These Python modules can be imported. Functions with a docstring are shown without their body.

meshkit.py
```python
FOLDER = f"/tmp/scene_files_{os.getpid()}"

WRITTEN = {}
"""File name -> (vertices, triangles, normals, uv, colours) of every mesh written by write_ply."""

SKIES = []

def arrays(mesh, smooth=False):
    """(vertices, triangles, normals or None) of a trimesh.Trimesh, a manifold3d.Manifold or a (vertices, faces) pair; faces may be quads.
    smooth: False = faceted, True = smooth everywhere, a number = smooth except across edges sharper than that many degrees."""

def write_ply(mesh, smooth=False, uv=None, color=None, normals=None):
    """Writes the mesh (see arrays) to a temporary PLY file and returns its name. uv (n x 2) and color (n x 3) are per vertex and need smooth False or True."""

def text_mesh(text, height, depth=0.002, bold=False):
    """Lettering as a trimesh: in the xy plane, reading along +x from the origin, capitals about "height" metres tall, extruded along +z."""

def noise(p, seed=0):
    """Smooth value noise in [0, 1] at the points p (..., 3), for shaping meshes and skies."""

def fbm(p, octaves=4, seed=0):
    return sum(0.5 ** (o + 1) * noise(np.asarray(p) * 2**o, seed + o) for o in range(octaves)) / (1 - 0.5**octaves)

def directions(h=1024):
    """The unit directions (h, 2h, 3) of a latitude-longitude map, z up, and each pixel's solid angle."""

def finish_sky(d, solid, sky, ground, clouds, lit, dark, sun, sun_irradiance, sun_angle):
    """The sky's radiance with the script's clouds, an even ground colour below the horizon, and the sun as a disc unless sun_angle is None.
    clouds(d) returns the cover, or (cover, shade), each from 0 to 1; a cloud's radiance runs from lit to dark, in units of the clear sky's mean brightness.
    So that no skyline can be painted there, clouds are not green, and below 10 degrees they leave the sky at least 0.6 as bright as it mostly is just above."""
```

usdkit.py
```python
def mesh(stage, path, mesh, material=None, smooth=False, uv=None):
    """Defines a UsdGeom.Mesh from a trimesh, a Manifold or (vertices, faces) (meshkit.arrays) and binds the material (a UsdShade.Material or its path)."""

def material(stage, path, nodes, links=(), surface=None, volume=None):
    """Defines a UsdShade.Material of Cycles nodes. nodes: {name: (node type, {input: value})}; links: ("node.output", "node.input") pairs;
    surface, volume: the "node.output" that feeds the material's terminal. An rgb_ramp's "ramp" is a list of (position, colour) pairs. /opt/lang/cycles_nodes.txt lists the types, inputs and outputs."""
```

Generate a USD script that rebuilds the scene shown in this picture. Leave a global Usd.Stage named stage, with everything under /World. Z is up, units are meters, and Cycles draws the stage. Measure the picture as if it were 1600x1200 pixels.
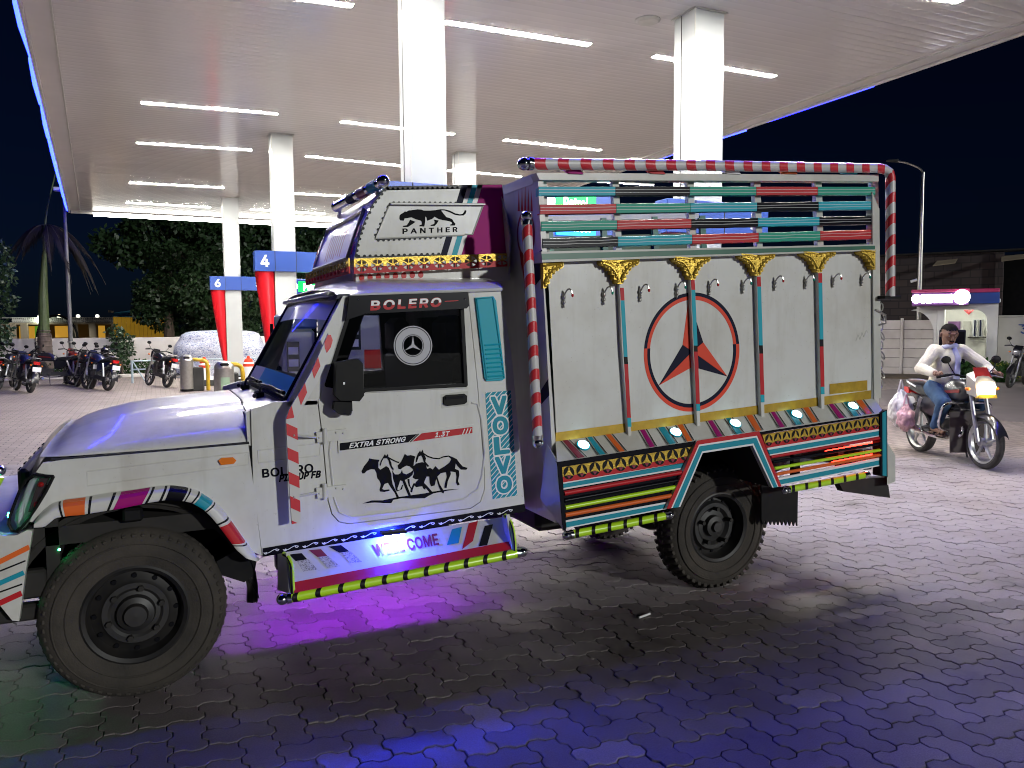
import math, random, glob
import numpy as np
import trimesh
import manifold3d as m3
import usdkit, meshkit
from shapely.geometry import Polygon, LineString, Point, MultiPolygon, box as sbox
from shapely.ops import unary_union
from shapely import affinity
from pxr import Usd, UsdGeom, UsdLux, UsdShade, Gf, Sdf

random.seed(7)
RNG = np.random.default_rng(7)
PI = math.pi
stage = Usd.Stage.CreateInMemory()
UsdGeom.SetStageUpAxis(stage, 'Z')
UsdGeom.Xform.Define(stage, '/World')

# ------------------------------------------------------------------ camera
FPX = 1225.0                       # focal length in pixels of the 1600 px wide photograph
YAW, PITCH, ROLL = np.radians([24.5, 4.2, -0.4])
EYE = np.array([0, 0, 1.638])


def _rot(y, p, r):
    cy, sy, cp, sp, cr, sr = np.cos(y), np.sin(y), np.cos(p), np.sin(p), np.cos(r), np.sin(r)
    B = np.array([[1, 0, 0], [0, 0, -1], [0, 1, 0]], float)
    return np.array([[cr, -sr, 0], [sr, cr, 0], [0, 0, 1]]) @ np.array([[1, 0, 0], [0, cp, -sp], [0, sp, cp]]) @ B @ np.array([[cy, -sy, 0], [sy, cy, 0], [0, 0, 1]])


R = _rot(YAW, PITCH, ROLL)
cam = UsdGeom.Camera.Define(stage, '/World/camera')
cam.CreateHorizontalApertureAttr(36.0)
cam.CreateVerticalApertureAttr(27.0)
cam.CreateFocalLengthAttr(36.0 * FPX / 1600)
cam.CreateClippingRangeAttr(Gf.Vec2f(0.05, 2000))
cam.AddTransformOp().Set(Gf.Matrix4d(*R[0], 0, *(-R[1]), 0, *(-R[2]), 0, *EYE, 1))
cam.CreateExposureAttr(0.0)

# ------------------------------------------------------------------ night sky and the weak far light that falls on the near side
SUN = np.array([0.42, -1.0, 0.25]); SUN /= np.linalg.norm(SUN)
sun_el, sun_rot = math.asin(SUN[2]), math.atan2(SUN[0], SUN[1])
sky = UsdLux.DomeLight.Define(stage, '/World/sky')
sky_m = usdkit.material(stage, '/World/Looks/night_sky', {
    's': ('sky_texture', {'sky_type': 'single_scattering', 'sun_disc': False, 'sun_elevation': sun_el, 'sun_rotation': sun_rot, 'altitude': 300.0}),
    'm': ('mix_color', {'blend_type': 'multiply', 'fac': 1.0, 'b': (0.15, 0.31, 1.0)}),
    'b': ('background_shader', {'strength': 0.0021})}, [('s.color', 'm.a'), ('m.result', 'b.color')], surface='b.background')
UsdShade.MaterialBindingAPI.Apply(sky.GetPrim()).Bind(sky_m)
sky.GetPrim().SetCustomDataByKey('kind', 'structure')
sun = UsdLux.DistantLight.Define(stage, '/World/far_light')
sun.CreateNormalizeAttr(True)
sun.CreateIntensityAttr(0.40)
sun.CreateAngleAttr(2.0)
sun.CreateColorAttr(Gf.Vec3f(0.98, 1.0, 0.97))
_z = SUN; _x = np.cross([0, 0, 1], _z); _x /= np.linalg.norm(_x); _y = np.cross(_z, _x)
sun.AddTransformOp().Set(Gf.Matrix4d(*_x, 0, *_y, 0, *_z, 0, 0, 0, 30, 1))

STRIP = 268.0     # radiance of the white ceiling tubes
BLUE = 120.0       # radiance of the blue edge tubes


# ------------------------------------------------------------------ placing: a pixel of the photograph on a plane of the place
def ray(px, py):
    return R.T @ np.array([(px - 800) / FPX, (py - 600) / FPX, 1])


def at(px, py, ax, val):
    d = ray(px, py); k = 'xyz'.index(ax)
    return EYE + d * ((val - EYE[k]) / d[k])


def atp(px, py, p0, n):
    d = ray(px, py); p0 = np.asarray(p0, float); n = np.asarray(n, float)
    return EYE + d * (((p0 - EYE) @ n) / (d @ n))


def sp(*pairs):
    """flat list of x, y pixel numbers -> list of pairs"""
    a = list(pairs)
    return [(a[i], a[i + 1]) for i in range(0, len(a), 2)]


def crop(o, s, *pairs):
    return [(o[0] + x * s, o[1] + y * s) for x, y in sp(*pairs)]


# ------------------------------------------------------------------ materials
def mat(name, color, rough=0.5, metal=0.0, coat=0.0, spec=0.5, var=0.0, vs=3.0, var2=None, bump=0.0, bs=60.0, emit=None, es=0.0, rvar=0.0, alpha=None, sheen=0.0, rand=0.0):
    n = {'p': ('principled_bsdf', {'base_color': color, 'roughness': rough, 'metallic': metal, 'coat_weight': coat, 'coat_roughness': 0.06, 'specular_ior_level': spec, 'sheen_weight': sheen})}
    L = []
    if emit is not None:
        n['p'][1]['emission_color'] = emit; n['p'][1]['emission_strength'] = es
    if var or rvar or bump or rand:
        n['g'] = ('texture_coordinate', {})
    src = None
    if var:
        c2 = var2 if var2 is not None else tuple(c * (1 - var) for c in color)
        n['n'] = ('noise_texture', {'scale': vs, 'detail': 6.0, 'roughness': 0.62})
        n['r'] = ('rgb_ramp', {'ramp': [(0.33, color), (0.72, c2)]})
        L += [('g.object', 'n.vector'), ('n.fac', 'r.fac')]
        src = 'r.color'
    if rand:
        n['oi'] = ('object_info', {}); n['gi'] = ('geometry', {})
        n['ad'] = ('math', {'math_type': 'add'}); n['fr'] = ('math', {'math_type': 'fraction'})
        n['mr'] = ('map_range', {'from_min': 0.0, 'from_max': 1.0, 'to_min': 1 - rand, 'to_max': 1 + rand * 0.6})
        n['mu'] = ('mix_color', {'blend_type': 'multiply', 'fac': 1.0, 'use_clamp': False, 'a': color})
        L += [('oi.random', 'ad.value1'), ('gi.random_per_island', 'ad.value2'), ('ad.value', 'fr.value1'), ('fr.value', 'mr.value'), ('mr.result', 'mu.b')]
        if src: L.append((src, 'mu.a'))
        src = 'mu.result'
    if src: L.append((src, 'p.base_color'))
    if rvar:
        n['n2'] = ('noise_texture', {'scale': vs * 1.7, 'detail': 5.0})
        n['m2'] = ('map_range', {'from_min': 0.3, 'from_max': 0.7, 'to_min': max(0.02, rough - rvar), 'to_max': rough + rvar})
        L += [('g.object', 'n2.vector'), ('n2.fac', 'm2.value'), ('m2.result', 'p.roughness')]
    if bump:
        n['n3'] = ('noise_texture', {'scale': bs, 'detail': 4.0})
        n['b'] = ('bump', {'strength': bump, 'distance': 0.01})
        L += [('g.object', 'n3.vector'), ('n3.fac', 'b.height'), ('b.normal', 'p.normal')]
    return usdkit.material(stage, '/World/Looks/' + name, n, L, surface='p.BSDF')


def glass(name, tint, ior=1.5, rough=0.01):
    return usdkit.material(stage, '/World/Looks/' + name, {
        't': ('transparent_bsdf', {'color': tint}), 'g': ('glossy_bsdf', {'color': (1, 1, 1), 'roughness': rough}),
        'f': ('fresnel', {'IOR': ior}), 'm': ('mix_closure', {})},
        [('f.fac', 'm.fac'), ('t.BSDF', 'm.closure1'), ('g.BSDF', 'm.closure2')], surface='m.closure')


M = {}
def paint(name, c, rough, coat):
    return usdkit.material(stage, '/World/Looks/' + name, {
        'g': ('texture_coordinate', {}), 'mp': ('mapping', {'scale': (7.0, 7.0, 0.9)}),
        'n1': ('noise_texture', {'scale': 1.6, 'detail': 7.0, 'roughness': 0.65}), 'r1': ('rgb_ramp', {'ramp': [(0.30, tuple(x * k for x, k in zip(c, (.80, .77, .72)))), (0.55, c), (0.8, tuple(x * 1.04 for x in c))]}),
        'n2': ('noise_texture', {'scale': 1.0, 'detail': 5.0, 'roughness': 0.7}), 'r2': ('rgb_ramp', {'ramp': [(0.34, (0.80, 0.78, 0.74)), (0.50, (1.0, 1.0, 1.0))]}),
        'n3': ('noise_texture', {'scale': 70.0, 'detail': 3.0, 'roughness': 0.6}), 'r3': ('rgb_ramp', {'ramp': [(0.22, (0.62, 0.58, 0.52)), (0.34, (1.0, 1.0, 1.0))]}),
        'm1': ('mix_color', {'blend_type': 'multiply', 'fac': 0.5}), 'm2': ('mix_color', {'blend_type': 'multiply', 'fac': 0.7}),
        'n4': ('noise_texture', {'scale': 3.2, 'detail': 2.0}), 'b': ('bump', {'strength': 0.09, 'distance': 0.012}),
        'rr': ('map_range', {'from_min': 0.3, 'from_max': 0.7, 'to_min': rough + .14, 'to_max': rough - .06}),
        'p': ('principled_bsdf', {'coat_weight': coat, 'coat_roughness': 0.07})},
        [('g.object', 'n1.vector'), ('g.object', 'mp.vector'), ('mp.vector', 'n2.vector'), ('g.object', 'n3.vector'), ('g.object', 'n4.vector'), ('n1.fac', 'r1.fac'), ('n2.fac', 'r2.fac'), ('n3.fac', 'r3.fac'),
         ('r1.color', 'm1.a'), ('r2.color', 'm1.b'), ('m1.result', 'm2.a'), ('r3.color', 'm2.b'), ('m2.result', 'p.base_color'), ('n1.fac', 'rr.value'), ('rr.result', 'p.roughness'), ('n4.fac', 'b.height'), ('b.normal', 'p.normal'), ('b.normal', 'p.coat_normal')], surface='p.BSDF')


M['white'] = paint('white_paint', (0.66, 0.655, 0.63), 0.32, 0.6)
M['white2'] = paint('white_body_paint', (0.635, 0.635, 0.605), 0.36, 0.4)
M['trim'] = mat('grey_white_trim', (0.55, 0.55, 0.50), 0.4, coat=0.2, var=0.2, vs=6)
M['black'] = mat('black_plastic', (0.005, 0.005, 0.006), 0.5, spec=0.15, var=0.3, vs=9, var2=(0.012, 0.0115, 0.011))
M['blackg'] = mat('black_gloss', (0.004, 0.004, 0.008), 0.3, spec=0.12, coat=0.02)
M['navy'] = mat('navy_print', (0.008, 0.009, 0.028), 0.5, spec=0.1, coat=0.0)
M['chassis'] = mat('chassis_black', (0.011, 0.010, 0.009), 0.8, var=0.4, vs=8, var2=(0.024, 0.02, 0.017))
M['liner'] = mat('dusty_liner', (0.03, 0.026, 0.022), 0.8, var=0.5, vs=7)
M['red'] = mat('red_print', (0.52, 0.015, 0.022), 0.45, spec=0.25, coat=0.08, var=0.12, vs=8)
M['ink'] = mat('black_print', (0.004, 0.004, 0.006), 0.6, spec=0.08)
M['redr'] = mat('red_reflector_tape', (0.62, 0.03, 0.04), 0.28, coat=0.7, bump=0.12, bs=900)
M['whiter'] = mat('white_reflector_tape', (0.62, 0.61, 0.60), 0.3, coat=0.6, bump=0.12, bs=900)
M['orange'] = mat('orange_print', (0.72, 0.13, 0.02), 0.45, spec=0.25, coat=0.06)
M['vermilion'] = mat('vermilion_print', (0.70, 0.055, 0.02), 0.45, spec=0.25, coat=0.06)
M['magenta'] = mat('magenta_print', (0.36, 0.008, 0.17), 0.5, spec=0.12, coat=0.0, var=0.1, vs=4)
M['maroon'] = mat('maroon_print', (0.25, 0.02, 0.05), 0.35)
M['teal'] = mat('teal_print', (0.01, 0.27, 0.36), 0.45, spec=0.25, coat=0.08)
M['cyan'] = mat('cyan_print', (0.01, 0.36, 0.46), 0.45, spec=0.25, coat=0.08)
M['green'] = mat('sea_green_paint', (0.01, 0.30, 0.21), 0.45, spec=0.25, coat=0.08)
M['dgreen'] = mat('dark_green_paint', (0.012, 0.13, 0.075), 0.4, var=0.3, vs=5)
M['ingreen'] = mat('box_inside_green', (0.022, 0.07, 0.025), 0.5, var=0.3, vs=5)
M['lime'] = mat('lime_tape', (0.48, 0.78, 0.02), 0.3, coat=0.5)
M['gold'] = mat('gold_foil', (0.60, 0.40, 0.05), 0.3, metal=0.55, var=0.3, vs=30, bump=0.25, bs=150)
M['goldband'] = mat('gold_band', (0.46, 0.29, 0.02), 0.34, metal=0.35, var=0.3, vs=25, bump=0.15, bs=250)
M['chrome'] = mat('chrome', (0.72, 0.72, 0.72), 0.1, metal=1.0)
M['steel'] = mat('brushed_steel', (0.50, 0.49, 0.46), 0.32, metal=0.85, var=0.2, vs=12)
M['rubber'] = mat('dusty_rubber', (0.026, 0.023, 0.020), 0.88, var=0.6, vs=4, var2=(0.062, 0.051, 0.041), bump=0.3, bs=90)
M['rim'] = mat('black_rim', (0.010, 0.010, 0.011), 0.5, var=0.5, vs=9, var2=(0.024, 0.021, 0.019))
M['glass'] = glass('windscreen_glass', (0.84, 0.86, 0.86), 1.10)
M['dglass'] = glass('tinted_door_glass', (0.72, 0.73, 0.75), 1.5)
M['lens'] = glass('clear_lens', (0.85, 0.87, 0.9), 1.5)
M['interior'] = mat('cab_interior', (0.03, 0.03, 0.034), 0.75, var=0.3, vs=6)
M['seat'] = mat('grey_seat_cloth', (0.10, 0.10, 0.13), 0.9, var=0.3, vs=10)
M['amber'] = mat('amber_lens', (0.75, 0.18, 0.01), 0.2, coat=0.6)
M['redlens'] = mat('red_lens', (0.5, 0.01, 0.01), 0.2, coat=0.6)
M['ledwhite'] = mat('side_led', (0.8, 0.9, 0.95), 0.3, emit=(0.55, 0.9, 1.0), es=9.0)
M['ledblue'] = mat('step_led', (0.3, 0.3, 0.9), 0.3, emit=(0.012, 0.030, 1.0), es=2100.0)
M['ledblue2'] = mat('chassis_led', (0.3, 0.3, 0.9), 0.3, emit=(0.03, 0.02, 1.0), es=150.0)
M['ledviolet'] = mat('under_led', (0.5, 0.2, 0.9), 0.3, emit=(0.36, 0.008, 1.0), es=760.0)
M['ledred'] = mat('rear_red_led', (0.9, 0.1, 0.1), 0.3, emit=(1.0, 0.02, 0.01), es=14.0)
M['ledgreen'] = mat('front_green_led', (0.1, 0.9, 0.3), 0.3, emit=(0.02, 1.0, 0.25), es=55.0)
M['strip'] = mat('lit_white_tube', (0.9, 0.9, 0.9), 0.4, emit=(1.0, 0.965, 0.90), es=STRIP)
M['bluefar'] = mat('lit_blue_far_tube', (0.1, 0.1, 0.9), 0.4, emit=(0.006, 0.012, 1.0), es=46.0)
M['edgestrip'] = mat('lit_edge_tube', (0.9, 0.9, 0.9), 0.4, emit=(1.0, 0.985, 0.9), es=7.0)
M['blueled'] = mat('lit_blue_tube', (0.1, 0.1, 0.9), 0.4, emit=(0.0025, 0.004, 1.0), es=BLUE)
M['ceiling'] = mat('ceiling_panel', (0.72, 0.70, 0.68), 0.12, coat=0.0, spec=0.5, var=0.07, vs=0.7)
M['column'] = mat('column_cladding', (0.46, 0.485, 0.48), 0.4, coat=0.12, var=0.06, vs=1.5)
M['fascia'] = mat('canopy_fascia', (0.62, 0.60, 0.58), 0.4, var=0.12, vs=1.2)
M['signblue'] = mat('sign_blue', (0.025, 0.075, 0.34), 0.35, coat=0.3)
M['signred'] = mat('sign_red', (0.62, 0.012, 0.02), 0.22, coat=0.7)
M['signwhite'] = mat('sign_white', (0.8, 0.8, 0.8), 0.4)
M['darkline'] = mat('dark_seam', (0.02, 0.02, 0.02), 0.7)
M['concrete'] = mat('kerb_black', (0.03, 0.03, 0.028), 0.7, var=0.4, vs=4)
M['yellow'] = mat('yellow_paint', (0.62, 0.40, 0.02), 0.45, var=0.3, vs=6)


# ------------------------------------------------------------------ scene helpers
used = {}


def numbered(parent, name):
    k = (str(parent), name); n = used.get(k, 0); used[k] = n + 1
    return name if n == 0 else f'{name}_{n:03d}'


class T:
    pass


def cdata(p, **kw):
    for k, v in kw.items():
        if v: p.SetCustomDataByKey(k, v)


def thing(name, label, cat=None, base=(0, 0, 0), rz=0.0, group=None, kind=None, lean=0.0):
    t = T(); t.path = '/World/' + numbered('/World', name); t.base = np.array(base, float)
    x = UsdGeom.Xform.Define(stage, t.path)
    x.AddTranslateOp().Set(Gf.Vec3d(*map(float, base)))
    x.AddRotateXYZOp().Set(Gf.Vec3f(float(lean), 0, float(rz)))
    t.prim = x.GetPrim(); t.local = False; t.sub = False
    cdata(t.prim, label=label, category=cat, group=group, kind=kind)
    return t


def part(parent, name, mesh, material, label=None, smooth=30, kind=None):
    """a mesh in world coordinates (or in the thing's own when parent.local) as a part of the thing or of another part"""
    path = parent.path + '/' + numbered(parent.path, name)
    if isinstance(mesh, (list, tuple)) and len(mesh) and isinstance(mesh[0], trimesh.Trimesh):
        mesh = trimesh.util.concatenate([m for m in mesh if m is not None])
    m = mesh.copy()
    if not parent.local: m.apply_translation(-parent.base)
    g = usdkit.mesh(stage, path, m, M[material] if isinstance(material, str) else material, smooth=smooth)
    t = T(); t.path = path; t.base = parent.base; t.local = parent.local; t.prim = g.GetPrim()
    cdata(t.prim, label=label, kind=kind)
    return t


def single(name, mesh, material, label=None, cat=None, group=None, kind=None, smooth=30):
    path = '/World/' + numbered('/World', name)
    if isinstance(mesh, (list, tuple)): mesh = trimesh.util.concatenate(list(mesh))
    g = usdkit.mesh(stage, path, mesh, M[material] if isinstance(material, str) else material, smooth=smooth)
    cdata(g.GetPrim(), label=label, category=cat, group=group, kind=kind)
    return g


def dup(t, base, rz=0.0, label=None, cat=None, group=None, lean=0.0):
    was = t.prim.GetCustomData()
    name = t.path.split('/')[-1].rsplit('_0', 1)[0]
    n = thing(name, label or was.get('label'), cat or was.get('category'), base, rz, group or was.get('group'), lean=lean)
    n.prim.GetReferences().AddInternalReference(t.path); n.prim.SetInstanceable(True)
    return n


# ------------------------------------------------------------------ shapes
def xform(m, Mx):
    m = m.copy(); m.apply_transform(Mx); return m


def bx(c, s, bev=0.0, rz=0.0):
    """a box with chamfered edges"""
    h = np.array(s, float) / 2
    if bev <= 0:
        m = trimesh.creation.box(s)
    else:
        bev = min(bev, h.min() * 0.9); pts = []
        for sg in np.ndindex(2, 2, 2):
            g = np.array(sg) * 2 - 1
            for k in range(3):
                q = h - bev; q[k] = h[k]; pts.append(g * q)
        m = trimesh.convex.convex_hull(np.array(pts))
    if rz: m.apply_transform(trimesh.transformations.rotation_matrix(rz, [0, 0, 1]))
    m.apply_translation(c)
    return m


def bb(x0, x1, y0, y1, z0, z1, bev=0.0):
    return bx(((x0 + x1) / 2, (y0 + y1) / 2, (z0 + z1) / 2), (x1 - x0, y1 - y0, z1 - z0), bev)


def hull(pts):
    return trimesh.convex.convex_hull(np.array(pts, float))


def cyl(p0, p1, r, r2=None, n=14):
    """a rod or cone from p0 to p1"""
    p0, p1 = np.array(p0, float), np.array(p1, float)
    r2 = r if r2 is None else r2
    d = p1 - p0; L = np.linalg.norm(d); d = d / L
    a = np.cross(d, [0, 0, 1] if abs(d[2]) < 0.9 else [1, 0, 0]); a /= np.linalg.norm(a); b = np.cross(d, a)
    t = np.arange(n) * 2 * PI / n
    ring = np.cos(t)[:, None] * a + np.sin(t)[:, None] * b
    v = np.vstack([p0 + ring * r, p1 + ring * r2, [p0], [p1]])
    f = []
    for i in range(n):
        j = (i + 1) % n
        f += [[i, j, n + j], [i, n + j, n + i], [2 * n, j, i], [2 * n + 1, n + i, n + j]]
    m = trimesh.Trimesh(v, f, process=False)
    if m.volume < 0: m.invert()
    return m


def tube(pts, r, n=10, cap=True):
    """a bent pipe through the points; r a number or one per point"""
    p = np.array(pts, float); t = np.gradient(p, axis=0); t /= np.linalg.norm(t, axis=1, keepdims=True) + 1e-12
    r = np.broadcast_to(r, (len(p),))
    a = np.cross(t[0], [0, 0, 1] if abs(t[0][2]) < 0.9 else [1, 0, 0]); A = []
    for k in range(len(p)):
        a = a - t[k] * (a @ t[k]); a = a / np.linalg.norm(a); A.append(a)
    A = np.array(A); Bn = np.cross(t, A); ang = np.arange(n) * 2 * PI / n
    v = (p[:, None] + r[:, None, None] * (np.cos(ang)[None, :, None] * A[:, None] + np.sin(ang)[None, :, None] * Bn[:, None])).reshape(-1, 3)
    f = []
    for i in range(len(p) - 1):
        for j in range(n):
            q = [i * n + j, i * n + (j + 1) % n, (i + 1) * n + (j + 1) % n, (i + 1) * n + j]
            f += [[q[0], q[1], q[2]], [q[0], q[2], q[3]]]
    if cap:
        s, e = len(v), len(v) + 1
        v = np.vstack([v, p[0], p[-1]])
        for j in range(n):
            f += [[s, (j + 1) % n, j], [e, (len(p) - 1) * n + j, (len(p) - 1) * n + (j + 1) % n]]
    m = trimesh.Trimesh(v, f, process=False)
    if m.volume < 0: m.invert()
    return m


def smoothpath(pts, n=8):
    p = np.array(pts, float); P = np.vstack([2 * p[0] - p[1], p, 2 * p[-1] - p[-2]]); out = []
    for i in range(1, len(P) - 2):
        for t in np.linspace(0, 1, n, endpoint=False):
            a, b, c, d = P[i - 1:i + 3]
            out.append(0.5 * ((2 * b) + (c - a) * t + (2 * a - 5 * b + 4 * c - d) * t * t + (3 * b - a - 3 * c + d) * t ** 3))
    return np.array(out + [P[-2]])


def ball(c, r, sub=2):
    m = trimesh.creation.icosphere(sub, r) if np.ndim(r) == 0 else xform(trimesh.creation.icosphere(sub, 1.0), np.diag([*r, 1]))
    m.apply_translation(c); return m


def rev(profile, axis='y', n=32, c=(0, 0, 0)):
    """lathe: profile of (radius, along) points, closed or open, about an axis"""
    p = np.array(profile, float); t = np.arange(n) * 2 * PI / n
    v = np.stack([np.outer(p[:, 0], np.cos(t)), np.outer(p[:, 0], np.sin(t)), np.repeat(p[:, 1][:, None], n, 1)], -1).reshape(-1, 3)
    f = []
    for i in range(len(p) - 1):
        for j in range(n):
            a, b, cc, d = i * n + j, i * n + (j + 1) % n, (i + 1) * n + (j + 1) % n, (i + 1) * n + j
            f += [[a, b, cc], [a, cc, d]]
    m = trimesh.Trimesh(v, f, process=False)
    if axis == 'y': m.apply_transform(np.array([[1, 0, 0, 0], [0, 0, 1, 0], [0, -1, 0, 0], [0, 0, 0, 1.0]]))
    if axis == 'x': m.apply_transform(np.array([[0, 0, 1, 0], [0, 1, 0, 0], [-1, 0, 0, 0], [0, 0, 0, 1.0]]))
    if m.volume < 0: m.invert()
    m.apply_translation(c)
    return m


def polys(g):
    if g.is_empty: return []
    return [q for q in getattr(g, 'geoms', [g]) if isinstance(q, Polygon) and q.area > 1e-9]


def ext_y(poly, y0, y1):
    """a polygon in x, z as a slab between the planes y0 and y1"""
    out = []
    for q in polys(poly.buffer(0)):
        m = trimesh.creation.extrude_polygon(q, abs(y1 - y0), engine='earcut')
        v = np.array(m.vertices)
        m = trimesh.Trimesh(np.c_[v[:, 0], min(y0, y1) + v[:, 2], v[:, 1]], np.array(m.faces)[:, ::-1], process=False)
        out.append(m)
    return trimesh.util.concatenate(out) if out else None


def ext_x(poly, x0, x1):
    """a polygon in y, z as a slab between x0 and x1"""
    out = []
    for q in polys(poly.buffer(0)):
        m = trimesh.creation.extrude_polygon(q, abs(x1 - x0), engine='earcut')
        v = np.array(m.vertices)
        out.append(trimesh.Trimesh(np.c_[min(x0, x1) + v[:, 2], v[:, 0], v[:, 1]], m.faces, process=False))
    return trimesh.util.concatenate(out)


def ext_z(poly, z0, z1):
    out = []
    for q in polys(poly.buffer(0)):
        m = trimesh.creation.extrude_polygon(q, abs(z1 - z0), engine='earcut'); m.apply_translation([0, 0, min(z0, z1)])
        out.append(m)
    return trimesh.util.concatenate(out)


def pp(pix, y):
    """pixels -> polygon in x, z on the plane y"""
    return Polygon([tuple(at(a, b, 'y', y)[[0, 2]]) for a, b in pix]).buffer(0)


def slab(pix, y0, th):
    return ext_y(pp(pix, y0), y0, y0 + th)


def dec(pix, y, k=1):
    """a thin print lying on the plane y, k layers proud of it"""
    return ext_y(pp(pix, y), y - 0.0015 * k, y - 0.0015 * (k - 1) + 0.0005)


def decp(poly, y, k=1):
    return ext_y(poly, y - 0.0015 * k, y - 0.0015 * (k - 1) + 0.0005)


def line(pix, w):
    """a line w pixels wide through pixel points, as a list of pixel polygons"""
    return LineString(pix).buffer(w / 2, cap_style=2, join_style=2)


def dpoly(g, y, k=1):
    """a shapely figure in pixels -> print on the plane y"""
    out = []
    for q in polys(g):
        P = Polygon([tuple(at(a, b, 'y', y)[[0, 2]]) for a, b in q.exterior.coords], [[tuple(at(a, b, 'y', y)[[0, 2]]) for a, b in h.coords] for h in q.interiors])
        m = decp(P, y, k)
        if m is not None: out.append(m)
    return trimesh.util.concatenate(out)


_font = {}


def glyphs(text, bold=True, gap=0.0):
    """lettering as shapely outlines in the unit square"""
    from PIL import Image, ImageDraw, ImageFont
    key = (text, bold, gap)
    if key in _font: return _font[key]
    font = ImageFont.truetype(glob.glob('/opt/blender-*/*/datafiles/fonts/Inter.woff2')[0], 80)
    sw = 3 if bold else 0
    x = 0; im = Image.new('L', (90 * (len(text) + 1), 140)); d = ImageDraw.Draw(im)
    for ch in text:
        d.text((20 + x, 105), ch, 255, font, anchor='ls', stroke_width=sw); x += font.getlength(ch) + gap * 80 + sw
    on = np.pad(np.asarray(im) > 127, ((0, 0), (1, 1))).astype(np.int8)
    rows, st = np.nonzero(np.diff(on, axis=1) == 1); en = np.nonzero(np.diff(on, axis=1) == -1)[1]
    g = unary_union([sbox(a, -r - 1, b, -r) for a, b, r in zip(st, en, rows)]).buffer(0.7).buffer(-0.7).simplify(0.6)
    a, b, c, e = g.bounds
    g = affinity.scale(affinity.translate(g, -a, -b), 1 / (c - a), 1 / (e - b), origin=(0, 0))
    _font[key] = g
    return g


def quadmap(quad):
    """unit square -> pixel quad (top left, top right, bottom right, bottom left)"""
    src = [(0, 1), (1, 1), (1, 0), (0, 0)]; A = []; b = []
    for (u, v), (x, y) in zip(src, quad):
        A += [[u, v, 1, 0, 0, 0, -u * x, -v * x], [0, 0, 0, u, v, 1, -u * y, -v * y]]; b += [x, y]
    h = np.linalg.solve(np.array(A, float), np.array(b, float))

    def f(u, v):
        w = h[6] * u + h[7] * v + 1
        return ((h[0] * u + h[1] * v + h[2]) / w, (h[3] * u + h[4] * v + h[5]) / w)
    return f


def warp(g, f):
    out = []
    for q in polys(g):
        out.append(Polygon([f(u, v) for u, v in q.exterior.coords], [[f(u, v) for u, v in h.coords] for h in q.interiors]).buffer(0))
    return unary_union(out)


def text(txt, quad, y, k=1, bold=True, gap=0.0, grow=0.0):
    g = warp(glyphs(txt, bold, gap), quadmap(quad))
    if grow: g = g.buffer(grow)
    return dpoly(g, y, k)


def grid(fn, nu, nv, closed=False):
    """a height field or sheet: fn(u, v) -> point"""
    v = np.array([[fn(a, b) for b in np.linspace(0, 1, nv)] for a in np.linspace(0, 1, nu)]).reshape(-1, 3)
    f = []
    for i in range(nu - 1):
        for j in range(nv - 1):
            a = i * nv + j; f += [[a, a + nv, a + nv + 1], [a, a + nv + 1, a + 1]]
    return trimesh.Trimesh(v, f, process=False)

# ================================================================== THE SETTING
def fan_z(pts, z):
    return ext_z(Polygon(pts), z - 0.02, z)


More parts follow.
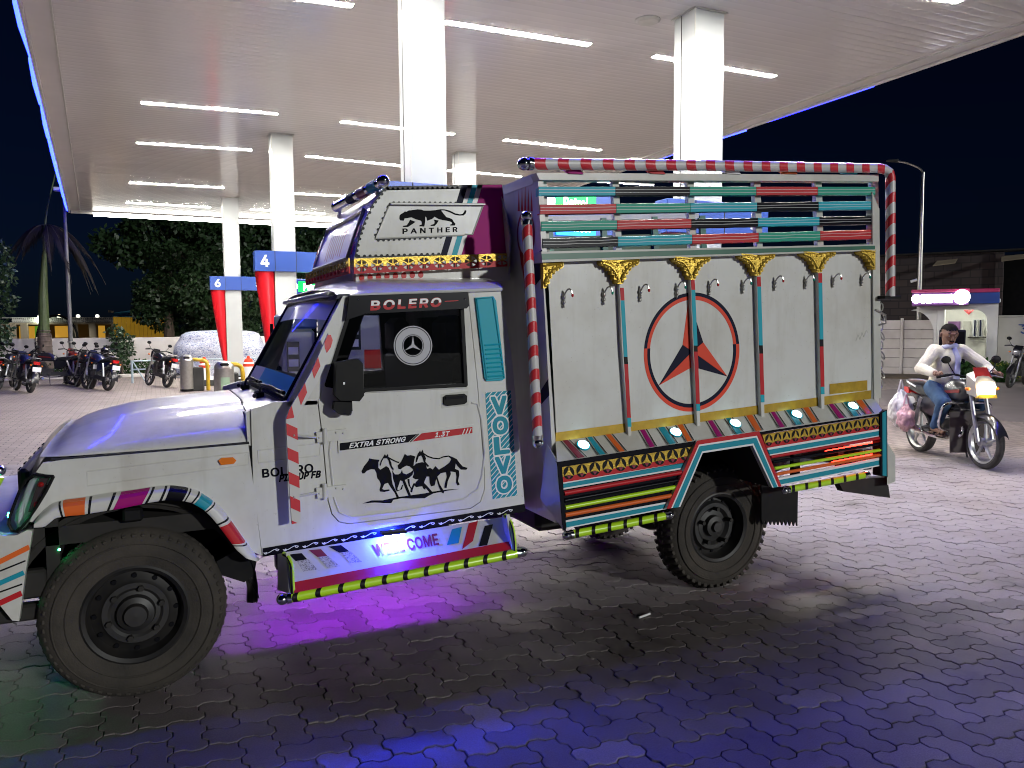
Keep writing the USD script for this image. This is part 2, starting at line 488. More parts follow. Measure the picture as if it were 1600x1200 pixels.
M['dirt'] = mat('joint_sand', (0.035, 0.030, 0.028), 0.95, var=0.4, vs=6)
M['paver'] = usdkit.material(stage, '/World/Looks/concrete_paver', {
    'tc': ('geometry', {}), 'oi': ('object_info', {}), 'gi': ('geometry', {}),
    'ad': ('math', {'math_type': 'add'}), 'fr': ('math', {'math_type': 'fraction'}),
    'rp': ('rgb_ramp', {'ramp': [(0.0, (0.165, 0.145, 0.145)), (0.4, (0.20, 0.175, 0.175)), (0.7, (0.215, 0.19, 0.192)), (0.93, (0.24, 0.21, 0.21)), (1.0, (0.34, 0.305, 0.30))]}),
    'n1': ('noise_texture', {'scale': 1.1, 'detail': 5.0, 'roughness': 0.6}), 'r1': ('rgb_ramp', {'ramp': [(0.28, (0.42, 0.40, 0.38)), (0.38, (0.78, 0.76, 0.74)), (0.58, (1.0, 1.0, 1.0)), (0.8, (1.12, 1.05, 1.0))]}),
    'n2': ('noise_texture', {'scale': 160.0, 'detail': 4.0, 'roughness': 0.7}), 'r2': ('rgb_ramp', {'ramp': [(0.35, (0.72, 0.72, 0.73)), (0.65, (1.08, 1.07, 1.06))]}),
    'm1': ('mix_color', {'blend_type': 'multiply', 'fac': 1.0, 'use_clamp': False}), 'm2': ('mix_color', {'blend_type': 'multiply', 'fac': 1.0, 'use_clamp': False}),
    'b': ('bump', {'strength': 0.35, 'distance': 0.004}), 'p': ('principled_bsdf', {'roughness': 0.62, 'specular_ior_level': 0.4})},
    [('oi.random', 'ad.value1'), ('gi.random_per_island', 'ad.value2'), ('ad.value', 'fr.value1'), ('fr.value', 'rp.fac'), ('tc.position', 'n1.vector'), ('tc.position', 'n2.vector'),
     ('n1.fac', 'r1.fac'), ('n2.fac', 'r2.fac'), ('rp.color', 'm1.a'), ('r1.color', 'm1.b'), ('m1.result', 'm2.a'), ('r2.color', 'm2.b'), ('m2.result', 'p.base_color'), ('n2.fac', 'b.height'), ('b.normal', 'p.normal')], surface='p.BSDF')
M['farpave'] = usdkit.material(stage, '/World/Looks/far_paving', {
    'tc': ('geometry', {}), 'br': ('brick_texture', {'scale': 1.0, 'brick_width': 0.225, 'row_height': 0.1125, 'mortar_size': 0.007, 'mortar_smooth': 0.3, 'bias': 0.0, 'color1': (0.31, 0.262, 0.235), 'color2': (0.25, 0.208, 0.19), 'mortar': (0.07, 0.06, 0.055)}),
    'n1': ('noise_texture', {'scale': 0.5, 'detail': 6.0, 'roughness': 0.65}), 'r1': ('rgb_ramp', {'ramp': [(0.3, (0.70, 0.66, 0.64)), (0.55, (1.0, 1.0, 1.0)), (0.8, (1.12, 1.05, 1.0))]}),
    'm1': ('mix_color', {'blend_type': 'multiply', 'fac': 1.0, 'use_clamp': False}), 'p': ('principled_bsdf', {'roughness': 0.65})},
    [('tc.position', 'br.vector'), ('tc.position', 'n1.vector'), ('n1.fac', 'r1.fac'), ('br.color', 'm1.a'), ('r1.color', 'm1.b'), ('m1.result', 'p.base_color')], surface='p.BSDF')
M['asphalt'] = mat('worn_road', (0.15, 0.128, 0.125), 0.75, var=0.45, vs=0.9, var2=(0.20, 0.17, 0.165), bump=0.3, bs=70)
M['earth'] = mat('dry_earth', (0.12, 0.095, 0.07), 0.95, var=0.4, vs=1.2, bump=0.4, bs=8)

ground = thing('ground', None, kind='structure')
part(ground, 'base', bb(-120, 160, -40, 260, -0.4, -0.034), 'earth')

# near paving: herringbone of zigzag pavers, each one a solid piece with a chamfered rim
W = 0.128
XA, XB, YA, YB_ = -2.2, 9.8, 1.35, 12.0


def zig(t):
    t = t % 1.0
    a = 0.085
    if t < .09: return a * t / .09
    if t < .41: return a
    if t < .59: return a - 2 * a * (t - .41) / .18
    if t < .91: return -a
    return -a + a * (t - .91) / .09


def paver_outline(u0, v0, du, dv):
    br = [.09, .41, .59, .91]

    def run(a, b):
        ks = [a] + [k + q for k in range(int(math.floor(min(a, b))) - 1, int(math.ceil(max(a, b))) + 1) for q in br if min(a, b) + 1e-6 < k + q < max(a, b) - 1e-6]
        return sorted(ks) if b > a else sorted(ks, reverse=True)
    o = [(u, v0) for u in run(u0, u0 + du)] + [(u0 + du, v) for v in run(v0, v0 + dv)] + [(u, v0 + dv) for u in run(u0 + du, u0)] + [(u0, v) for v in run(v0 + dv, v0)]
    return np.array([(u + zig(v), v + zig(u)) for u, v in o]) * W


def paver_mesh(o, tilt, dz):
    q = Polygon(o).buffer(-0.0022, join_style=2)
    inn = Polygon(o).buffer(-0.0050, join_style=2)
    if len(q.exterior.coords) != len(inn.exterior.coords): inn = affinity.scale(q, 0.955, 0.955)
    a = np.array(q.exterior.coords)[:-1]; b = np.array(inn.exterior.coords)[:-1]; n = len(a); c = a.mean(0)
    z = lambda p: dz + (p - c) @ tilt
    v = np.vstack([np.c_[a, np.full(n, -0.02)], np.c_[a, z(a) - 0.0022], np.c_[b, z(b)], [[*c, dz]]])
    f = []
    for i in range(n):
        j = (i + 1) % n
        f += [[i, j, n + j], [i, n + j, n + i], [n + i, n + j, 2 * n + j], [n + i, 2 * n + j, 2 * n + i]]
    f += [[2 * n + i, 2 * n + (i + 1) % n, 3 * n] for i in range(n)]
    m = trimesh.Trimesh(v, f, process=False)
    if m.face_normals[-1][2] < 0: m.invert()
    return m


def visible(x, y, z=0.0, pad=60):
    v = R @ (np.array([x, y, z]) - EYE)
    if v[2] < 0.5: return None
    px, py = v[0] / v[2] * FPX + 800, v[1] / v[2] * FPX + 600
    return v[2] if -pad < px < 1600 + pad and -pad < py < 1200 + pad else None


pavers = []
for i in range(-60, 140):
    for k in range(-60, 60):
        for du, dv, ou, ov in ((2, 1, 0, 0), (1, 2, 2, -1)):
            u0, v0 = i + 4 * k + ou, i + ov
            x, y = (u0 + du / 2) * W, (v0 + dv / 2) * W
            if XA < x < XB and YA < y < YB_:
                d = visible(x, y)
                if d is not None and d < 9.6: pavers.append((d, u0, v0, du, dv, x, y))
pavers.sort()
stuff = []
for n, (d, u0, v0, du, dv, x, y) in enumerate(pavers):
    m = paver_mesh(paver_outline(u0, v0, du, dv), RNG.normal(0, 0.006, 2), RNG.normal(0, 0.0013))
    if n < 300: part(ground, 'paver', m, 'paver', smooth=False)
    else: stuff.append(m)
part(ground, 'paving', stuff, 'paver', smooth=False, kind='stuff')
near_area = unary_union([sbox(x - .135, y - .135, x + .135, y + .135) for d, u0, v0, du, dv, x, y in pavers]).buffer(0.02).buffer(-0.09).simplify(0.05)
part(ground, 'sand_bed', ext_z(near_area.buffer(0.03), -0.03, -0.016), 'dirt')
ROAD = Polygon([(11.2, -8), (13.0, 9.0), (13.6, 13.3), (60, 13.3 + 8), (60, -8)])
forecourt = Polygon([(-30, -6), (30, -6), (30, 30), (-30, 30)]).difference(near_area.buffer(-0.02)).difference(ROAD)
single('forecourt_paving', ext_z(forecourt, -0.022, -0.005), 'farpave', kind='structure')
single('road', ext_z(ROAD, -0.03, 0.004), 'asphalt', kind='structure')

# ------------------------------------------------------------------ canopy
ZC = 5.5
canopy = thing('petrol_station_canopy', 'wide flat petrol station canopy with glossy white ribbed ceiling and blue lit edge', 'canopy', (4.5, 17, ZC))
CA, CB, CC, CD = np.array([-0.62, 5.2]), np.array([10.28, 5.2]), np.array([10.5, 29.45]), np.array([-2.02, 29.35])
rows = []
nrow = 162
prof = [(0.0, 0.0028), (0.03, 0.0028), (0.045, 0.0009), (0.3, 0.0002), (0.5, 0.0), (0.7, 0.0002), (0.955, 0.0009), (0.97, 0.0028)]
pv = []
for r in range(nrow):
    wob = RNG.normal(0, 0.0006)
    for s, dz in prof:
        t = (r + s) / nrow
        a, b = CA + (CD - CA) * t, CB + (CC - CB) * t
        pv.append([[*(a + (b - a) * q), ZC + dz + wob + RNG.normal(0, 0.0002)] for q in np.linspace(0, 1, 7)])
pv = np.array(pv); nu, nv = pv.shape[:2]
f = []
for i in range(nu - 1):
    for j in range(nv - 1):
        a = i * nv + j; f += [[a, a + nv, a + nv + 1], [a, a + nv + 1, a + 1]]
cm = trimesh.Trimesh(pv.reshape(-1, 3), f, process=False)
if cm.face_normals[:, 2].mean() > 0: cm.invert()
part(canopy, 'ceiling', cm, 'ceiling', smooth=40)
out = Polygon([CA + (-.3, -.3), CB + (.3, -.3), CC + (.3, .3), CD + (-.3, .3)])
inn = Polygon([CA, CB, CC, CD])
part(canopy, 'roof', ext_z(out, ZC + 0.35, ZC + 0.8), 'fascia')


def edge_bar(a, b, w, z0, z1, off):
    d = (b - a) / np.linalg.norm(b - a); nrm = np.array([d[1], -d[0]])
    q = [a + nrm * off, b + nrm * off, b + nrm * (off + w), a + nrm * (off + w)]
    return ext_z(Polygon(q), z0, z1)


cen = np.array([4.5, 17.0])
for a, b in ((CA, CB), (CB, CC), (CC, CD), (CD, CA)):
    d = (b - a) / np.linalg.norm(b - a); nrm = np.array([d[1], -d[0]])
    part(canopy, 'fascia', edge_bar(a - d * .3, b + d * .3, 0.05, ZC - 0.06, ZC + 0.8, 0.30), 'fascia')
    part(canopy, 'edge_soffit', edge_bar(a - d * .02, b + d * .02, 0.298, ZC - 0.016, ZC + 0.01, 0.0), 'fascia')
    part(canopy, 'edge_trim', edge_bar(a, b, 0.025, ZC - 0.03, ZC - 0.0165, 0.0), 'trim')
# blue tubes run along the outside of the edges in lengths with small kinks
def tube_run(a, b, n, off, z, r, mt='blueled'):
    d = (b - a) / np.linalg.norm(b - a); nrm = np.array([d[1], -d[0]])
    for k in range(n):
        p, q = a + (b - a) * ((k + .012) / n), a + (b - a) * ((k + .988) / n)
        w = RNG.normal(0, 0.014, 2)
        part(canopy, 'edge_tube', tube([[*(p + nrm * (off + w[0])), z + w[1]], [*((p + q) / 2 + nrm * (off + w[0] * .2)), z - .01], [*(q + nrm * (off - w[1])), z - w[0]]], r, 8), mt)


tube_run(CD, CA, 9, 0.385, ZC - 0.02, 0.034, 'bluefar')
tube_run(CA, CB, 5, 0.385, ZC - 0.02, 0.032)
tube_run(CB + (CC - CB) * .17, CB + (CC - CB) * .42, 2, 0.385, ZC - 0.02, 0.02, 'bluefar')
disc = at(1012, 31, 'z', ZC)
part(canopy, 'ceiling_disc', rev([(0, -0.03), (0.13, -0.03), (0.16, -0.012), (0.16, 0.004), (0, 0.004)], 'z', 24, disc), 'trim')

# ceiling tubes, each a fitting of its own
strips = [((221, 163), (434, 180.5)), ((214, 225.5), (393, 237)), ((202.5, 287.5), (349.5, 295)), ((197.6, 318.3), (328.3, 325.7)),
          ((385, -11), (551, 12.5)), ((532.5, 192.5), (709, 212)), ((478, 246), (640, 262.5)), ((460, 304), (545, 309)), ((391, 328.7), (507, 335.3)),
          ((695, 37.5), (921, 73)), ((787.5, 221), (937.5, 237)), ((700, 268), (814, 278)), ((640, 314), (800, 323)), ((620, 340), (760, 347)),
          ((1022, 90.5), (1209.5, 122.5)), ((1290, -28), (1500, 6)), ((905, -86), (1168, -46)), ((395, -161), (650, -118)), ((985, 250), (1130, 261)), ((890, 283), (1020, 291))]
names = ['leftmost tube nearest the camera, above the left column', 'second row from the front, left group', 'third row, left group, just before the far column', 'fourth row, left group, close to the far edge',
         'at the top edge of the photo, above the cab', 'half hidden by the big front column left of centre', 'directly above the front of the crown, behind it', 'between the far columns above the numbered boards', 'shortest tube in the far row between two columns',
         'large, just right of the big front column', 'small, above the front corner of the cargo box', 'faint, low, touching the crown top behind the front column', 'far row seen over the crown', 'last row, mostly hidden by the crown',
         'passing behind the right front column', 'cut by the top edge of the photo at right', 'above the cargo box, out of the picture', 'above the cab, out of the picture', 'hidden behind the top rail of the cargo box', 'far, behind the cargo box slats']
for k, (a, b) in enumerate(strips):
    p, q = at(*a, 'z', ZC - 0.03), at(*b, 'z', ZC - 0.03)
    L = np.linalg.norm(q - p); u = (q - p) / L; s = np.array([-u[1], u[0], 0])
    t = thing('ceiling_light', 'lit white tube, ' + names[k], 'ceiling light', (p + q) / 2, group='tube lights under the canopy')
    c = (p + q) / 2; rz = math.atan2(u[1], u[0])
    part(t, 'housing', bx(c + (0, 0, 0.0405), (L + .04, 0.145, 0.03), 0.004, rz), 'trim')
    part(t, 'tube', bx(c + (0, 0, 0.038), (L, 0.125, 0.03), 0.003, rz), 'strip')
p, q = at(145.4, 331.5, 'y', 29.50) - (0, 0, .05), at(560, 353, 'y', 29.55) - (0, 0, .05)
t = thing('ceiling_light', 'long continuous bright tube along the far edge of the canopy above the trees', 'ceiling light', (p + q) / 2)
part(t, 'tube', tube([p, (p + q) / 2, q], 0.085, 12), 'edgestrip')
part(t, 'housing', bx((p + q) / 2 + (0, 0, 0.085), (np.linalg.norm(q - p), 0.12, 0.02), 0, math.atan2((q - p)[1], (q - p)[0])), 'trim')

# ------------------------------------------------------------------ columns with number boards
RC = math.radians(1.2)


def column(x0, x1, yf, label, num=None, fin=True, board=True, other=None):
    t = thing('canopy_column', label, 'column', (x0, yf, 0))
    w = x1 - x0; d = w * 0.95
    part(t, 'cladding', bb(x0, x1, yf, yf + d, 0.2, ZC, 0.006), 'column')
    part(t, 'corner_trim', bb(x0 - 0.004, x0 + 0.02, yf + d * .62, yf + d * .62 + 0.012, 0.2, ZC - .002), 'darkline')
    part(t, 'corner_trim', bb(x0 - 0.003, x0 + 0.012, yf - 0.003, yf + 0.010, 0.2, ZC - .002), 'trim')
    part(t, 'collar', bb(x0 - .03, x1 + .03, yf - .03, yf + d + .03, ZC - 0.018, ZC - 0.004), 'trim')
    part(t, 'plinth', bb(x0 - .06, x1 + .06, yf - .06, yf + d + .06, 0.0, 0.22, 0.01), 'concrete')
    if board:
        z0, z1 = 2.77, 3.175; a, b = x0 - w * .95, x1 + w * 1.6
        bd = part(t, 'number_board', bb(a, b, yf - 0.05, yf + d * .5, z0, z1, 0.006), 'signblue')
        for xx in (x0, x1): part(bd, 'seam', bb(xx - .006, xx + .006, yf - .053, yf - .048, z0, z1), 'darkline')
        if num:
            for nn, cx in ((num, (a + x0) / 2), (other or num, x1 + w * 1.13)):
                g = glyphs(nn); h = 0.24; ww = 0.17
                g = affinity.translate(affinity.scale(g, ww, h, origin=(0, 0)), cx - ww / 2, (z0 + z1) / 2 - h / 2)
                part(bd, 'number', ext_y(g, yf - 0.056, yf - 0.0505), 'signwhite')
        if fin:
            # tapered red fin, rounded in front
            def fn(u, v):
                z = 0.28 + (z0 - 0.28) * v; wid = (w * .92) * (0.06 + 0.94 * v ** 0.72)
                ang = PI * u
                return (x0 - wid + wid * (0.5 - 0.5 * math.cos(ang)), yf + 0.10 - 0.13 * math.sin(ang), z)
            m = grid(fn, 13, 16)
            part(t, 'fin', m, 'signred', smooth=60)
            part(t, 'fin_back', ext_y(Polygon([(x0 - w * .92 * (0.06 + 0.94 * v ** .72), 0.28 + (z0 - .28) * v) for v in np.linspace(0, 1, 9)] + [(x0, z0), (x0, .28)]), yf + .10, yf + .11), 'signred')
    return t


cA = at(642, 250, 'y', 8.2)[0]; cA1 = at(698, 250, 'y', 8.2)[0]
column(cA, cA1, 8.2, 'big white square column nearest the camera behind the cab, left of centre', '2', fin=False, other='1')
column(6.14, 6.585, 8.02, 'big white square column behind the cargo box, right of centre', '1', fin=True)
column(2.265, 2.68, 16.4, 'white column with the blue board numbered 4 and a red fin', '4', other='3')
column(1.985, 2.43, 24.8, 'farthest white column with the blue board numbered 6 and a red fin', '6', other='5')
column(6.26, 6.68, 16.5, 'slim white column seen just right of the big front column above the crown', '3', fin=True)

# ------------------------------------------------------------------ pump islands and pumps
for x0, x1, y0, y1, lab in ((1.2, 5.2, 24.0, 25.9, 'black kerbed pump island under the farthest column'), (1.5, 5.0, 15.6, 17.3, 'black kerbed pump island under the column numbered 4'), (1.0, 5.4, 7.0, 8.9, 'black kerbed pump island behind the cab'), (5.45, 7.7, 6.9, 8.8, 'black kerbed pump island behind the cargo box')):
    t = thing('pump_island', lab, 'pump island', (x0, y0, 0))
    part(t, 'kerb', bb(x0, x1, y0, y1, 0, 0.17, 0.02), 'concrete')
    part(t, 'deck', bb(x0 + .06, x1 - .06, y0 + .06, y1 - .06, 0.17, 0.178), 'fascia')
M['litgreen'] = mat('lit_green_sign', (0.0, 0.6, 0.1), 0.4, emit=(0.0, 1.0, 0.06), es=1.3)
M['litwhite'] = mat('lit_white_sign', (0.8, 0.9, 0.85), 0.4, emit=(0.9, 1.0, 0.92), es=3.2)
M['litblue'] = mat('lit_blue_sign', (0.0, 0.3, 0.8), 0.4, emit=(0.0, 0.3, 1.0), es=1.2)
M['screen'] = mat('pump_screen', (0.03, 0.03, 0.035), 0.2, coat=0.6)


def swoosh(x, y, w, z0):
    out = []
    for k, off in enumerate((0, 0.16)):
        pts = [(x + w * (off + .02 + .55 * s ** 1.6), z0 + .95 * (1 - s) ** 1.1 * .8) for s in np.linspace(0, 1, 12)]
        out.append(ext_y(LineString(pts).buffer(w * (.055 if k else .075), cap_style=2), y - .004, y))
    return out


def pump(x0, y0, w, d, h, label):
    t = thing('fuel_pump', label, 'fuel pump', (x0, y0, .178))
    z = .178
    part(t, 'cabinet', bb(x0, x0 + w, y0, y0 + d, z, z + h, 0.03), 'column')
    part(t, 'head', bb(x0 - .02, x0 + w + .02, y0 - .02, y0 + d + .02, z + h + .001, z + h + .14, 0.02), 'signblue')
    sc = part(t, 'display', bb(x0 + w * .12, x0 + w * .5, y0 - .012, y0 + .01, z + h - .5, z + h - .12, .004), 'screen')
    for k in range(3): part(sc, 'readout', bb(x0 + w * .16, x0 + w * .46, y0 - .016, y0 - .012, z + h - .47 + k * .115, z + h - .40 + k * .115), 'signwhite')
    part(t, 'red_label', bb(x0 + w * .55, x0 + w * .9, y0 - .006, y0 + .01, z + h - .68, z + h - .5), 'signred')
    lb = part(t, 'fuel_label', bb(x0 + w * .12, x0 + w * .5, y0 - .006, y0 + .01, z + h - .76, z + h - .63), 'signblue')
    g = affinity.translate(affinity.scale(glyphs('Diesel'), w * .3, .07, origin=(0, 0)), x0 + w * .16, z + h - .73)
    part(lb, 'lettering', ext_y(g, y0 - .009, y0 - .0065), 'signwhite')
    for m in swoosh(x0 + w * .1, y0 - .001, w, z + .25): part(t, 'swoosh', m, 'signblue')
    for sx in (0, 1):
        xx = x0 - .05 if sx == 0 else x0 + w + .05
        nz = part(t, 'nozzle_holder', bb(xx - .05, xx + .05, y0 + .1, y0 + .34, z + .75, z + 1.1, .015), 'black')
        part(nz, 'nozzle', tube([(xx, y0 + .12, z + 1.16), (xx, y0 + .1, z + 1.0), (xx, y0 + .05, z + .85)], .022, 8), 'black')
        part(t, 'hose', tube(smoothpath([(xx, y0 + .12, z + 1.15), (xx + (sx - .5) * .25, y0 + .02, z + .6), (xx + (sx - .5) * .2, y0 + .1, z + .2), (xx, y0 + .3, z + .35), (xx, y0 + .35, z + 1.5)]), .016, 8), 'black')
    return t


pump(1.47, 7.35, 0.62, 0.5, 1.75, 'white fuel pump with display and blue swooshes seen through the cab windows')
pump(0.98 + .12, 7.6, 0.30, 0.4, 1.45, 'narrow white pump cabinet seen through the windscreen')
pump(4.0, 7.4, 0.7, 0.5, 1.75, 'white fuel pump behind the front corner of the cargo box')
pump(2.95, 16.6, 0.7, 0.5, 1.75, 'white fuel pump beyond the cab roof beside the column numbered 4')


def lit_sign(a, b, y, zt, label, base):
    t = thing('lit_sign', label, 'lit sign', base)
    x0, x1 = a, b
    part(t, 'post', bb((x0 + x1) / 2 - .04, (x0 + x1) / 2 + .04, y + .05, y + .13, base[2], zt - .62), 'steel')
    part(t, 'cabinet', bb(x0 - .2, x1 + .35, y + .005, y + .16, zt - .62, zt + .06, .02), 'signblue')
    g = part(t, 'green_panel', bb(x0, x1, y - .02, y, zt - .22, zt), 'litgreen')
    gl = affinity.translate(affinity.scale(glyphs('Petrol'), (x1 - x0) * .62, .15, origin=(0, 0)), x0 + (x1 - x0) * .18, zt - .19)
    part(g, 'lettering', ext_y(gl, y - .026, y - .021), 'litwhite')
    part(t, 'logo', rev([(0, -.01), (.07, -.01), (.07, .01), (0, .01)], 'y', 20, (x0 - .08, y - .012, zt - .1)), 'litwhite')
    b_ = part(t, 'blue_panel', bb(x0, x1, y - .02, y, zt - .5, zt - .28), 'litblue')
    gl = affinity.translate(affinity.scale(glyphs('Diesel'), (x1 - x0) * .55, .13, origin=(0, 0)), x0 + (x1 - x0) * .3, zt - .455)
    part(b_, 'lettering', ext_y(gl, y - .026, y - .021), 'litwhite')


q0, q1 = at(868, 305, 'y', 8.4), at(930, 305, 'y', 8.4)
lit_sign(q0[0], q1[0], 8.4, q0[2] + .03, 'lit green and blue fuel sign glimpsed between the slats of the cargo box', (q0[0] + .3, 8.45, .178))
q0, q1 = at(466, 440, 'y', 17.2), at(486, 440, 'y', 17.2)
lit_sign(q0[0], q1[0] + .3, 17.2, q0[2], 'lit green fuel sign just right of the column numbered 4', (q0[0] + .2, 17.25, .178))

# ================================================================== THE TRUCK
YD, YF, YB, YS, YC = 3.72, 3.665, 3.62, 3.50, 3.95        # planes of door, flare, box wall, skirt, crown side
YM = 4.53                                                   # middle of the truck
YD2, YB2 = 2 * YM - YD, 2 * YM - YB
truck = thing('decorated_pickup_truck', 'white cab pickup truck with painted cargo box, striped pipes and running horses on its door', 'pickup truck', (1.5, YM, 0))


def P(px, py, y): return at(px, py, 'y', y)


def xz(px, py, y): return tuple(at(px, py, 'y', y)[[0, 2]])


# -------- wheels
def wheel(cx, cy_out, r, width, name, rear=False, inner=False):
    c = np.array([cx, cy_out, r]); w = width
    k = r / 0.385
    prof = [(0.215, w * .10), (0.232, 0.018), (0.262, 0.004), (0.30, 0.0), (0.335, 0.008), (0.362, 0.028), (0.376, 0.05), (0.381, w * .35), (0.381, w * .65), (0.376, w - .05), (0.362, w - .028), (0.335, w - .008), (0.30, w), (0.26, w - .004), (0.215, w - .03)]
    ty = rev([(a * k, b) for a, b in prof], 'y', 64)
    v = np.array(ty.vertices)
    ty.apply_translation(c)
    t = part(truck, name, ty, 'rubber', smooth=35)
    # tread blocks
    lugs = []
    n = 46 if rear else 58
    for i in range(n):
        a = 2 * PI * i / n
        for row, (y0, y1, ro) in enumerate(((0.012, 0.07, .5), (0.075, 0.115, 0), (w - .07, w - .012, .5))):
            aa = a + (0.5 * 2 * PI / n if row == 1 else 0)
            hgt = 0.012 if rear else 0.006
            rr = ((0.372 if rear else 0.3615) if row != 1 else 0.379) * k
            m = bx((0, 0, 0), (0.024 if rear else 0.02, y1 - y0, hgt * 2), 0.003)
            if row != 1: m.apply_transform(trimesh.transformations.rotation_matrix((0.42 if row == 0 else -0.42), [1, 0, 0]))
            m.apply_transform(trimesh.transformations.rotation_matrix(0.25 * (-1) ** row, [0, 0, 1]))
            m.apply_translation([0, (y0 + y1) / 2, rr])
            m.apply_transform(trimesh.transformations.rotation_matrix(aa, [0, 1, 0])); m.apply_translation(c)
            lugs.append(m)
    part(t, 'tread', lugs, 'rubber', smooth=False)
    rings = [rev([(q * k, -.001), ((q + .004) * k, -.004), ((q + .008) * k, -.001)], 'y', 48, c) for q in (0.266, 0.318)]
    part(t, 'sidewall_rib', rings, 'rubber')
    if inner: return t
    dish = [(0.0, 0.03), (0.03, 0.03), (0.034, 0.05), (0.062, 0.055), (0.068, 0.085), (0.10, 0.09), (0.12, 0.07), (0.145, 0.07), (0.16, 0.092), (0.182, 0.10), (0.19, 0.06), (0.196, 0.024), (0.212, 0.016), (0.222, 0.02), (0.225, 0.05), (0.2, 0.12), (0.0, 0.12)]
    if not rear: dish = [(0.0, -.005), (0.045, -.003), (0.052, 0.02), (0.075, 0.028), (0.082, 0.055), (0.10, 0.058), (0.112, 0.05), (0.135, 0.05), (0.148, 0.066), (0.182, 0.085), (0.19, 0.055), (0.196, 0.024), (0.212, 0.014), (0.222, 0.02), (0.225, 0.05), (0.2, 0.12), (0.0, 0.12)]
    rm = part(t, 'rim', rev([(a * k, b) for a, b in dish], 'y', 48, c), 'rim', smooth=30)
    for i in range(5 if rear else 6):
        a = 2 * PI * i / (5 if rear else 6) + .3
        q = c + np.array([math.cos(a) * .112, 0.06, math.sin(a) * .112]) * np.array([k, 1, k]) * 1.0
        part(rm, 'wheel_nut', cyl(q + (0, -.03, 0), q + (0, .03, 0), .013, n=6), 'chassis')
    for i in range(12):
        a = 2 * PI * i / 12
        q = c + np.array([math.cos(a) * .164, 0.072 if not rear else .092, math.sin(a) * .164]) * np.array([k, 1, k])
        part(rm, 'vent_hole', cyl(q + (0, -.007, 0), q + (0, .02, 0), .0105 if not rear else .008, n=10), 'ink')
    return t


wf = P(212, 965, 3.73); wr = P(1118, 825, 3.80)
wheel(wf[0], 3.728, 0.385, 0.20, 'wheel')
wr = P(1127, 825, 3.80)
wheel(wr[0], 3.80, 0.385, 0.20, 'wheel', rear=True)
wheel(wf[0], YM * 2 - 3.728 - .20, 0.385, 0.20, 'wheel', inner=True)
wheel(wr[0], YM * 2 - 3.80 - .20, 0.385, 0.20, 'wheel', rear=True, inner=True)

# -------- chassis
z0 = lambda x: 0.50 + 0.055 * (x + .3)
part(truck, 'chassis_rail', hull([(x, y, z0(x) + dz) for x in (-.75, 4.35) for y in (4.05, 4.13) for dz in (0, .13)]), 'chassis')
part(truck, 'chassis_rail', hull([(x, y, z0(x) + dz) for x in (-.75, 4.35) for y in (4.93, 5.01) for dz in (0, .13)]), 'chassis')
part(truck, 'front_axle', [cyl((wf[0], 3.9, .38), (wf[0], 5.16, .38), .045), ball((wf[0], 4.75, .38), (.16, .14, .15))], 'chassis')
part(truck, 'rear_axle', [cyl((wr[0], 3.95, .388), (wr[0], 5.1, .388), .06), ball((wr[0], YM, .388), (.19, .17, .18))], 'chassis')
for cx in (wf[0], wr[0]):
    for yy in (4.0, 5.0):
        part(truck, 'leaf_spring', tube(smoothpath([(cx - .55, yy, .60), (cx - .25, yy, .47), (cx, yy, .44), (cx + .3, yy, .49), (cx + .6, yy, .62)]), .03, 6), 'chassis')
part(truck, 'drive_shaft', cyl((.6, YM, .5), (wr[0], YM, .42), .04), 'chassis')
part(truck, 'fuel_tank', bb(1.95, 2.55, 3.95, 4.5, .46, .72, .03), 'chassis')
part(truck, 'gearbox', bb(.2, .95, 4.3, 4.8, .42, .8, .05), 'chassis')

# -------- front fender
flare_out = crop((0, 600), .4335, 125, 495, 150, 462, 185, 435, 235, 420, 300, 412, 390, 397, 480, 385, 550, 374, 620, 368, 670, 374, 720, 390, 762, 418, 800, 450, 842, 505, 880, 560, 912, 605, 940, 640)
flare_in = crop((0, 600), .4335, 122, 520, 160, 518, 200, 485, 245, 478, 300, 473, 370, 462, 440, 450, 520, 433, 600, 420, 648, 422, 690, 430, 730, 452, 760, 480, 797, 525, 830, 570, 852, 600, 885, 628, 938, 646)
fender_side = [(56, 738), (66, 724), (95, 719), (388, 694), (400, 790), (409, 868)] + flare_out[::-1][1:-1] + [(54, 817), (46, 815), (61, 787), (75, 765), (85, 743), (70, 741)]
part(truck, 'front_fender', slab(fender_side, YD, 0.03), 'white2')
part(truck, 'front_fender', ext_y(pp(fender_side, YD), YD2 - .03, YD2), 'white2')
# flare: a rounded lip that stands proud of the fender
FO = np.array([P(a, b, YF + .02) for a, b in flare_out]); FI = np.array([P(a, b, YF) for a, b in flare_in])
sect = [(0.0, 0.055), (0.12, 0.018), (0.35, 0.0), (0.8, -0.002), (0.97, 0.002), (1.0, 0.012), (1.0, 0.20)]


def flare_fn(u, v, inset=0.0):
    k = u * (len(FO) - 1); i = min(int(k), len(FO) - 2); w = k - i
    o = FO[i] * (1 - w) + FO[i + 1] * w; n = FI[i] * (1 - w) + FI[i + 1] * w
    s = [q[0] for q in sect]; d = [q[1] for q in sect]
    kk = v * (len(sect) - 1); j = min(int(kk), len(sect) - 2); ww = kk - j
    a = s[j] * (1 - ww) + s[j + 1] * ww; dy = d[j] * (1 - ww) + d[j + 1] * ww
    q = o + (n - o) * a; q[1] = YF + dy - inset
    return q


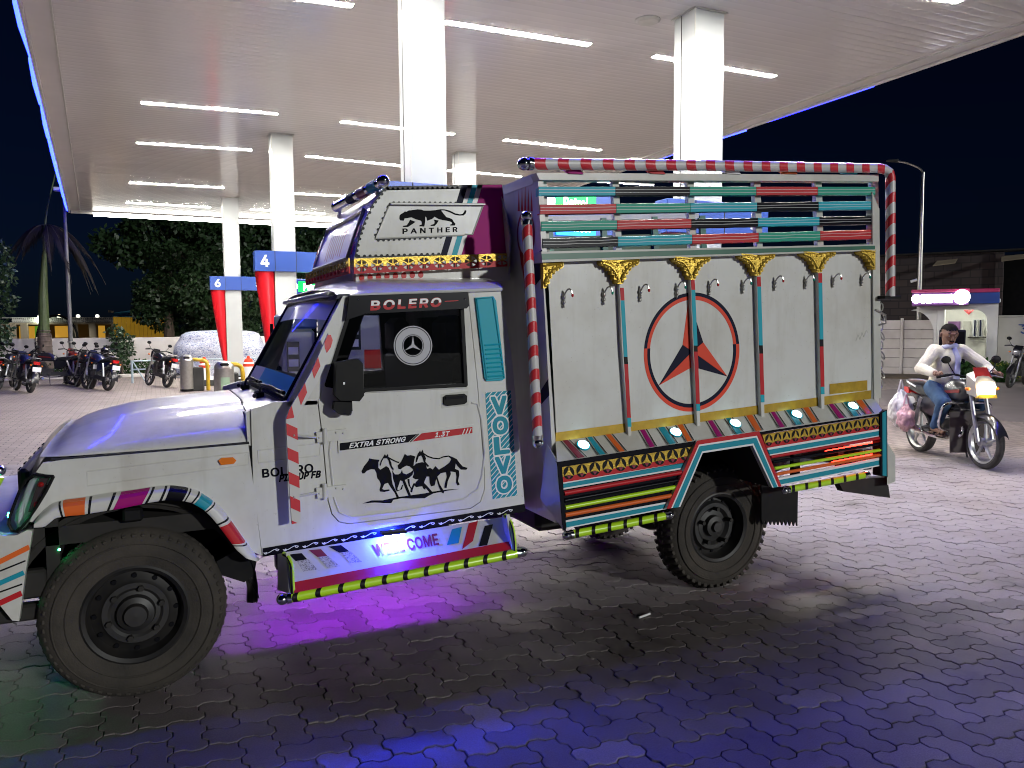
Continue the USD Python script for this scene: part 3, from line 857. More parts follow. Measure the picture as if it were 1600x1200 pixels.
fl = part(truck, 'wheel_arch_flare', grid(lambda u, v: flare_fn(u, v), 60, 19), 'white', smooth=50)
part(truck, 'wheel_arch_flare', xform(grid(lambda u, v: flare_fn(u, v), 40, 13), np.array([[1, 0, 0, 0], [0, -1, 0, 2 * YM], [0, 0, 1, 0], [0, 0, 0, 1.0]])), 'white', smooth=50)
for u0, u1, c in ((.155, .165, 'black'), (.175, .255, 'orange'), (.265, .272, 'black'), (.325, .333, 'black'), (.345, .43, 'magenta'), (.438, .446, 'black'), (.478, .486, 'black'), (.495, .575, 'blackg'), (.583, .59, 'black'), (.622, .63, 'black'), (.638, .70, 'teal'), (.708, .715, 'black'), (.785, .792, 'black'), (.802, .89, 'red'), (.898, .905, 'black')):
    part(fl, 'stripe', grid(lambda u, v: flare_fn(u0 + (u1 - u0) * u, .03 + .79 * v, .0022), 8, 17), c)
# dusty liner behind the flare and the dark inside of the arch
arch = [(wf[0] + .50 * math.cos(a), .40 + .47 * math.sin(a)) for a in np.linspace(-.12, PI + .12, 24)]
part(truck, 'wheel_arch_liner', tube([(x, 3.83, z) for x, z in arch[:20]], .028, 6), 'liner')
lin = grid(lambda u, v: (wf[0] + (.50 + .02 * (1 - v)) * math.cos(-.12 + (PI - .38) * u), 3.79 + .42 * v, .405 + .462 * math.sin(-.12 + (PI - .38) * u)), 28, 4)
part(truck, 'wheel_arch_liner', lin, 'liner')
part(truck, 'wheel_arch_back', ext_y(Polygon([(-.66, .42)] + arch[::-1] + [(.5, .42)]), 4.12, 4.14), 'chassis')
part(truck, 'bump_stop', bb(wf[0] - .035, wf[0] + .045, 3.74, 3.80, .80, .86, .01), 'black')
flap_pts = crop((0, 600), .4335, 780, 640, 850, 600, 925, 640, 915, 690, 880, 715, 800, 690)
part(truck, 'mud_flap', slab(flap_pts, 3.80, .02), 'black')
part(truck, 'mud_flap', hull([P(388, 905, 3.8), P(398, 905, 3.8), P(405, 934, 3.8), P(388, 905, 3.83), P(398, 905, 3.83), P(403, 934, 3.83)]), 'black')
part(truck, 'bumper_bracket', [bb(-.72, -.3, 3.82, 3.88, .40, .47, .01), bb(-.7, -.45, 3.8, 3.86, .50, .62, .01)], 'chassis')

# -------- hood and nose
ZT = [(-.50, 1.045), (-.455, 1.10), (-.42, 1.13), (-.36, 1.168), (-.28, 1.192), (-.15, 1.218), (0, 1.238), (.2, 1.256), (.385, 1.268)]


def ztop(x): return np.interp(x, [a for a, b in ZT], [b for a, b in ZT])


def hood_pt(u, v):
    x = -.455 + .842 * u; e = abs(2 * v - 1); s = 1 if v > .5 else -1
    half = 0.785 - 0.05 * max(0, (-x - .30) / .15) ** 2
    lip = 1.118 + .012 * (x + .4)
    top = max(ztop(x), lip + .004)
    bulge = .014 * (1 / (1 + math.exp(-(0.52 - e) * 40))) * min(1, (x + .46) * 3)
    z = lip + (top - lip) * (1 - e ** 4.5) ** .55 + bulge - .012 * e * e
    return (x, YM + s * e * half, z)


vs_ = np.concatenate([[0], 0.5 - 0.5 * np.cos(np.linspace(0.06, PI - .06, 43)), [1]])
gv = np.array([[hood_pt(u, w) for w in vs_] for u in np.linspace(0, 1, 26) ** 1.3])
f = []
for i in range(gv.shape[0] - 1):
    for j in range(gv.shape[1] - 1):
        a = i * gv.shape[1] + j; n1 = gv.shape[1]; f += [[a, a + n1, a + n1 + 1], [a, a + n1 + 1, a + 1]]
hm = trimesh.Trimesh(gv.reshape(-1, 3), f, process=False)
if hm.face_normals[:, 2].mean() < 0: hm.invert()
part(truck, 'hood', hm, 'white', smooth=50)
gap = [P(x, y, YD + .012) for x, y in ((80, 719), (160, 713), (280, 702), (389, 692))]
part(truck, 'hood_gap', tube(gap, .007, 6), 'darkline')
part(truck, 'nose', grid(lambda u, v: (-.455 - .075 * math.sin(PI / 2 * v) ** .8 - .02 * (1 - (2 * u - 1) ** 2), YM + (2 * u - 1) * (.745 - .01 * v), 1.128 - .36 * v - .012 * (2 * u - 1) ** 2), 24, 12), 'white', smooth=60)
part(truck, 'grille', bb(-.565, -.52, 3.98, 5.08, .80, 1.03, .015), 'black')
for k in range(6): part(truck, 'grille_slat', bb(-.575, -.56, 4.06 + k * .165, 4.12 + k * .165, .81, 1.02, .004), 'chrome')
part(truck, 'nose_underside', bb(-.5, .35, 3.80, 5.26, .72, .80), 'chassis')
part(truck, 'radiator_panel', bb(-.45, -.40, 3.8, 5.26, .5, 1.08), 'chassis')

# headlamp wrapping the corner
lamp = crop((0, 680), .2667, 315, 240, 262, 236, 200, 232, 150, 262, 118, 320, 88, 395, 60, 470, 52, 520, 70, 556, 105, 566, 150, 512, 215, 420, 270, 330)


def lamp_pt(px, py, d=0.0):
    # the lens bends round the corner of the nose: further left means further towards the front
    k = np.clip((84 - px) / 66, 0, 1)
    return at(px, py, 'y', YD - .012 + .05 * k ** 2 - d)


lp = [lamp_pt(*q) for q in lamp]; cenl = np.mean(lp, axis=0)
lv = np.array([cenl + (0, -.03, 0)] + lp + [q + (0.02, .07, 0) for q in lp]); n = len(lp)
f = [[0, 1 + i, 1 + (i + 1) % n] for i in range(n)]
for i in range(n):
    j = (i + 1) % n; f += [[1 + i, 1 + n + i, 1 + n + j], [1 + i, 1 + n + j, 1 + j]]
lm = trimesh.Trimesh(lv, f, process=False)
if lm.face_normals[:n, 1].mean() > 0: lm.invert()
hl = part(truck, 'headlight', trimesh.convex.convex_hull(np.array([q + (.05, .08, 0) for q in lp] + [q + (.08, .16, 0) for q in lp])), 'black')
M['lampback'] = mat('lamp_reflector', (0.80, 0.80, 0.84), 0.3, metal=0.3)
M['lampin'] = mat('lamp_inner', (0.10, 0.07, 0.07), 0.3, metal=0.4)
rb_ = []
for k in range(7):
    t = k / 6
    rb_.append([cenl + (q - cenl) * (.93 - .45 * t ** 2) + np.array([.012 + .03 * t, .022 + .05 * t, 0]) for q in lp + lp[:1]])
rb_ = np.array(rb_)
part(hl, 'reflector', grid(lambda u, v: rb_[int(round(u * 6)), int(round(v * n))], 7, n + 1), 'lampback', smooth=50)
part(hl, 'inner_bezel', hull([lamp_pt(a, b, -.03) + np.array([0, d, 0]) for a, b in ((61, 748), (78, 746), (66, 770), (50, 800), (44, 800), (52, 775)) for d in (0, .02)]), 'lampin')
part(hl, 'bulb', [ball(lamp_pt(64, 757, -.02), .011), ball(lamp_pt(56, 790, -.02), .009)], 'redlens')
part(hl, 'lens', lm, 'lens', smooth=40)
part(hl, 'bulb', [ball(at(63, 757, 'y', YD + .03), .012), ball(at(57, 787, 'y', YD + .03), .010)], 'redlens')
part(hl, 'frame', tube(np.array(lp + lp[:1]) + (0, -.003, 0), .006, 6), 'black')
part(truck, 'green_lamp', ball(at(14, 805, 'y', YD + .05), (.007, .007, .012)), 'ledgreen')
part(truck, 'green_lamp', ball((-.40, 3.80, .70), .006), 'ledgreen')
part(truck, 'green_lamp', bx((-.80, 3.98, .47), (.03, .05, .02)), 'ledgreen')
part(truck, 'cowl_wiper_pad', ball(at(0, 735, 'y', 3.72), .022), 'chrome')  # chrome ball at the end of the front bar
part(truck, 'front_bar', tube([at(-12, 770, 'y', 3.74), at(1, 745, 'y', 3.74)], .014, 8), 'lime')

# bumper corner with stripes
bump = crop((0, 680), .2667, -60, 575, 30, 590, 100, 585, 160, 556, 190, 560, 178, 640, 150, 800, 126, 985, 112, 1090, 72, 1086, 10, 1010, -60, 930)
part(truck, 'bumper', slab(bump, YD + .03, .05), 'white2')
bm = part(truck, 'bumper', bb(-.86, -.60, YD + .032, YD2 - .03, .50, .80, .04), 'white2')
for col, a, b, w in (('orange', (-60, 770), (172, 655), 30), ('black', (-60, 820), (150, 735), 9), ('teal', (-60, 892), (140, 805), 28), ('black', (-60, 940), (130, 872), 9), ('red', (-60, 1010), (127, 925), 32)):
    g = LineString(crop((0, 680), .2667, *a, *b)).buffer(w * .2667 / 2, cap_style=2).intersection(Polygon(bump))
    part(bm, 'stripe', dpoly(g, YD + .03), col)

# side indicator, raised panel, letters on the fender
part(truck, 'side_indicator', hull([q + (0, d, 0) for q in [P(341, 719, YD), P(346, 715, YD), P(364, 714, YD), P(369, 719, YD), P(365, 724, YD), P(345, 726, YD)] for d in (-.012, .002)]), 'amber')


def ridge(pix, y, r=.005, closed=True, m='white2', name='pressed_ridge', parent=None):
    p = [P(a, b, y) + (0, .001, 0) for a, b in pix]
    if closed: p = p + p[:1]
    return part(parent or truck, name, tube(p, r, 6, cap=not closed), m)


ridge(crop((0, 600), .4335, 315, 315, 895, 245, 895, 290, 315, 367), YD, .0035)
ridge(crop((400, 640), .2667, 10, 238, 378, 195, 370, 268, 14, 312), YD, .0035)

# -------- cab sides
cab_out = [(392, 640), (430, 628), (497, 626), (548, 461), (640, 456), (782, 451), (800, 560), (820, 790), (820, 798), (410, 868), (396, 760)]
door = [(549, 465), (497, 627), (505, 690), (513, 782), (519, 803), (530, 815), (545, 818), (735, 794), (750, 784), (756, 766), (757, 745), (746, 605), (731, 458)]
window = [(553, 468), (511, 601), (569, 610), (727, 601), (720, 464)]
side = pp(cab_out, YD); dp = pp(door, YD); wp = pp(window, YD)
part(truck, 'cab_side', ext_y(side.difference(dp.buffer(.0035)), YD, YD + .035), 'white2')
part(truck, 'cab_side', ext_y(side.difference(wp).difference(affinity.translate(wp, -.05, 0)), YD2 - .035, YD2 - .005), 'white2')
part(truck, 'door_gap', ext_y(dp.buffer(.012).difference(dp.buffer(-.02)).intersection(side.buffer(-.004)), YD + .02, YD + .05), 'darkline')
dr = part(truck, 'door', ext_y(dp.buffer(-.001).difference(wp), YD - .003, YD + .03), 'white2')
part(dr, 'window_glass', ext_y(wp.buffer(.006), YD + .012, YD + .016), 'dglass')
part(dr, 'window_seal', ext_y(wp.buffer(.012).difference(wp.buffer(-.006)), YD - .006, YD + .02), 'black')
qpt = [(553, 468), (511, 601), (547, 606), (571, 566), (590, 464)]
vis = [(546, 462), (731, 456), (733, 478), (729, 482), (600, 489), (572, 490), (541, 500)]
vz = part(dr, 'rain_visor', slab(vis, YD - .035, .012), 'blackg')
part(dr, 'rain_visor_edge', slab([(546, 462), (731, 456), (731, 459), (546, 465)], YD - .034, .034), 'blackg')
part(vz, 'lettering', text('BOLERO', [(580, 470), (690, 465), (688, 479), (579, 485)], YD - .035, 1, gap=.12, grow=.5), 'red')
part(vz, 'lettering_top', dpoly(warp(glyphs('BOLERO', True, .12), quadmap([(580, 470), (690, 465), (688, 479), (579, 485)])).intersection(Polygon([(575, 466), (695, 460), (695, 472.5), (575, 478)])), YD - .035, 2), 'signwhite')
part(vz, 'red_line', dpoly(line([(695, 471), (716, 469.5)], 1.4), YD - .035), 'red')
part(vz, 'screw', [ball(P(726, 467, YD - .036), .004), ball(P(560, 468, YD - .036), .003)], 'chrome')
part(dr, 'door_rib', tube([P(570, 613, YD - .001), P(640, 609.5, YD - .001), P(730, 605, YD - .001)], .006, 6), 'white2')
part(dr, 'pressed_ridge', tube([P(a, b, YD - .003) for a, b in crop((350, 420), .45, 395, 560, 372, 575, 366, 640, 383, 800, 400, 845, 440, 862, 600, 845, 830, 800, 880, 765, 895, 720, 905, 640, 893, 520, 880, 470, 860, 465)], .006, 6), 'white2')
# sticker ring on the glass
YG = YD + .012
ring = Point(645, 540).buffer(30, 32); ring = affinity.scale(ring, 1.0, 1.04)


def star(cx, cy, r, ri, sx=1.0, sy=1.0, rot=0):
    pts = []
    for k in range(6):
        a = math.radians(-90 + 60 * k + rot); rr = r if k % 2 == 0 else ri
        pts.append((cx + rr * math.cos(a) * sx, cy + rr * math.sin(a) * sy))
    return Polygon(pts)


M['sticker'] = mat('grey_sticker', (0.42, 0.42, 0.45), 0.5)
circ = lambda r: affinity.scale(Point(645, 540).buffer(r, 32), 1.0, 1.03)
stk = part(dr, 'round_sticker', dpoly(circ(30).difference(circ(28.4)), YG, 2), 'sticker')
part(stk, 'ring', dpoly(circ(27.2).difference(circ(17.0)), YG, 2), 'sticker')
part(stk, 'inner_ring', dpoly(circ(16.0).difference(circ(15.0)), YG, 2), 'sticker')
part(stk, 'star', dpoly(star(645, 540, 14.6, 2.6, 1, 1.03), YG, 2), 'sticker')
# door furniture
part(dr, 'handle', hull([P(a, b, YD) + (0, d, 0) for a, b in ((692, 620), (696, 617), (724, 615), (728, 618), (728, 628), (724, 631), (697, 634), (692, 631)) for d in (-.016, .0)]), 'black')
part(dr, 'handle_recess', dpoly(Polygon([(690, 617), (730, 612), (731, 632), (691, 637)]).buffer(1.2), YD - .003), 'trim')
part(dr, 'handle_lever', hull([P(a, b, YD - .017) + (0, d, 0) for a, b in ((696, 620), (723, 618), (723, 622), (696, 624)) for d in (-.006, 0)]), 'blackg')
for cy_ in (681, 768):
    hg = part(dr, 'hinge', hull([P(a, cy_ + b, YD) + (0, d, 0) for a, b in ((493, -6), (540, -12), (545, -8), (545, 0), (537, 6), (495, 10)) for d in (-.018, 0)]), 'white2')
    part(hg, 'hinge_pin', cyl(P(507, cy_ - 12, YD - .018), P(508, cy_ + 12, YD - .018), .011), 'white2')
    part(hg, 'bolt', [ball(P(525, cy_ - 5, YD - .019), .005, 1), ball(P(536, cy_ - 4, YD - .019), .005, 1), ball(P(499, cy_ + 3, YD - .018), .005, 1)], 'trim')
    part(truck, 'guard_stay', tube([P(458, cy_ + 4 + (-5 if cy_ < 700 else 5), 3.615), P(494, cy_ + 2, YD - .012)], .007, 6), 'trim')
# strip of lettering
bord = [(529, 690), (740, 664.5), (740, 678), (530, 706)]
bd = part(dr, 'name_strip', slab([(528, 688.5), (741, 662.5), (741.5, 680), (529, 708)], YD - .010, .009), 'white2')
part(bd, 'black_field', dpoly(Polygon([(531, 692.5), (652, 678), (638, 691), (531, 704)]), YD - .010), 'blackg')
part(bd, 'red_field', dpoly(Polygon([(659, 677), (738, 667), (738, 676.5), (644, 690)]), YD - .010), 'red')
part(bd, 'stripe', [dpoly(line([(654, 678), (641, 690.5)], 1.6), YD - .010)], 'black')
part(bd, 'lettering', text('EXTRA STRONG', [(548, 692), (635, 682), (632, 690), (545, 700.5)], YD - .010, 2), 'signwhite')
part(bd, 'lettering', text('1.3T', [(681, 675.5), (703, 673), (701, 681), (679, 683.5)], YD - .010, 2), 'signwhite')
part(bd, 'lettering', [dpoly(line([(722 + 5 * k, 679.5 - .6 * k), (726 + 5 * k, 670 - .6 * k)], 1.3), YD - .010, 2) for k in range(3)], 'signwhite')
part(truck, 'lettering', text('BOLERO', [(409, 733), (489, 724), (490, 738), (410, 747)], YD), 'blackg')
part(truck, 'lettering', text('PIK-UP FB', [(438, 742), (502, 735), (500, 746), (436, 753)], YD, grow=.35), 'blackg')

# horses on the door
HO, HS = (540, 680), .1375
horses = [
    [180, 410, 190, 435, 215, 432, 240, 405, 290, 385, 330, 390, 350, 430, 360, 490, 385, 520, 400, 560, 385, 620, 390, 640, 440, 645, 500, 630, 495, 615, 440, 622, 415, 610, 440, 555, 480, 540, 510, 590, 560, 660, 580, 710, 610, 710, 590, 670, 560, 610, 535, 560, 525, 510, 520, 440, 490, 370, 460, 350, 430, 370, 395, 392, 372, 370, 372, 310, 385, 280, 340, 275, 300, 270, 268, 262, 258, 290, 235, 320, 210, 350],
    [430, 240, 445, 215, 460, 235, 480, 212, 485, 245, 530, 270, 580, 295, 612, 303, 600, 317, 540, 292, 500, 272, 518, 310, 525, 350, 545, 380, 540, 400, 520, 380, 498, 330, 488, 290, 470, 262, 430, 262, 410, 300, 395, 350, 385, 340, 400, 290],
    [528, 400, 560, 445, 600, 445, 625, 430, 640, 395, 650, 430, 690, 445, 740, 420, 770, 395, 760, 450, 720, 485, 680, 505, 640, 520, 620, 512, 605, 560, 590, 600, 590, 625, 620, 620, 640, 570, 655, 560, 640, 615, 580, 640, 565, 610, 560, 560, 540, 500],
    [640, 510, 670, 505, 700, 580, 740, 680, 715, 690, 680, 610], [700, 500, 725, 495, 730, 560, 745, 600, 775, 540, 790, 550, 765, 610, 755, 650, 735, 645, 740, 610, 715, 570],
    [590, 345, 600, 382, 625, 386, 650, 365, 690, 345, 725, 352, 765, 385, 775, 430, 790, 440, 770, 350, 775, 300, 790, 240, 740, 225, 700, 232, 672, 212, 655, 250, 630, 300],
    [772, 352, 800, 322, 870, 305, 905, 320, 925, 380, 960, 400, 960, 470, 920, 470, 905, 500, 890, 540, 930, 580, 990, 650, 960, 660, 910, 600, 880, 580, 910, 590, 905, 620, 885, 610, 870, 580, 800, 590, 780, 570, 800, 530, 830, 500, 790, 500, 760, 480, 775, 440],
    [820, 210, 845, 175, 855, 195, 875, 165, 885, 200, 940, 235, 1000, 255, 1060, 260, 1110, 238, 1170, 230, 1220, 250, 1260, 270, 1290, 310, 1330, 355, 1385, 370, 1370, 392, 1310, 390, 1270, 350, 1250, 320, 1240, 380, 1285, 400, 1290, 450, 1275, 520, 1295, 560, 1270, 570, 1255, 540, 1260, 470, 1250, 420, 1190, 410, 1195, 440, 1160, 520, 1145, 600, 1120, 595, 1130, 540, 1150, 470, 1140, 420, 1080, 430, 1040, 470, 1070, 560, 1120, 640, 1110, 660, 1090, 650, 1060, 590, 1030, 490, 1010, 570, 970, 580, 955, 540, 950, 470, 930, 380, 960, 370, 990, 390, 1020, 350, 1040, 372, 1060, 390, 1130, 350, 1180, 310, 1200, 270, 1170, 244, 1110, 252, 1060, 272, 1000, 268, 930, 248, 892, 222, 912, 260, 905, 300, 950, 350, 930, 360, 890, 310, 875, 260, 858, 230, 830, 240, 810, 300, 795, 310, 800, 260],
    [190, 775, 300, 740, 420, 740, 560, 710, 620, 700, 760, 680, 900, 660, 1000, 640, 1180, 615, 1290, 610, 1160, 630, 1000, 660, 940, 690, 900, 715, 760, 720, 640, 715, 540, 735, 520, 770, 430, 770, 330, 765]]
for k, h in enumerate(horses):
    part(dr, 'horse_print' if k < 8 else 'ground_print', dpoly(Polygon(crop(HO, HS, *h)).buffer(0), YD - .003, 1 + (k % 2)), 'ink')

# louvre and word panel on the pillar
lv_ = part(truck, 'pillar_louvre', slab(crop((350, 420), .45, 873, 100, 935, 95, 945, 110, 976, 380, 965, 388, 912, 390, 905, 378), YD - .012, .012), 'cyan')
for k in range(8):
    y0 = 538 + k * 7
    part(lv_, 'louvre_rib', tube([P(757.5 + k * .7, y0 + 1.5, YD - .012), P(782.5 + k * .7, y0 - .5, YD - .012)], .005, 6), 'cyan')
part(lv_, 'louvre_edge', tube([P(a, b, YD - .012) for a, b in crop((350, 420), .45, 877, 104, 933, 100, 972, 378, 912, 385, 877, 104)], .004, 6), 'teal')
VQ = [(758, 613.5), (798, 610), (808, 774), (769.6, 780)]
vm = quadmap(VQ)
vp_ = part(truck, 'word_panel', dpoly(Polygon(VQ), YD), 'teal')
diag = unary_union([LineString([(-.2, a), (1.2, a + .32)]).buffer(.0045) for a in np.arange(-.4, 1.2, .048)]).intersection(sbox(0.0, 0, 1, 1))
letters = []
for k, ch in enumerate('VOLVO'):
    g = affinity.translate(affinity.scale(glyphs(ch), .58, .158, origin=(0, 0)), .21, .795 - k * .187)
    letters.append(g)
st_ = lambda g, r: affinity.scale(affinity.scale(g, 1, 4.1, origin=(0, 0)).buffer(r, join_style=1), 1, 1 / 4.1, origin=(0, 0))
LT = unary_union([st_(g, .022) for g in letters])
halo = unary_union([st_(g, .075) for g in letters])
part(vp_, 'white_lines', dpoly(warp(diag.difference(halo), vm), YD, 2), 'signwhite')
part(vp_, 'letter_outline', dpoly(warp(halo.difference(LT), vm), YD, 2), 'signwhite')

# scroll strip along the sill
sill_top = lambda x: 857 - .1695 * (x - 411)
part(truck, 'sill', slab([(411, 857), (820, 787.5), (821, 799), (411, 870)], YD - .006, .05), 'blackg')
sc = []
for k in range(13):
    x0 = 424 + k * 30.4
    if x0 + 20 > 818: break
    y0 = sill_top(x0) + 6.3
    pts = []
    for t in np.linspace(0, 1, 26):
        X = -12 + 24 * t; Y = 2.0 * math.sin(2 * PI * (t - .5) * .9) * -1
        pts.append((x0 + X, y0 - .1695 * X + Y))
    sc.append(LineString(pts).buffer(.45))
    for sx, sy in ((-1, 1), (1, -1)):
        cx, cy_ = x0 + sx * 8.5, y0 - .1695 * sx * 8.5 + sy * 1.2
        sc.append(LineString([(cx + (3.0 - 2.6 * a) * math.cos(sx * 5.5 * a + (0 if sx > 0 else PI)), cy_ + (2.6 - 2.2 * a) * math.sin(sx * 5.5 * a + (0 if sx > 0 else PI))) for a in np.linspace(0, 1, 16)]).buffer(.5))
part(truck, 'scroll_print', dpoly(unary_union(sc), YD - .006), 'signwhite')

# -------- cab roof, floor, back, interior
zg = lambda x: P(548, 459, YD)[2] + (x - P(548, 459, YD)[0]) * .047


def roof_pt(u, v):
    x = .772 + .875 * u; e = abs(2 * v - 1); s = 1 if v > .5 else -1
    base = zg(x)
    dome = .085 * (1 - .32 * u) * min(1, (.12 + u * 3.2)) + .03
    xx = x + (.035 * e ** 2 if u < .02 else 0)
    z = base + dome * (1 - e ** 3.2) ** .75
    return (xx, YM + s * e * (.82 if u > .1 else .80), z)


gv = np.array([[roof_pt(u, w) for w in vs_] for u in np.concatenate([[0, .02, .05], np.linspace(.1, 1, 12)])])
f = []; n1 = gv.shape[1]
for i in range(gv.shape[0] - 1):
    for j in range(n1 - 1):
        a = i * n1 + j; f += [[a, a + n1, a + n1 + 1], [a, a + n1 + 1, a + 1]]
rm_ = trimesh.Trimesh(gv.reshape(-1, 3), f, process=False)
if rm_.face_normals[:, 2].mean() < 0: rm_.invert()
part(truck, 'roof', rm_, 'white', smooth=50)
part(truck, 'gutter', tube([P(546, 462, YD - .008), P(640, 457.5, YD - .008), P(784, 452, YD - .008)], .010, 8), 'white')
part(truck, 'headliner', bb(.80, 1.62, YD + .03, YD2 - .03, zg(.8) - .02, zg(.8) + .0, 0), 'seat')
part(truck, 'roof_lip', bb(.765, .80, YD + .1, YD2 - .1, zg(.78) - .005, zg(.78) + .02, .005), 'trim')
back = Polygon([(YD + .036, .70), (YD2 - .04, .70), (YD2 - .04, 1.83), (YD + .036, 1.83)])
part(truck, 'cab_back', ext_x(back.difference(sbox(4.0, 1.42, 5.06, 1.70)), 1.60, 1.63), 'white2')
part(truck, 'rear_window', ext_x(sbox(4.0, 1.42, 5.06, 1.70), 1.612, 1.618), 'dglass')
part(truck, 'floor', bb(.40, 1.62, YD + .03, YD2 - .03, .66, .70), 'interior')
part(truck, 'firewall', bb(.375, .40, YD + .02, YD2 - .02, .62, 1.24), 'interior')
dash = [(.42, 1.0), (.42, 1.25), (.60, 1.275), (.80, 1.20), (.84, 1.0)]
part(truck, 'dashboard', ext_y(Polygon(dash), YD + .05, YD2 - .05), 'interior')
part(truck, 'bench_seat', [bb(1.02, 1.5, YD + .1, YD2 - .1, .80, 1.05, .05), bb(1.42, 1.56, YD + .1, YD2 - .1, 1.0, 1.5, .05)], 'interior')
for yy in (4.02, 5.0): part(truck, 'headrest', bb(1.40, 1.50, yy - .15, yy + .15, 1.46, 1.70, .04), 'seat')
sw_c = np.array([.93, 4.05, 1.27]); ring_ = [(.185 * math.cos(a), .185 * math.sin(a)) for a in np.linspace(0, 2 * PI, 25)]
part(truck, 'steering_wheel', [tube([sw_c + (-.6 * b * .5, a, b * .85) for a, b in ring_], .014, 8), cyl(sw_c, sw_c + (-.2, 0, -.16), .02), cyl(sw_c + (0, -.17, 0), sw_c + (0, .17, 0), .012)], 'interior')
# the far door: dark with an opening through which the pump shows
fo = Polygon([tuple(at(a, b, 'y', YD2 - .04)[[0, 2]]) for a, b in ((568, 493), (592, 493), (600, 580), (566, 584), (543, 561))])
fd = sbox(.45, 1.6, .0, 1).buffer(0)
farfr = Polygon([tuple(at(a, b, 'y', YD2 - .05)[[0, 2]]) for a, b in ((546, 466), (507, 606), (742, 600), (730, 450))]).difference(fo.buffer(0))
part(truck, 'far_door_curtain', ext_y(farfr, YD2 - .055, YD2 - .045), 'interior')

# windscreen
wb, wt = np.array([.556, 1.298]), np.array([.826, 1.778])
A0, A1, B0, B1 = (np.array([wb[0], YD + .07, wb[1]]), np.array([wb[0] - .02, YD2 - .08, wb[1]]), np.array([wt[0], YD + .07, wt[1]]), np.array([wt[0] - .02, YD2 - .07, wt[1]]))


def ws(u, v, d=0.0):
    q = (A0 * (1 - u) + A1 * u) * (1 - v) + (B0 * (1 - u) + B1 * u) * v
    nrm = np.array([-.872, 0, .49])
    return q + nrm * (.03 * (1 - (2 * u - 1) ** 2) + d)


wsm = grid(lambda u, v: ws(u, v), 15, 6)
if wsm.face_normals[:, 0].mean() > 0: wsm.invert()
wsc = part(truck, 'windscreen', wsm, 'glass', smooth=60)
per = [ws(u, 0) for u in np.linspace(0, 1, 11)] + [ws(1, v) for v in np.linspace(0, 1, 5)[1:]] + [ws(u, 1) for u in np.linspace(1, 0, 11)[1:]] + [ws(0, v) for v in np.linspace(1, 0, 5)[1:]]
part(wsc, 'seal', tube(np.array(per), .014, 8, cap=False), 'black')
M['band1'] = mat('lilac_film', (0.60, 0.58, 0.70), 0.35, coat=.4)
M['band2'] = mat('blue_film', (0.10, 0.48, 0.72), 0.3, coat=.4)
M['band3'] = mat('pale_blue_film', (0.30, 0.42, 0.48), 0.3, coat=.4)
part(wsc, 'sun_film', grid(lambda u, v: ws(.03 + .62 * u, .78 + .2 * v, .002), 9, 3), 'band1')
part(wsc, 'sun_film', grid(lambda u, v: ws(.65 + .32 * u, .78 + .2 * v, .002), 6, 3), 'band3')
part(wsc, 'lower_film', grid(lambda u, v: ws(.03 + .55 * u, .04 + .17 * v, .002), 9, 3), 'band2')
part(wsc, 'lower_film', grid(lambda u, v: ws(.58 + .39 * u, .04 + .17 * v, .002), 6, 3), 'band1')
for u in (.30, .72):
    q = ws(u, -.06, .03)
    wpr = part(truck, 'wiper', tube(smoothpath([q, ws(u - .06, .02, .05), ws(u - .16, .05, .045), ws(u - .24, .045, .03)]), .007, 6), 'black')
    part(wpr, 'wiper_blade', tube([ws(u - .28, .05, .018), ws(u + .12, .03, .018)], .010, 6), 'black')
    part(wpr, 'wiper_pivot', bx(q, (.05, .05, .04), .01), 'black')
# A pillars and cowl
for s, y0, y1 in ((1, YD, YD + .055), (-1, YD2 - .055, YD2 - .005)):
    part(truck, 'windscreen_pillar', hull([(wb[0] - .01 + dx, y, wb[1] - .02) for dx in (0, .14) for y in (y0, y1)] + [(wt[0] + dx, y, wt[1] + .01) for dx in (-.005, .05) for y in (y0, y1)]), 'white2')
part(truck, 'cowl', grid(lambda u, v: (.388 + .17 * u, YD + .01 + (YD2 - YD - .02) * v, 1.262 - .115 * abs(2 * v - 1) ** 9 + .03 * u * (1 - abs(2 * v - 1) ** 9)), 5, 31), 'white', smooth=50)
part(truck, 'cowl_side', slab([(384, 645), (398, 638), (403, 700), (387, 695)], YD + .012, .05), 'white2')
part(truck, 'cowl_gap', tube([hood_pt(1.0, v) + np.array([.004, 0, .0]) for v in np.linspace(0.01, .99, 41)], .005, 6), 'darkline')
part(truck, 'washer_jet', [ball((.45, y, 1.30), .012, 1) for y in (4.1, 4.9)], 'ledblue' if False else 'black')
# mirror
mr = part(truck, 'door_mirror', hull([P(a, b, 3.60) + (0, d, 0) for a, b in ((526, 566), (560, 561), (567, 568), (569, 618), (562, 627), (532, 626), (524, 618)) for d in (0, .06)]), 'black')
part(mr, 'mirror_glass', bb(P(568, 600, 3.6)[0] - .002, P(568, 600, 3.6)[0] + .004, 3.61, 3.655, P(568, 615, 3.6)[2], P(568, 570, 3.6)[2]), 'chrome')
part(mr, 'mirror_arm', [hull([P(a, b, 3.63) + (0, d, 0) for a, b in ((523, 628), (550, 626), (551, 642), (545, 648), (532, 648), (522, 640)) for d in (0, .05)]), tube([P(540, 640, 3.66), P(545, 645, YD)], .015, 8)], 'black')
part(mr, 'mirror_badge', dpoly(Polygon([(536, 597), (539, 597), (539, 601), (536, 601)]), 3.60), 'signwhite')


# -------- striped guard poles
def striped(pix, y, hw, red, name, mirror=False, base='whiter', th=.02, k=None):
    """a flat board along a pixel path; red: list of pixel polygons"""
    b = part(truck, name, slab(pix, y, th), base)
    for g in red:
        part(b, 'red_band', dpoly(Polygon(g).buffer(0).intersection(Polygon(pix).buffer(0)), y), 'redr')
    return b


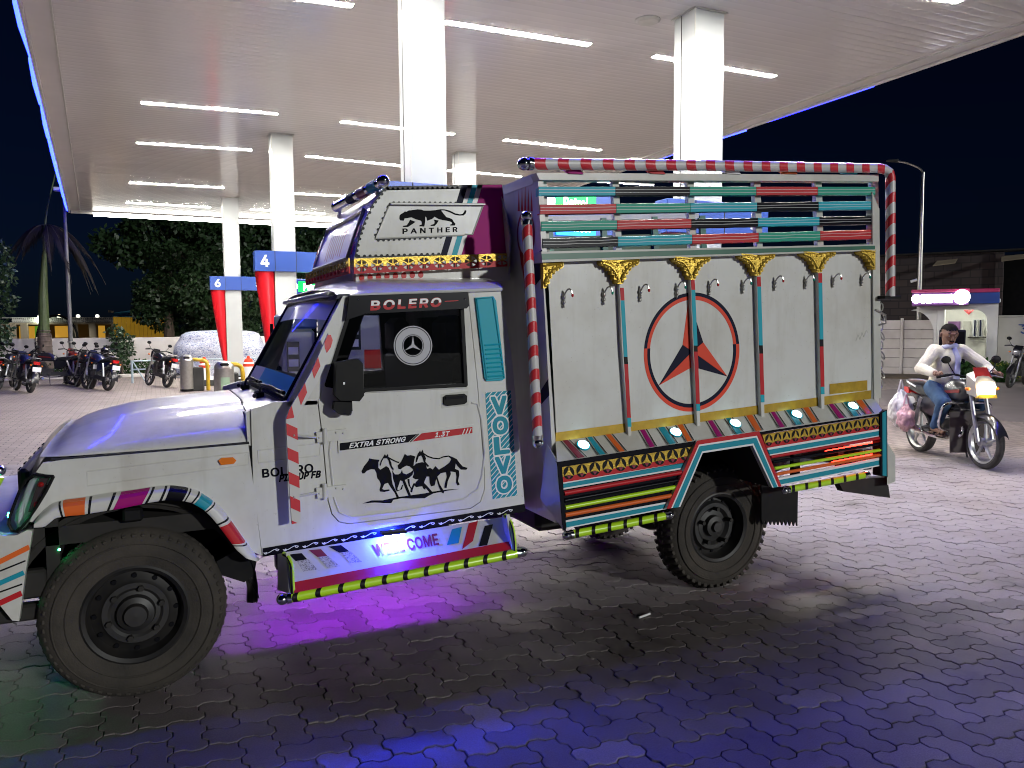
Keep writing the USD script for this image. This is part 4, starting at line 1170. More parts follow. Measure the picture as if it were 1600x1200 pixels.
YP = 3.615
upper = [(513, 521), (520, 524), (523, 533), (516, 553), (498, 594), (477, 630), (464, 652), (447, 655), (452, 640), (470, 610), (487, 580), (503, 544)]
dia = [crop((340, 440), .18333, 905, 480, 930, 450, 965, 455, 982, 500, 965, 560, 930, 610, 915, 570), crop((340, 440), .18333, 850, 610, 876, 720, 822, 828, 795, 715), crop((340, 440), .18333, 738, 830, 763, 945, 710, 1055, 682, 960), crop((340, 440), .18333, 628, 1040, 652, 1150, 640, 1210, 580, 1210, 590, 1110)]
striped(upper, YP, 8, dia, 'windscreen_guard_pole')
low = [(447, 655), (464, 652), (466, 700), (470, 816), (456, 819), (451, 740)]
reds = []
for k in range(5):
    y0 = 655 + k * 37
    reds.append([(438, y0 + 2), (482, y0 + 22), (482, y0 + 40), (438, y0 + 20)])
striped(low, YP, 8, reds, 'windscreen_guard_pole')
# the same pole on the far side, seen beyond the windscreen
fp = [(431, 527), (437, 528), (371, 632), (366, 640), (362, 640), (366, 625)]
YP2 = 2 * YM - YP
b = part(truck, 'windscreen_guard_pole', ext_y(Polygon([tuple(at(a, c, 'y', YP2)[[0, 2]]) for a, c in ((436, 522), (445, 523), (378, 640), (368, 642), (364, 640), (372, 622))]), YP2, YP2 + .02), 'whiter')
for k in range(4):
    x0, y0 = 427 - k * 17, 537 + k * 29
    part(b, 'red_band', ext_y(Polygon([tuple(at(a, c, 'y', YP2)[[0, 2]]) for a, c in ((x0 + 2, y0 - 8), (x0 + 8, y0 + 2), (x0 - 4, y0 + 17), (x0 - 10, y0 + 10))]), YP2 - .002, YP2), 'redr')


def banded_pipe(pts, r, n, name, c0='whiter', c1='redr', slant=1.2, duty=.45, ends=True, lead=0.0, parent=None, label=None):
    """a pipe with slanting bands wrapped round it"""
    p = np.array(pts, float)
    seg = np.linalg.norm(np.diff(p, axis=0), axis=1); s = np.concatenate([[0], np.cumsum(seg)]); L = s[-1]
    pt = part(parent or truck, name, tube(p, r, 16), c0, label=label, smooth=60)

    def pos(a): return np.array([np.interp(a, s, p[:, k]) for k in range(3)])

    def frame(a):
        t = pos(min(a + .004, L)) - pos(max(a - .004, 0)); t /= np.linalg.norm(t)
        u = np.cross(t, [0, 1, 0]); u /= np.linalg.norm(u)
        return t, u, np.cross(t, u)
    for k in range(n):
        a0 = lead + L * (k + .3) / n; w = L / n * duty

        def fn(q, v):
            ang = 2 * PI * q
            a = np.clip(a0 + v * w + slant * r * math.sin(ang), 0, L)
            t, u, b_ = frame(a)
            return pos(a) + (u * math.cos(ang) + b_ * math.sin(ang)) * (r + .0012)
        part(pt, 'band', grid(fn, 17, 4), c1, smooth=True)
    if ends:
        for a, e in ((0, -1), (L, 1)):
            if e == 1 and ends == 'first': continue
            t, _, _ = frame(a)
            part(pt, 'end_knob', ball(pos(a) + t * e * r * 1.3, r * 1.12), 'chrome')
            part(pt, 'end_collar', cyl(pos(a) - t * e * r * .3, pos(a) + t * e * r * .5, r * 1.12), 'chrome')
    return pt


banded_pipe([P(823, 349, 3.57), P(831, 510, 3.57), P(840, 682, 3.57)], .026, 9, 'box_guard_pole', slant=-1.1)
top = [P(829, 256, 3.57), P(1100, 258.5, 3.57), P(1372, 263, 3.57)]
cnr = [P(1382, 264.5, 3.57), P(1389, 269, 3.57), P(1391.5, 279, 3.57)]
banded_pipe(np.vstack([np.linspace(top[0], top[1], 8), np.linspace(top[1], top[2], 8)[1:], cnr, np.linspace(P(1391.5, 281, 3.57), P(1391, 463, 3.57), 8)]), .029, 25, 'top_guard_pipe', slant=-1.2, ends='first', duty=.48)
part(truck, 'pipe_bracket', bb(P(1372, 463, 3.6)[0], P(1398, 463, 3.6)[0], 3.55, 3.66, P(1380, 467, 3.57)[2], P(1380, 463, 3.57)[2] + .004, .003), 'black')
for px_, c in ((894, 'magenta'), (1022, 'red'), (1140, 'whiter'), (1228, 'orange'), (1322, 'cyan')):
    part(truck, 'pipe_support', slab([(px_ - 14, 263), (px_ + 12, 264), (px_ + 18, 272), (px_ - 4, 271)], 3.59, .02), c)

# -------- cargo box
SL = .0722                                                   # the body stands tail up


def bz(x, z): return z + SL * (x - 1.85)


bxl, bxr = P(843, 271, YB)[0], P(1367, 279, YB)[0]
wall = [(848, 401), (1367, 388), (1366, 622), (868, 691)]
bwall = part(truck, 'box_side', slab(wall, YB, .03), 'white2')
part(truck, 'box_side', ext_y(pp(wall, YB), YB2 - .03, YB2), 'ingreen')
x0b, x1b = P(868, 690, YB)[0], P(1366, 622, YB)[0]
zb0, zb1 = P(868, 690, YB)[2], P(1366, 622, YB)[2]
part(truck, 'box_floor', hull([(x, y, z + d) for x, z in ((x0b, zb0), (x1b, zb1)) for y in (YB + .03, YB2 - .03) for d in (-.05, 0)]), 'chassis')
# front wall of the box, leaning with the body
tx0, tz0 = xz(840, 272, YB)
fwl = part(truck, 'box_front', hull([(tx0 + dx, y, tz0) for dx in (0, .03) for y in (YB, YB2)] + [(x0b + dx, y, .60) for dx in (.0, .03) for y in (YB, YB2)]), 'white')
part(truck, 'box_tailgate', hull([(x1b - .03 + dx, y, zb1) for dx in (0, .03) for y in (YB + .03, YB2 - .03)] + [(x1b - .09 + dx, y, 2.15) for dx in (0, .03) for y in (YB + .03, YB2 - .03)]), 'ingreen')
nf = np.cross(np.array([x0b - tx0, 0, .60 - tz0]), [0, 1, 0]); nf /= np.linalg.norm(nf)
if nf[0] > 0: nf = -nf


def fpt(px, py, d=0.0): return atp(px, py, (tx0, YB, tz0), nf) + nf * d


def fdec(pix, m, name, k=1):
    q = [fpt(*a) for a in pix]; o = Polygon([(w[1], w[2]) for w in q]).buffer(0)
    tri = []
    for g in polys(o):
        v, f = trimesh.creation.triangulate_polygon(g, engine='earcut')
        X = np.interp(v[:, 1], [.60, tz0], [x0b, tx0])
        a = np.c_[X, v] + nf * .0015 * k
        mm = trimesh.Trimesh(a, f, process=False)
        if (mm.face_normals.mean(0) @ nf) < 0: mm.invert()
        tri.append(mm)
    return part(fwl, name, tri, m)


for x in (811, 816, 821, 826, 831):
    fdec([(x - 1.8, 330), (x, 287 - abs(821 - x) * -1.0), (x + 1.8, 330)], 'red', 'flame_print')
fdec(list(affinity.scale(Point(822, 366).buffer(30, 16), .47, 1.25).difference(Point(0, 0).buffer(1)).exterior.coords), 'maroon', 'ring_print', 1)
fdec(list(affinity.scale(Point(822, 366).buffer(26, 16), .44, 1.22).exterior.coords), 'white', 'ring_print', 2)
for pg in ([(815, 395), (818, 440), (821, 397)], [(812, 392), (816, 425), (818, 395)]): fdec(pg, 'red', 'flame_print')
fdec(crop((770, 230), .2083, 300, 830, 372, 765, 382, 960, 312, 1050), 'navy', 'corner_patch')
fdec(crop((730, 600), .20833, 545, 60, 610, -40, 618, 85, 555, 155), 'navy', 'corner_patch')
# the folded wing at the edge of the front wall
wing = [fpt(*q, d) for q, d in (((792, 332), .01), ((799, 306), .06), ((812, 370), .06), ((809, 428), .06), ((797, 428), .01))]
part(truck, 'front_wing', hull(wing + [w + np.array([.012, .01, 0]) for w in wing]), 'trim')
# slats
secx = [[841, 963, 1079, 1183, 1279, 1367]] * 4
rows_ = [((291.6, 306.5), (292, 305)), ((319.6, 335.4), (314.4, 327.8)), ((346, 361.6), (337.6, 350.6)), ((373, 388.3), (358.8, 373.3))]
cols = ['cyan blackg green red green', 'red green cyan blackg cyan', 'green red blackg cyan blackg', 'blackg cyan red green red']
edge0 = lambda y: 841 + (y - 290) * .075
for r, ((a0, a1), (b0, b1)) in enumerate(rows_):
    for s, c in enumerate(cols[r].split()):
        xa, xb = secx[r][s], secx[r][s + 1]
        if s == 0: xa = edge0(a0)
        sh = (r - 1.5) * 1.3
        if s > 0: xa += sh
        if s < 4: xb += sh
        T0 = lambda x: a0 + (b0 - a0) * (x - 841) / 525
        T1 = lambda x: a1 + (b1 - a1) * (x - 841) / 525
        lo, hi = P(xa, T1(xa), YB), P(xa, T0(xa), YB); lo2, hi2 = P(xb - .6, T1(xb), YB), P(xb - .6, T0(xb), YB)
        h = [lo + (hi - lo) * q for q in (0, 1)]; g = [lo2 + (hi2 - lo2) * q for q in (0, 1)]
        pts = []
        for q, d in ((0, .0), (.05, -.006), (.95, -.006), (1, .0), (1, .03), (0, .03)):
            pts.append(lo + (hi - lo) * q + (0, d, 0)); pts.append(lo2 + (hi2 - lo2) * q + (0, d, 0))
        sl = part(truck, 'slat', hull(pts), c)
        for q in (.36, .66):
            A, Bq = lo + (hi - lo) * q + (0, -.0065, 0), lo2 + (hi2 - lo2) * q + (0, -.0065, 0)
            part(sl, 'white_line', hull([A + (0, d, z) for d in (-.0015, .001) for z in (-.0008, .0008)] + [Bq + (0, d, z) for d in (-.0015, .001) for z in (-.0008, .0008)]), 'signwhite')
    part(truck, 'far_slat', hull([P(edge0(a0), y, YB)[[0, 2]].tolist()[0:1] + [YB2 - d, P(edge0(a0), y, YB)[2]] for y in (a0, a1) for d in (0, .03)] + [[P(1366, y, YB)[0], YB2 - d, P(1366, y, YB)[2]] for y in (b0, b1) for d in (0, .03)]), 'ingreen')
for px_t, px_b in ((844, 850), (957, 963), (1074, 1079), (1178, 1183), (1274, 1278), (1362, 1366)):
    part(truck, 'slat_post', slab([(px_t, 281), (px_t + 10, 281), (px_b + 9, 392), (px_b, 392)], YB + .035, .03), 'trim')
    q = pp([(px_t, 281), (px_t + 10, 281), (px_b + 9, 392), (px_b, 392)], YB + .035)
    part(truck, 'far_slat_post', ext_y(q, YB2 - .06, YB2 - .03), 'dgreen')
part(truck, 'top_rail', slab([(838, 270), (1373, 273), (1373, 283.4), (843, 281)], YB - .02, .07), 'trim')
part(truck, 'top_rail', ext_y(pp([(838, 270), (1373, 273), (1373, 283.4), (843, 281)], YB - .02), YB2 - .05, YB2 + .02), 'trim')
part(truck, 'top_rail', hull([(tx0 + dx, y, tz0 + dz) for dx in (0, .05) for y in (YB + .055, YB2 - .055) for dz in (-.04, .012)]), 'trim')
gr = part(truck, 'green_rail', slab([(846, 393), (1367, 381.5), (1367, 391.5), (847, 410)], YB - .055, .085), 'trim')
part(gr, 'green_band', dpoly(Polygon([(846, 396.5), (1367, 384), (1367, 389.5), (847, 406)]), YB - .055), 'dgreen')
post = part(truck, 'rear_post', slab([(1363, 300), (1374, 326), (1377, 622), (1366, 624)], YB - .015, .05), 'trim')
part(truck, 'rear_post', hull([(x1b - .03, YB - .005 + d, 2.05) for d in (0, .06)] + [(x1b + .04, YB - .005 + d, 1.10) for d in (0, .06)] + [(x1b - .03, YB - .005 + d, 1.10) for d in (0, .06)] + [(x1b + .0, YB - .005 + d, 2.05) for d in (0, .06)]), 'trim')
ch = []
for k in range(9):
    a = P(1377 + (k % 2) * 1.5, 480 + k * 15, YB)
    ch.append(tube([a + (.014 * math.cos(t), .014 * math.sin(t) * (k % 2), .026 * math.sin(t)) for t in np.linspace(0, 2 * PI, 9)], .0045, 5, cap=False))
part(truck, 'tailgate_chain', ch, 'steel')
part(truck, 'chain_hook', tube([P(1368, 484, YB - .02), P(1384, 492, YB - .02), P(1384, 505, YB - .02), P(1374, 508, YB - .02)], .006, 6), 'steel')

# ribs with painted edges
ribs = [((969.5, 412), (975, 540), (985, 692)), ((1081, 404), (1086, 540), (1092.5, 676)), ((1184.5, 398), (1188, 530), (1192.5, 660)), ((1280.5, 394), (1283.5, 520), (1286, 646))]
cuts = [[('red', .135, .205), ('cyan', .205, .52), ('black', .52, .56), ('red', .56, .86), ('cyan', .86, .91)], [('red', .12, .18), ('cyan', .18, .50), ('black', .50, .535), ('red', .535, .835), ('cyan', .835, .875)],
        [('red', .13, .19), ('cyan', .19, .54), ('black', .54, .59), ('red', .59, .835), ('cyan', .835, .88)], [('red', .13, .19), ('cyan', .19, .54), ('black', .54, .585), ('red', .585, .835), ('cyan', .835, .88)]]
for (a, m_, b), cs in zip(ribs, cuts):
    YR = YB - .028
    w = 3.2
    pts = [(a[0] - w, a[1]), (a[0] + w, a[1]), (m_[0] + w, m_[1]), (b[0] + w - 1, b[1]), (b[0] - w + 1, b[1]), (m_[0] - w, m_[1])]
    rb = part(truck, 'box_rib', slab(pts, YR, .028), 'white2')
    for c, t0, t1 in cs:
        q = lambda t: (a[0] + (b[0] - a[0]) * t, a[1] + (b[1] - a[1]) * t)
        p0, p1 = q(t0), q(t1)
        part(rb, 'painted_edge', dpoly(Polygon([(p0[0] - w + .3, p0[1]), (p0[0] + w - .3, p0[1]), (p1[0] + w - .3, p1[1]), (p1[0] - w + .3, p1[1])]), YR), c)


# gilt corner brackets
def scroll_bracket(cx, cy, side, s=1.0):
    """half of a carved bracket: pixel outline, right half when side=1"""
    YK = YB - (.03 if cx < 900 else .045)
    o = [(0, 0), (30, -1.5), (30, 5), (27, 9), (24, 7), (22, 12), (18, 11), (17, 17), (13, 16), (13, 23), (9, 23), (10, 30), (6, 32), (5, 37), (0, 38)]
    pix = [(cx + side * x * s, cy + y * s) for x, y in o]
    b = [slab(pix, YK, YB - YK)]
    for (x, y, r) in ((26, 3, 3.6), (21, 5, 3), (20, 9, 2.4), (15, 8, 3.4), (15, 14, 2.4), (10, 12, 3.6), (10, 20, 2.4), (5, 18, 3), (6, 26, 3), (3.5, 33, 3.2), (4, 8, 2.6)):
        q = P(cx + side * x * s, cy + y * s, YK); rr = r * s * .0035
        b.append(ball(q, (rr, rr * .7, rr), 1))
    b.append(tube(smoothpath([P(cx + side * x * s, cy + y * s, YK - .006) for x, y in ((2, 30), (8, 18), (16, 9), (27, 5))], 4), .006, 5))
    b.append(tube(smoothpath([P(cx + side * x * s, cy + y * s, YK - .006) for x, y in ((1, 4), (12, 2), (29, 1))], 4), .006, 5))
    return b


for cx, cy, sides in ((849, 411, (1,)), (969, 406, (-1, 1)), (1082, 401, (-1, 1)), (1184, 396.5, (-1, 1)), (1280, 393, (-1, 1)), (1368, 390, (-1,))):
    s = 1.05 - .22 * (cx - 849) / 520
    for sd in sides: part(truck, 'gilt_bracket', scroll_bracket(cx, cy, sd, s), 'gold', smooth=40)
for k, (hx, hy) in enumerate(((879.5, 464), (942, 460), (999, 456), (1056, 451), (1107, 447), (1159, 445), (1209, 441), (1257, 439), (1300, 437), (1345, 435))):
    s = 1.0 - .2 * k / 10
    c = P(hx, hy, YB); u = .0034 * s
    hk = part(truck, 'lamp_hook', [tube(smoothpath([c + (0, -.006, -12 * u), c + (0, -.012, 0), c + (2.5 * u, -.03, 10 * u), c + (6 * u, -.045, 11 * u), c + (8.5 * u, -.05, 4 * u)], 5), .0042, 6), ball(c + (0, -.012, 0), (.010, .010, .013), 1), ball(c + (0, -.01, -8 * u), (.010, .01, .012), 1), ball(c + (0, -.008, -14 * u), (.008, .008, .010), 1)], 'steel')
    part(hk, 'tip', ball(c + (8.7 * u, -.05, 2.0 * u), (.007, .007, .010), 1), 'red' if k % 2 == 0 else 'green')

# big star emblem
EC = (1080.5, 550)
ell = lambda rx, ry: affinity.scale(Point(*EC).buffer(1, 48), rx, ry)
up, lowr = sbox(900, 400, 1300, 541), sbox(900, 541, 1300, 700)
skew = lambda g: affinity.affine_transform(g, [1, 0, -.05, 1, 0, .05 * EC[0]])
em = part(bwall, 'emblem_ring', dpoly(skew(ell(74.5, 93).difference(ell(70, 87.5)).intersection(up)), YB), 'navy')
part(em, 'orange_ring', dpoly(skew(ell(70, 87.5).difference(ell(65.5, 81.5)).intersection(up)), YB), 'vermilion')
part(em, 'orange_ring', dpoly(skew(ell(74.5, 93).difference(ell(69.5, 86.8)).intersection(lowr)), YB), 'vermilion')
part(em, 'black_ring', dpoly(skew(ell(69.5, 86.8).difference(ell(65, 81)).intersection(lowr)), YB), 'navy')
c0 = (1081.5, 549); tp, lf, rt = (1076, 466), (1029.5, 602), (1136, 588); i1, i2, i3 = (1066.6, 539), (1098.5, 535), (1082, 573)
for a, b, c in ((tp, i1, 'vermilion'), (tp, i2, 'navy'), (lf, i1, 'navy'), (lf, i3, 'vermilion'), (rt, i2, 'vermilion'), (rt, i3, 'navy')):
    part(em, 'star_arm', dpoly(Polygon([a, b, c0]).buffer(.15), YB), c)
# gold band and patch
part(bwall, 'gold_band', dpoly(Polygon([(868, 676), (1366, 609), (1366, 622.5), (868, 690)]), YB), 'goldband')
part(bwall, 'gold_patch', dpoly(Polygon([(1296, 600), (1354.5, 594), (1354.5, 610), (1296, 616)]), YB, 2), 'goldband')
g = crop((780, 220), .40625, 1372, 770, 1380, 745, 1388, 765, 1396, 735, 1402, 755, 1412, 728, 1418, 738)
part(bwall, 'scribble', dpoly(LineString(g).buffer(.28), YB), 'trim')

# sloping shelf with stripes and side lamps
tA, tB = P(868, 690, YB), P(1366, 622, YB); sA, sB = P(871, 722, YS), P(1381, 644.5, YS)
shelf = part(truck, 'side_shelf', hull([tA, tB, sA, sB, tA + (0, 0, -.03), tB + (0, 0, -.03), sA + (0, .01, -.02), sB + (0, .01, -.02)]), 'white2')
sn = np.cross(tB - tA, sA - tA); sn /= np.linalg.norm(sn)
if sn[1] > 0: sn = -sn
topx = lambda x: 690.5 - .1365 * (x - 868)
botx = lambda x: 721.5 - .152 * (x - 871)


def shelf_dec(x0, x1, x2, x3, c, name='stripe'):
    q = np.array([at(x, topx(x), 'y', YB) for x in (x0, x1)] + [at(x, botx(x), 'y', YS) for x in (x3, x2)]) + sn * .0035
    m = trimesh.Trimesh(q, [[0, 1, 2], [0, 2, 3]], process=False)
    if m.face_normals[0] @ sn < 0: m.invert()
    part(shelf, name, m, c, smooth=False)


for c, a, b, d, e in (('maroon', 878.7, 886.5, 903, 913.6), ('teal', 917.5, 924, 937, 946), ('orange', 946, 953.6, 968, 976), ('magenta', 999.6, 1007, 1015.6, 1023), ('teal', 1028, 1037.6, 1046, 1056), ('orange', 1058, 1066, 1074, 1081.5),
                      ('magenta', 1105.5, 1112.5, 1121, 1129), ('teal', 1134, 1141, 1151, 1160), ('orange', 1165.5, 1175, 1181, 1189.5), ('magenta', 1204, 1210, 1219, 1226), ('teal', 1228, 1236, 1244, 1252.5), ('orange', 1254.5, 1262.5, 1270, 1277.5),
                      ('magenta', 1294.5, 1301, 1311, 1319.5), ('teal', 1317.5, 1325, 1334, 1342), ('orange', 1337, 1346, 1354, 1362.5)):
    shelf_dec(a, b, d, e, c)
    shelf_dec(a - 3.4, a - 2, d - 3.4, d - 2, 'black'); shelf_dec(b + 2, b + 3.4, e + 2, e + 3.4, 'black')
for lx, ly in ((911, 697), (1055, 677), (1148, 663), (1244, 649), (1332, 636)):
    q = atp(lx, ly, tA, sn)
    lpn = part(truck, 'side_lamp', [cyl(q - sn * .004, q + sn * .010, .036, n=20)], 'cyan')
    part(lpn, 'lamp_lens', trimesh.convex.convex_hull(np.vstack([cyl(q + sn * .009, q + sn * .014, .030, n=20).vertices, cyl(q + sn * .014, q + sn * .022, .020, n=20).vertices])), 'ledwhite')

# skirt
bk = crop((840, 540), .2583, 118, 706, 945, 577, 900, 690, 770, 985, 140, 1108)
part(truck, 'skirt_frame', [dpoly(Polygon([(870, 722), (1096, 687.5), (1095, 692), (878, 726.5), (884, 824), (884, 829), (879, 829)]).buffer(0), YS, 1), slab([(870, 721.5), (1190, 673), (1381, 644), (1381, 648.5), (1190, 678.5), (872, 727.5)], YS + .002, .03)], 'blackg')
part(truck, 'skirt_backing', slab([(872, 724), (1092, 690), (1058, 770), (1046, 790), (884, 826)], YS + .012, .012), 'blackg')
xf0 = P(871, 722, YS)
part(truck, 'skirt_end', hull([xf0, xf0 + (0, .12, .08), P(882, 830, YS), P(882, 830, YS) + (-.05, .18, .14), xf0 + (-.012, .1, 0), P(882, 830, YS) + (.015, .03, 0), xf0 + (.02, .03, 0)]), 'white')


def skirt_dec(pix, c, name, k=1, y=YS + .012): return part(truck, name, dpoly(Polygon(pix).buffer(0), y, k), c)


def lerp2(a, b, t): return (a[0] + (b[0] - a[0]) * t, a[1] + (b[1] - a[1]) * t)


def medallions(t0, t1, b0, b1, n, y):
    """gold strip with dark holes that hold little three-armed stars, red scallops below"""
    st = part(truck, 'medallion_strip', slab([t0, t1, b1, b0], y, .012), 'red')
    m0, m1 = lerp2(t0, b0, .62), lerp2(t1, b1, .62)
    part(st, 'gold_field', dpoly(Polygon([t0, t1, m1, m0]), y), 'gold')
    for k in range(n):
        t = (k + .5) / n; a, b = lerp2(t0, t1, t), lerp2(b0, b1, t)
        c = lerp2(a, b, .43); h = (b[1] - a[1]); w = (t1[0] - t0[0]) / n
        hole = affinity.scale(Point(*c).buffer(1, 12), w * .40, h * .42)
        md = part(st, 'medallion', dpoly(hole, y, 2), 'black')
        part(md, 'star', dpoly(affinity.translate(star(c[0], c[1], h * .40, h * .13, .9, 1), 0, 0), y, 3), 'gold')
        part(md, 'scallop', dpoly(Polygon([(c[0] - w * .16, b[1] - h * .40), (c[0] + w * .16, b[1] - h * .40), (c[0], b[1] - h * .16)]), y, 3), 'maroon')


def tubebar(a, b, y, r, c, name='skirt_tube'): part(truck, name, tube([P(*a, y), P(*b, y)], r, 12), c, smooth=60)


medallions((877.5, 730), (1087, 697), (879.5, 754), (1073, 722), 10, YS + .010)
for a, b, c, d, col in (((879, 753), (1073, 720), (1071.5, 723), (879, 756), 'signwhite'), ((879, 756), (1072, 722), (1069, 730), (880, 762.5), 'teal'), ((880, 762.5), (1069, 730), (1068, 732.5), (880, 765), 'signwhite'),
                        ((884, 813), (1047, 783), (1046, 786), (884, 816), 'signwhite'), ((884, 816), (1046, 786), (1043, 793), (885, 824), 'teal'), ((885, 824), (1043, 793), (1042, 795), (885, 826), 'signwhite')):
    skirt_dec([a, b, c, d], col, 'skirt_stripe')
tubebar((881, 771), (1064, 738), YS + .004, .013, 'red'); tubebar((882, 782.5), (1060, 750), YS + .006, .012, 'blackg')
tubebar((883, 793.5), (1055, 761), YS + .004, .012, 'lime'); tubebar((883, 805), (1050, 774), YS + .004, .012, 'orange')
# arch
aro = [(1041.5, 795), (1089, 688.5), (1186, 673.5), (1221, 760), (1207, 762), (1176, 696), (1098, 708), (1063, 792)]
ar = part(truck, 'rear_arch', slab(aro, YS - .012, .03), 'signwhite')
inset = lambda f0, f1: [lerp2(aro[i], aro[7 - i], f0) for i in range(4)] + [lerp2(aro[7 - i], aro[i], 1 - f1) for i in (3, 2, 1, 0)]
part(ar, 'red_border', dpoly(Polygon(inset(0, .32)), YS - .012), 'red')
part(ar, 'teal_border', dpoly(Polygon(inset(.45, .86)), YS - .012), 'teal')
arch3 = [P(*q, YS + .02) for q in aro[4:][::-1]]
rr_ = grid(lambda u, v: np.array([np.interp(u * 3, range(4), [w[0] for w in arch3]), YS + .02 + .75 * v, np.interp(u * 3, range(4), [w[2] for w in arch3])]), 13, 3)
part(truck, 'rear_arch_liner', rr_, 'chassis')
# rear part of the skirt, open behind its tubes
medallions((1191, 679.5), (1374, 651), (1198, 701), (1374, 671.5), 13, YS + .006)
for a, b, c, d, col in (((1199, 700), (1375, 670), (1375, 673), (1200, 703), 'signwhite'), ((1200, 703), (1375, 673), (1375, 680), (1203, 710), 'teal'), ((1203, 710), (1375, 680), (1375, 681.5), (1203.5, 712), 'signwhite'),
                        ((1216, 747), (1375, 715), (1375, 719), (1217, 750), 'signwhite'), ((1217, 750), (1375, 719), (1375, 726), (1220, 757), 'teal'), ((1220, 757), (1375, 726), (1375, 728), (1221, 759), 'signwhite')):
    part(truck, 'skirt_stripe', slab([a, b, c, d], YS + .004, .010), col)
tubebar((1204, 714), (1375, 684), YS + .006, .010, 'red'); tubebar((1207, 722), (1375, 693), YS + .01, .010, 'blackg')
tubebar((1210, 732), (1375, 703), YS + .004, .010, 'lime'); tubebar((1213, 741), (1375, 711), YS + .004, .010, 'orange')
ep = part(truck, 'skirt_end_post', slab([(1375, 645), (1386, 640), (1387, 746), (1376, 744)], YS - .004, .06), 'blackg')
part(ep, 'teal_band', dpoly(Polygon([(1378.5, 645), (1384.5, 642), (1385, 744), (1379, 743)]), YS - .004), 'teal')
for bq in ([(1240, 690), (1250, 689), (1250, 752), (1240, 754)], [(1310, 680), (1318, 679), (1318, 740), (1310, 742)]): part(truck, 'skirt_inner_brace', slab(bq, YS + .10, .03), 'black')
part(truck, 'red_marker_lamp', [tube([P(1290, 705, YS + .06), P(1372, 690, YS + .06)], .006, 6), tube([P(1300, 722, YS + .06), P(1368, 709, YS + .06)], .005, 6)], 'ledred')
banded_pipe([P(893, 835, YS + .02), P(966, 821, YS + .02), P(1039, 806, YS + .02)], .022, 6, 'side_guard_bar', 'lime', 'black', slant=-.9, duty=.22)
banded_pipe([P(1231, 765, YS + .02), P(1290, 754, YS + .02), P(1350, 742.5, YS + .02)], .020, 6, 'side_guard_bar', 'lime', 'black', slant=-.9, duty=.22)
saw = [(1190, 758), (1247, 764), (1246, 822)]
for k in range(9): saw += [(1243.5 - k * 6, 812 + (k % 1)), (1240.5 - k * 6, 822 - k * .3)]
saw += [(1190, 812)]
part(truck, 'rear_mud_flap', slab(saw, 3.74, .012), 'black')
part(truck, 'rear_bumper', [slab([(1310, 752), (1386, 745), (1391, 778), (1318, 768)], YS + .10, .05)], 'chassis')
part(truck, 'rear_step', hull([P(1386, 690, YS + .03), P(1399, 712, YS + .03), P(1399, 752, YS + .03), P(1386, 758, YS + .03), P(1386, 690, YS + .2), P(1399, 712, YS + .2), P(1399, 752, YS + .2), P(1386, 758, YS + .2)]), 'trim')
part(truck, 'rear_bumper', bb(4.30, 4.38, 3.75, 5.3, .66, .80, .01), 'chassis')

# the far side, which keeps the light from shining through below
part(truck, 'far_skirt', hull([(1.88, 5.54, .60), (4.28, 5.54, .68), (1.86, 5.54, .98), (4.26, 5.54, 1.10), (1.88, 5.56, .60), (4.28, 5.56, .68), (1.86, 5.56, .98), (4.26, 5.56, 1.10)]), 'white2')
part(truck, 'far_shelf', hull([(1.86, 5.56, .98), (4.26, 5.56, 1.10), (1.87, YB2, 1.05), (4.24, YB2, 1.17), (1.86, 5.54, .97), (4.26, 5.54, 1.09)]), 'white2')
part(truck, 'far_footboard', hull([(.52, 5.56, .40), (1.7, 5.56, .46), (.5, 5.36, .66), (1.68, 5.36, .72), (.52, 5.54, .40), (1.7, 5.54, .46), (.5, 5.34, .66), (1.68, 5.34, .72)]), 'white2')
part(truck, 'spare_wheel', rev([(.12, -.09), (.3, -.1), (.37, -.06), (.38, 0), (.37, .06), (.3, .1), (.12, .09), (.12, -.09)], 'z', 28, (3.85, YM, .68)), 'rubber')

# -------- footboard under the door
YT, YTB = 3.49, 3.70
panelq = [(447, 868), (800, 808), (802, 858), (455, 918)]
p_in0, p_in1 = P(444, 863, YTB), P(797, 806, YTB); p_o0, p_o1 = P(455, 921, YT), P(803, 860, YT)
bn = np.cross(p_in1 - p_in0, p_o0 - p_in0); bn /= np.linalg.norm(bn)
if bn[1] > 0: bn = -bn
board = part(truck, 'footboard', hull([p_in0, p_in1, p_o0, p_o1] + [q - bn * .02 for q in (p_in0, p_in1, p_o0, p_o1)]), 'white')


def bdec(pix, c, name, k=1, txt=False):
    out_ = []
    for g in polys(pix if not isinstance(pix, list) else Polygon(pix).buffer(0)):
        v, f = trimesh.creation.triangulate_polygon(g, engine='earcut')
        a = np.array([atp(*q, p_in0, bn) for q in v]) + bn * .0014 * k
        m = trimesh.Trimesh(a, f, process=False)
        if m.face_normals.mean(0) @ bn < 0: m.invert()
        out_.append(m)
    part(board, name, out_, c, smooth=False)


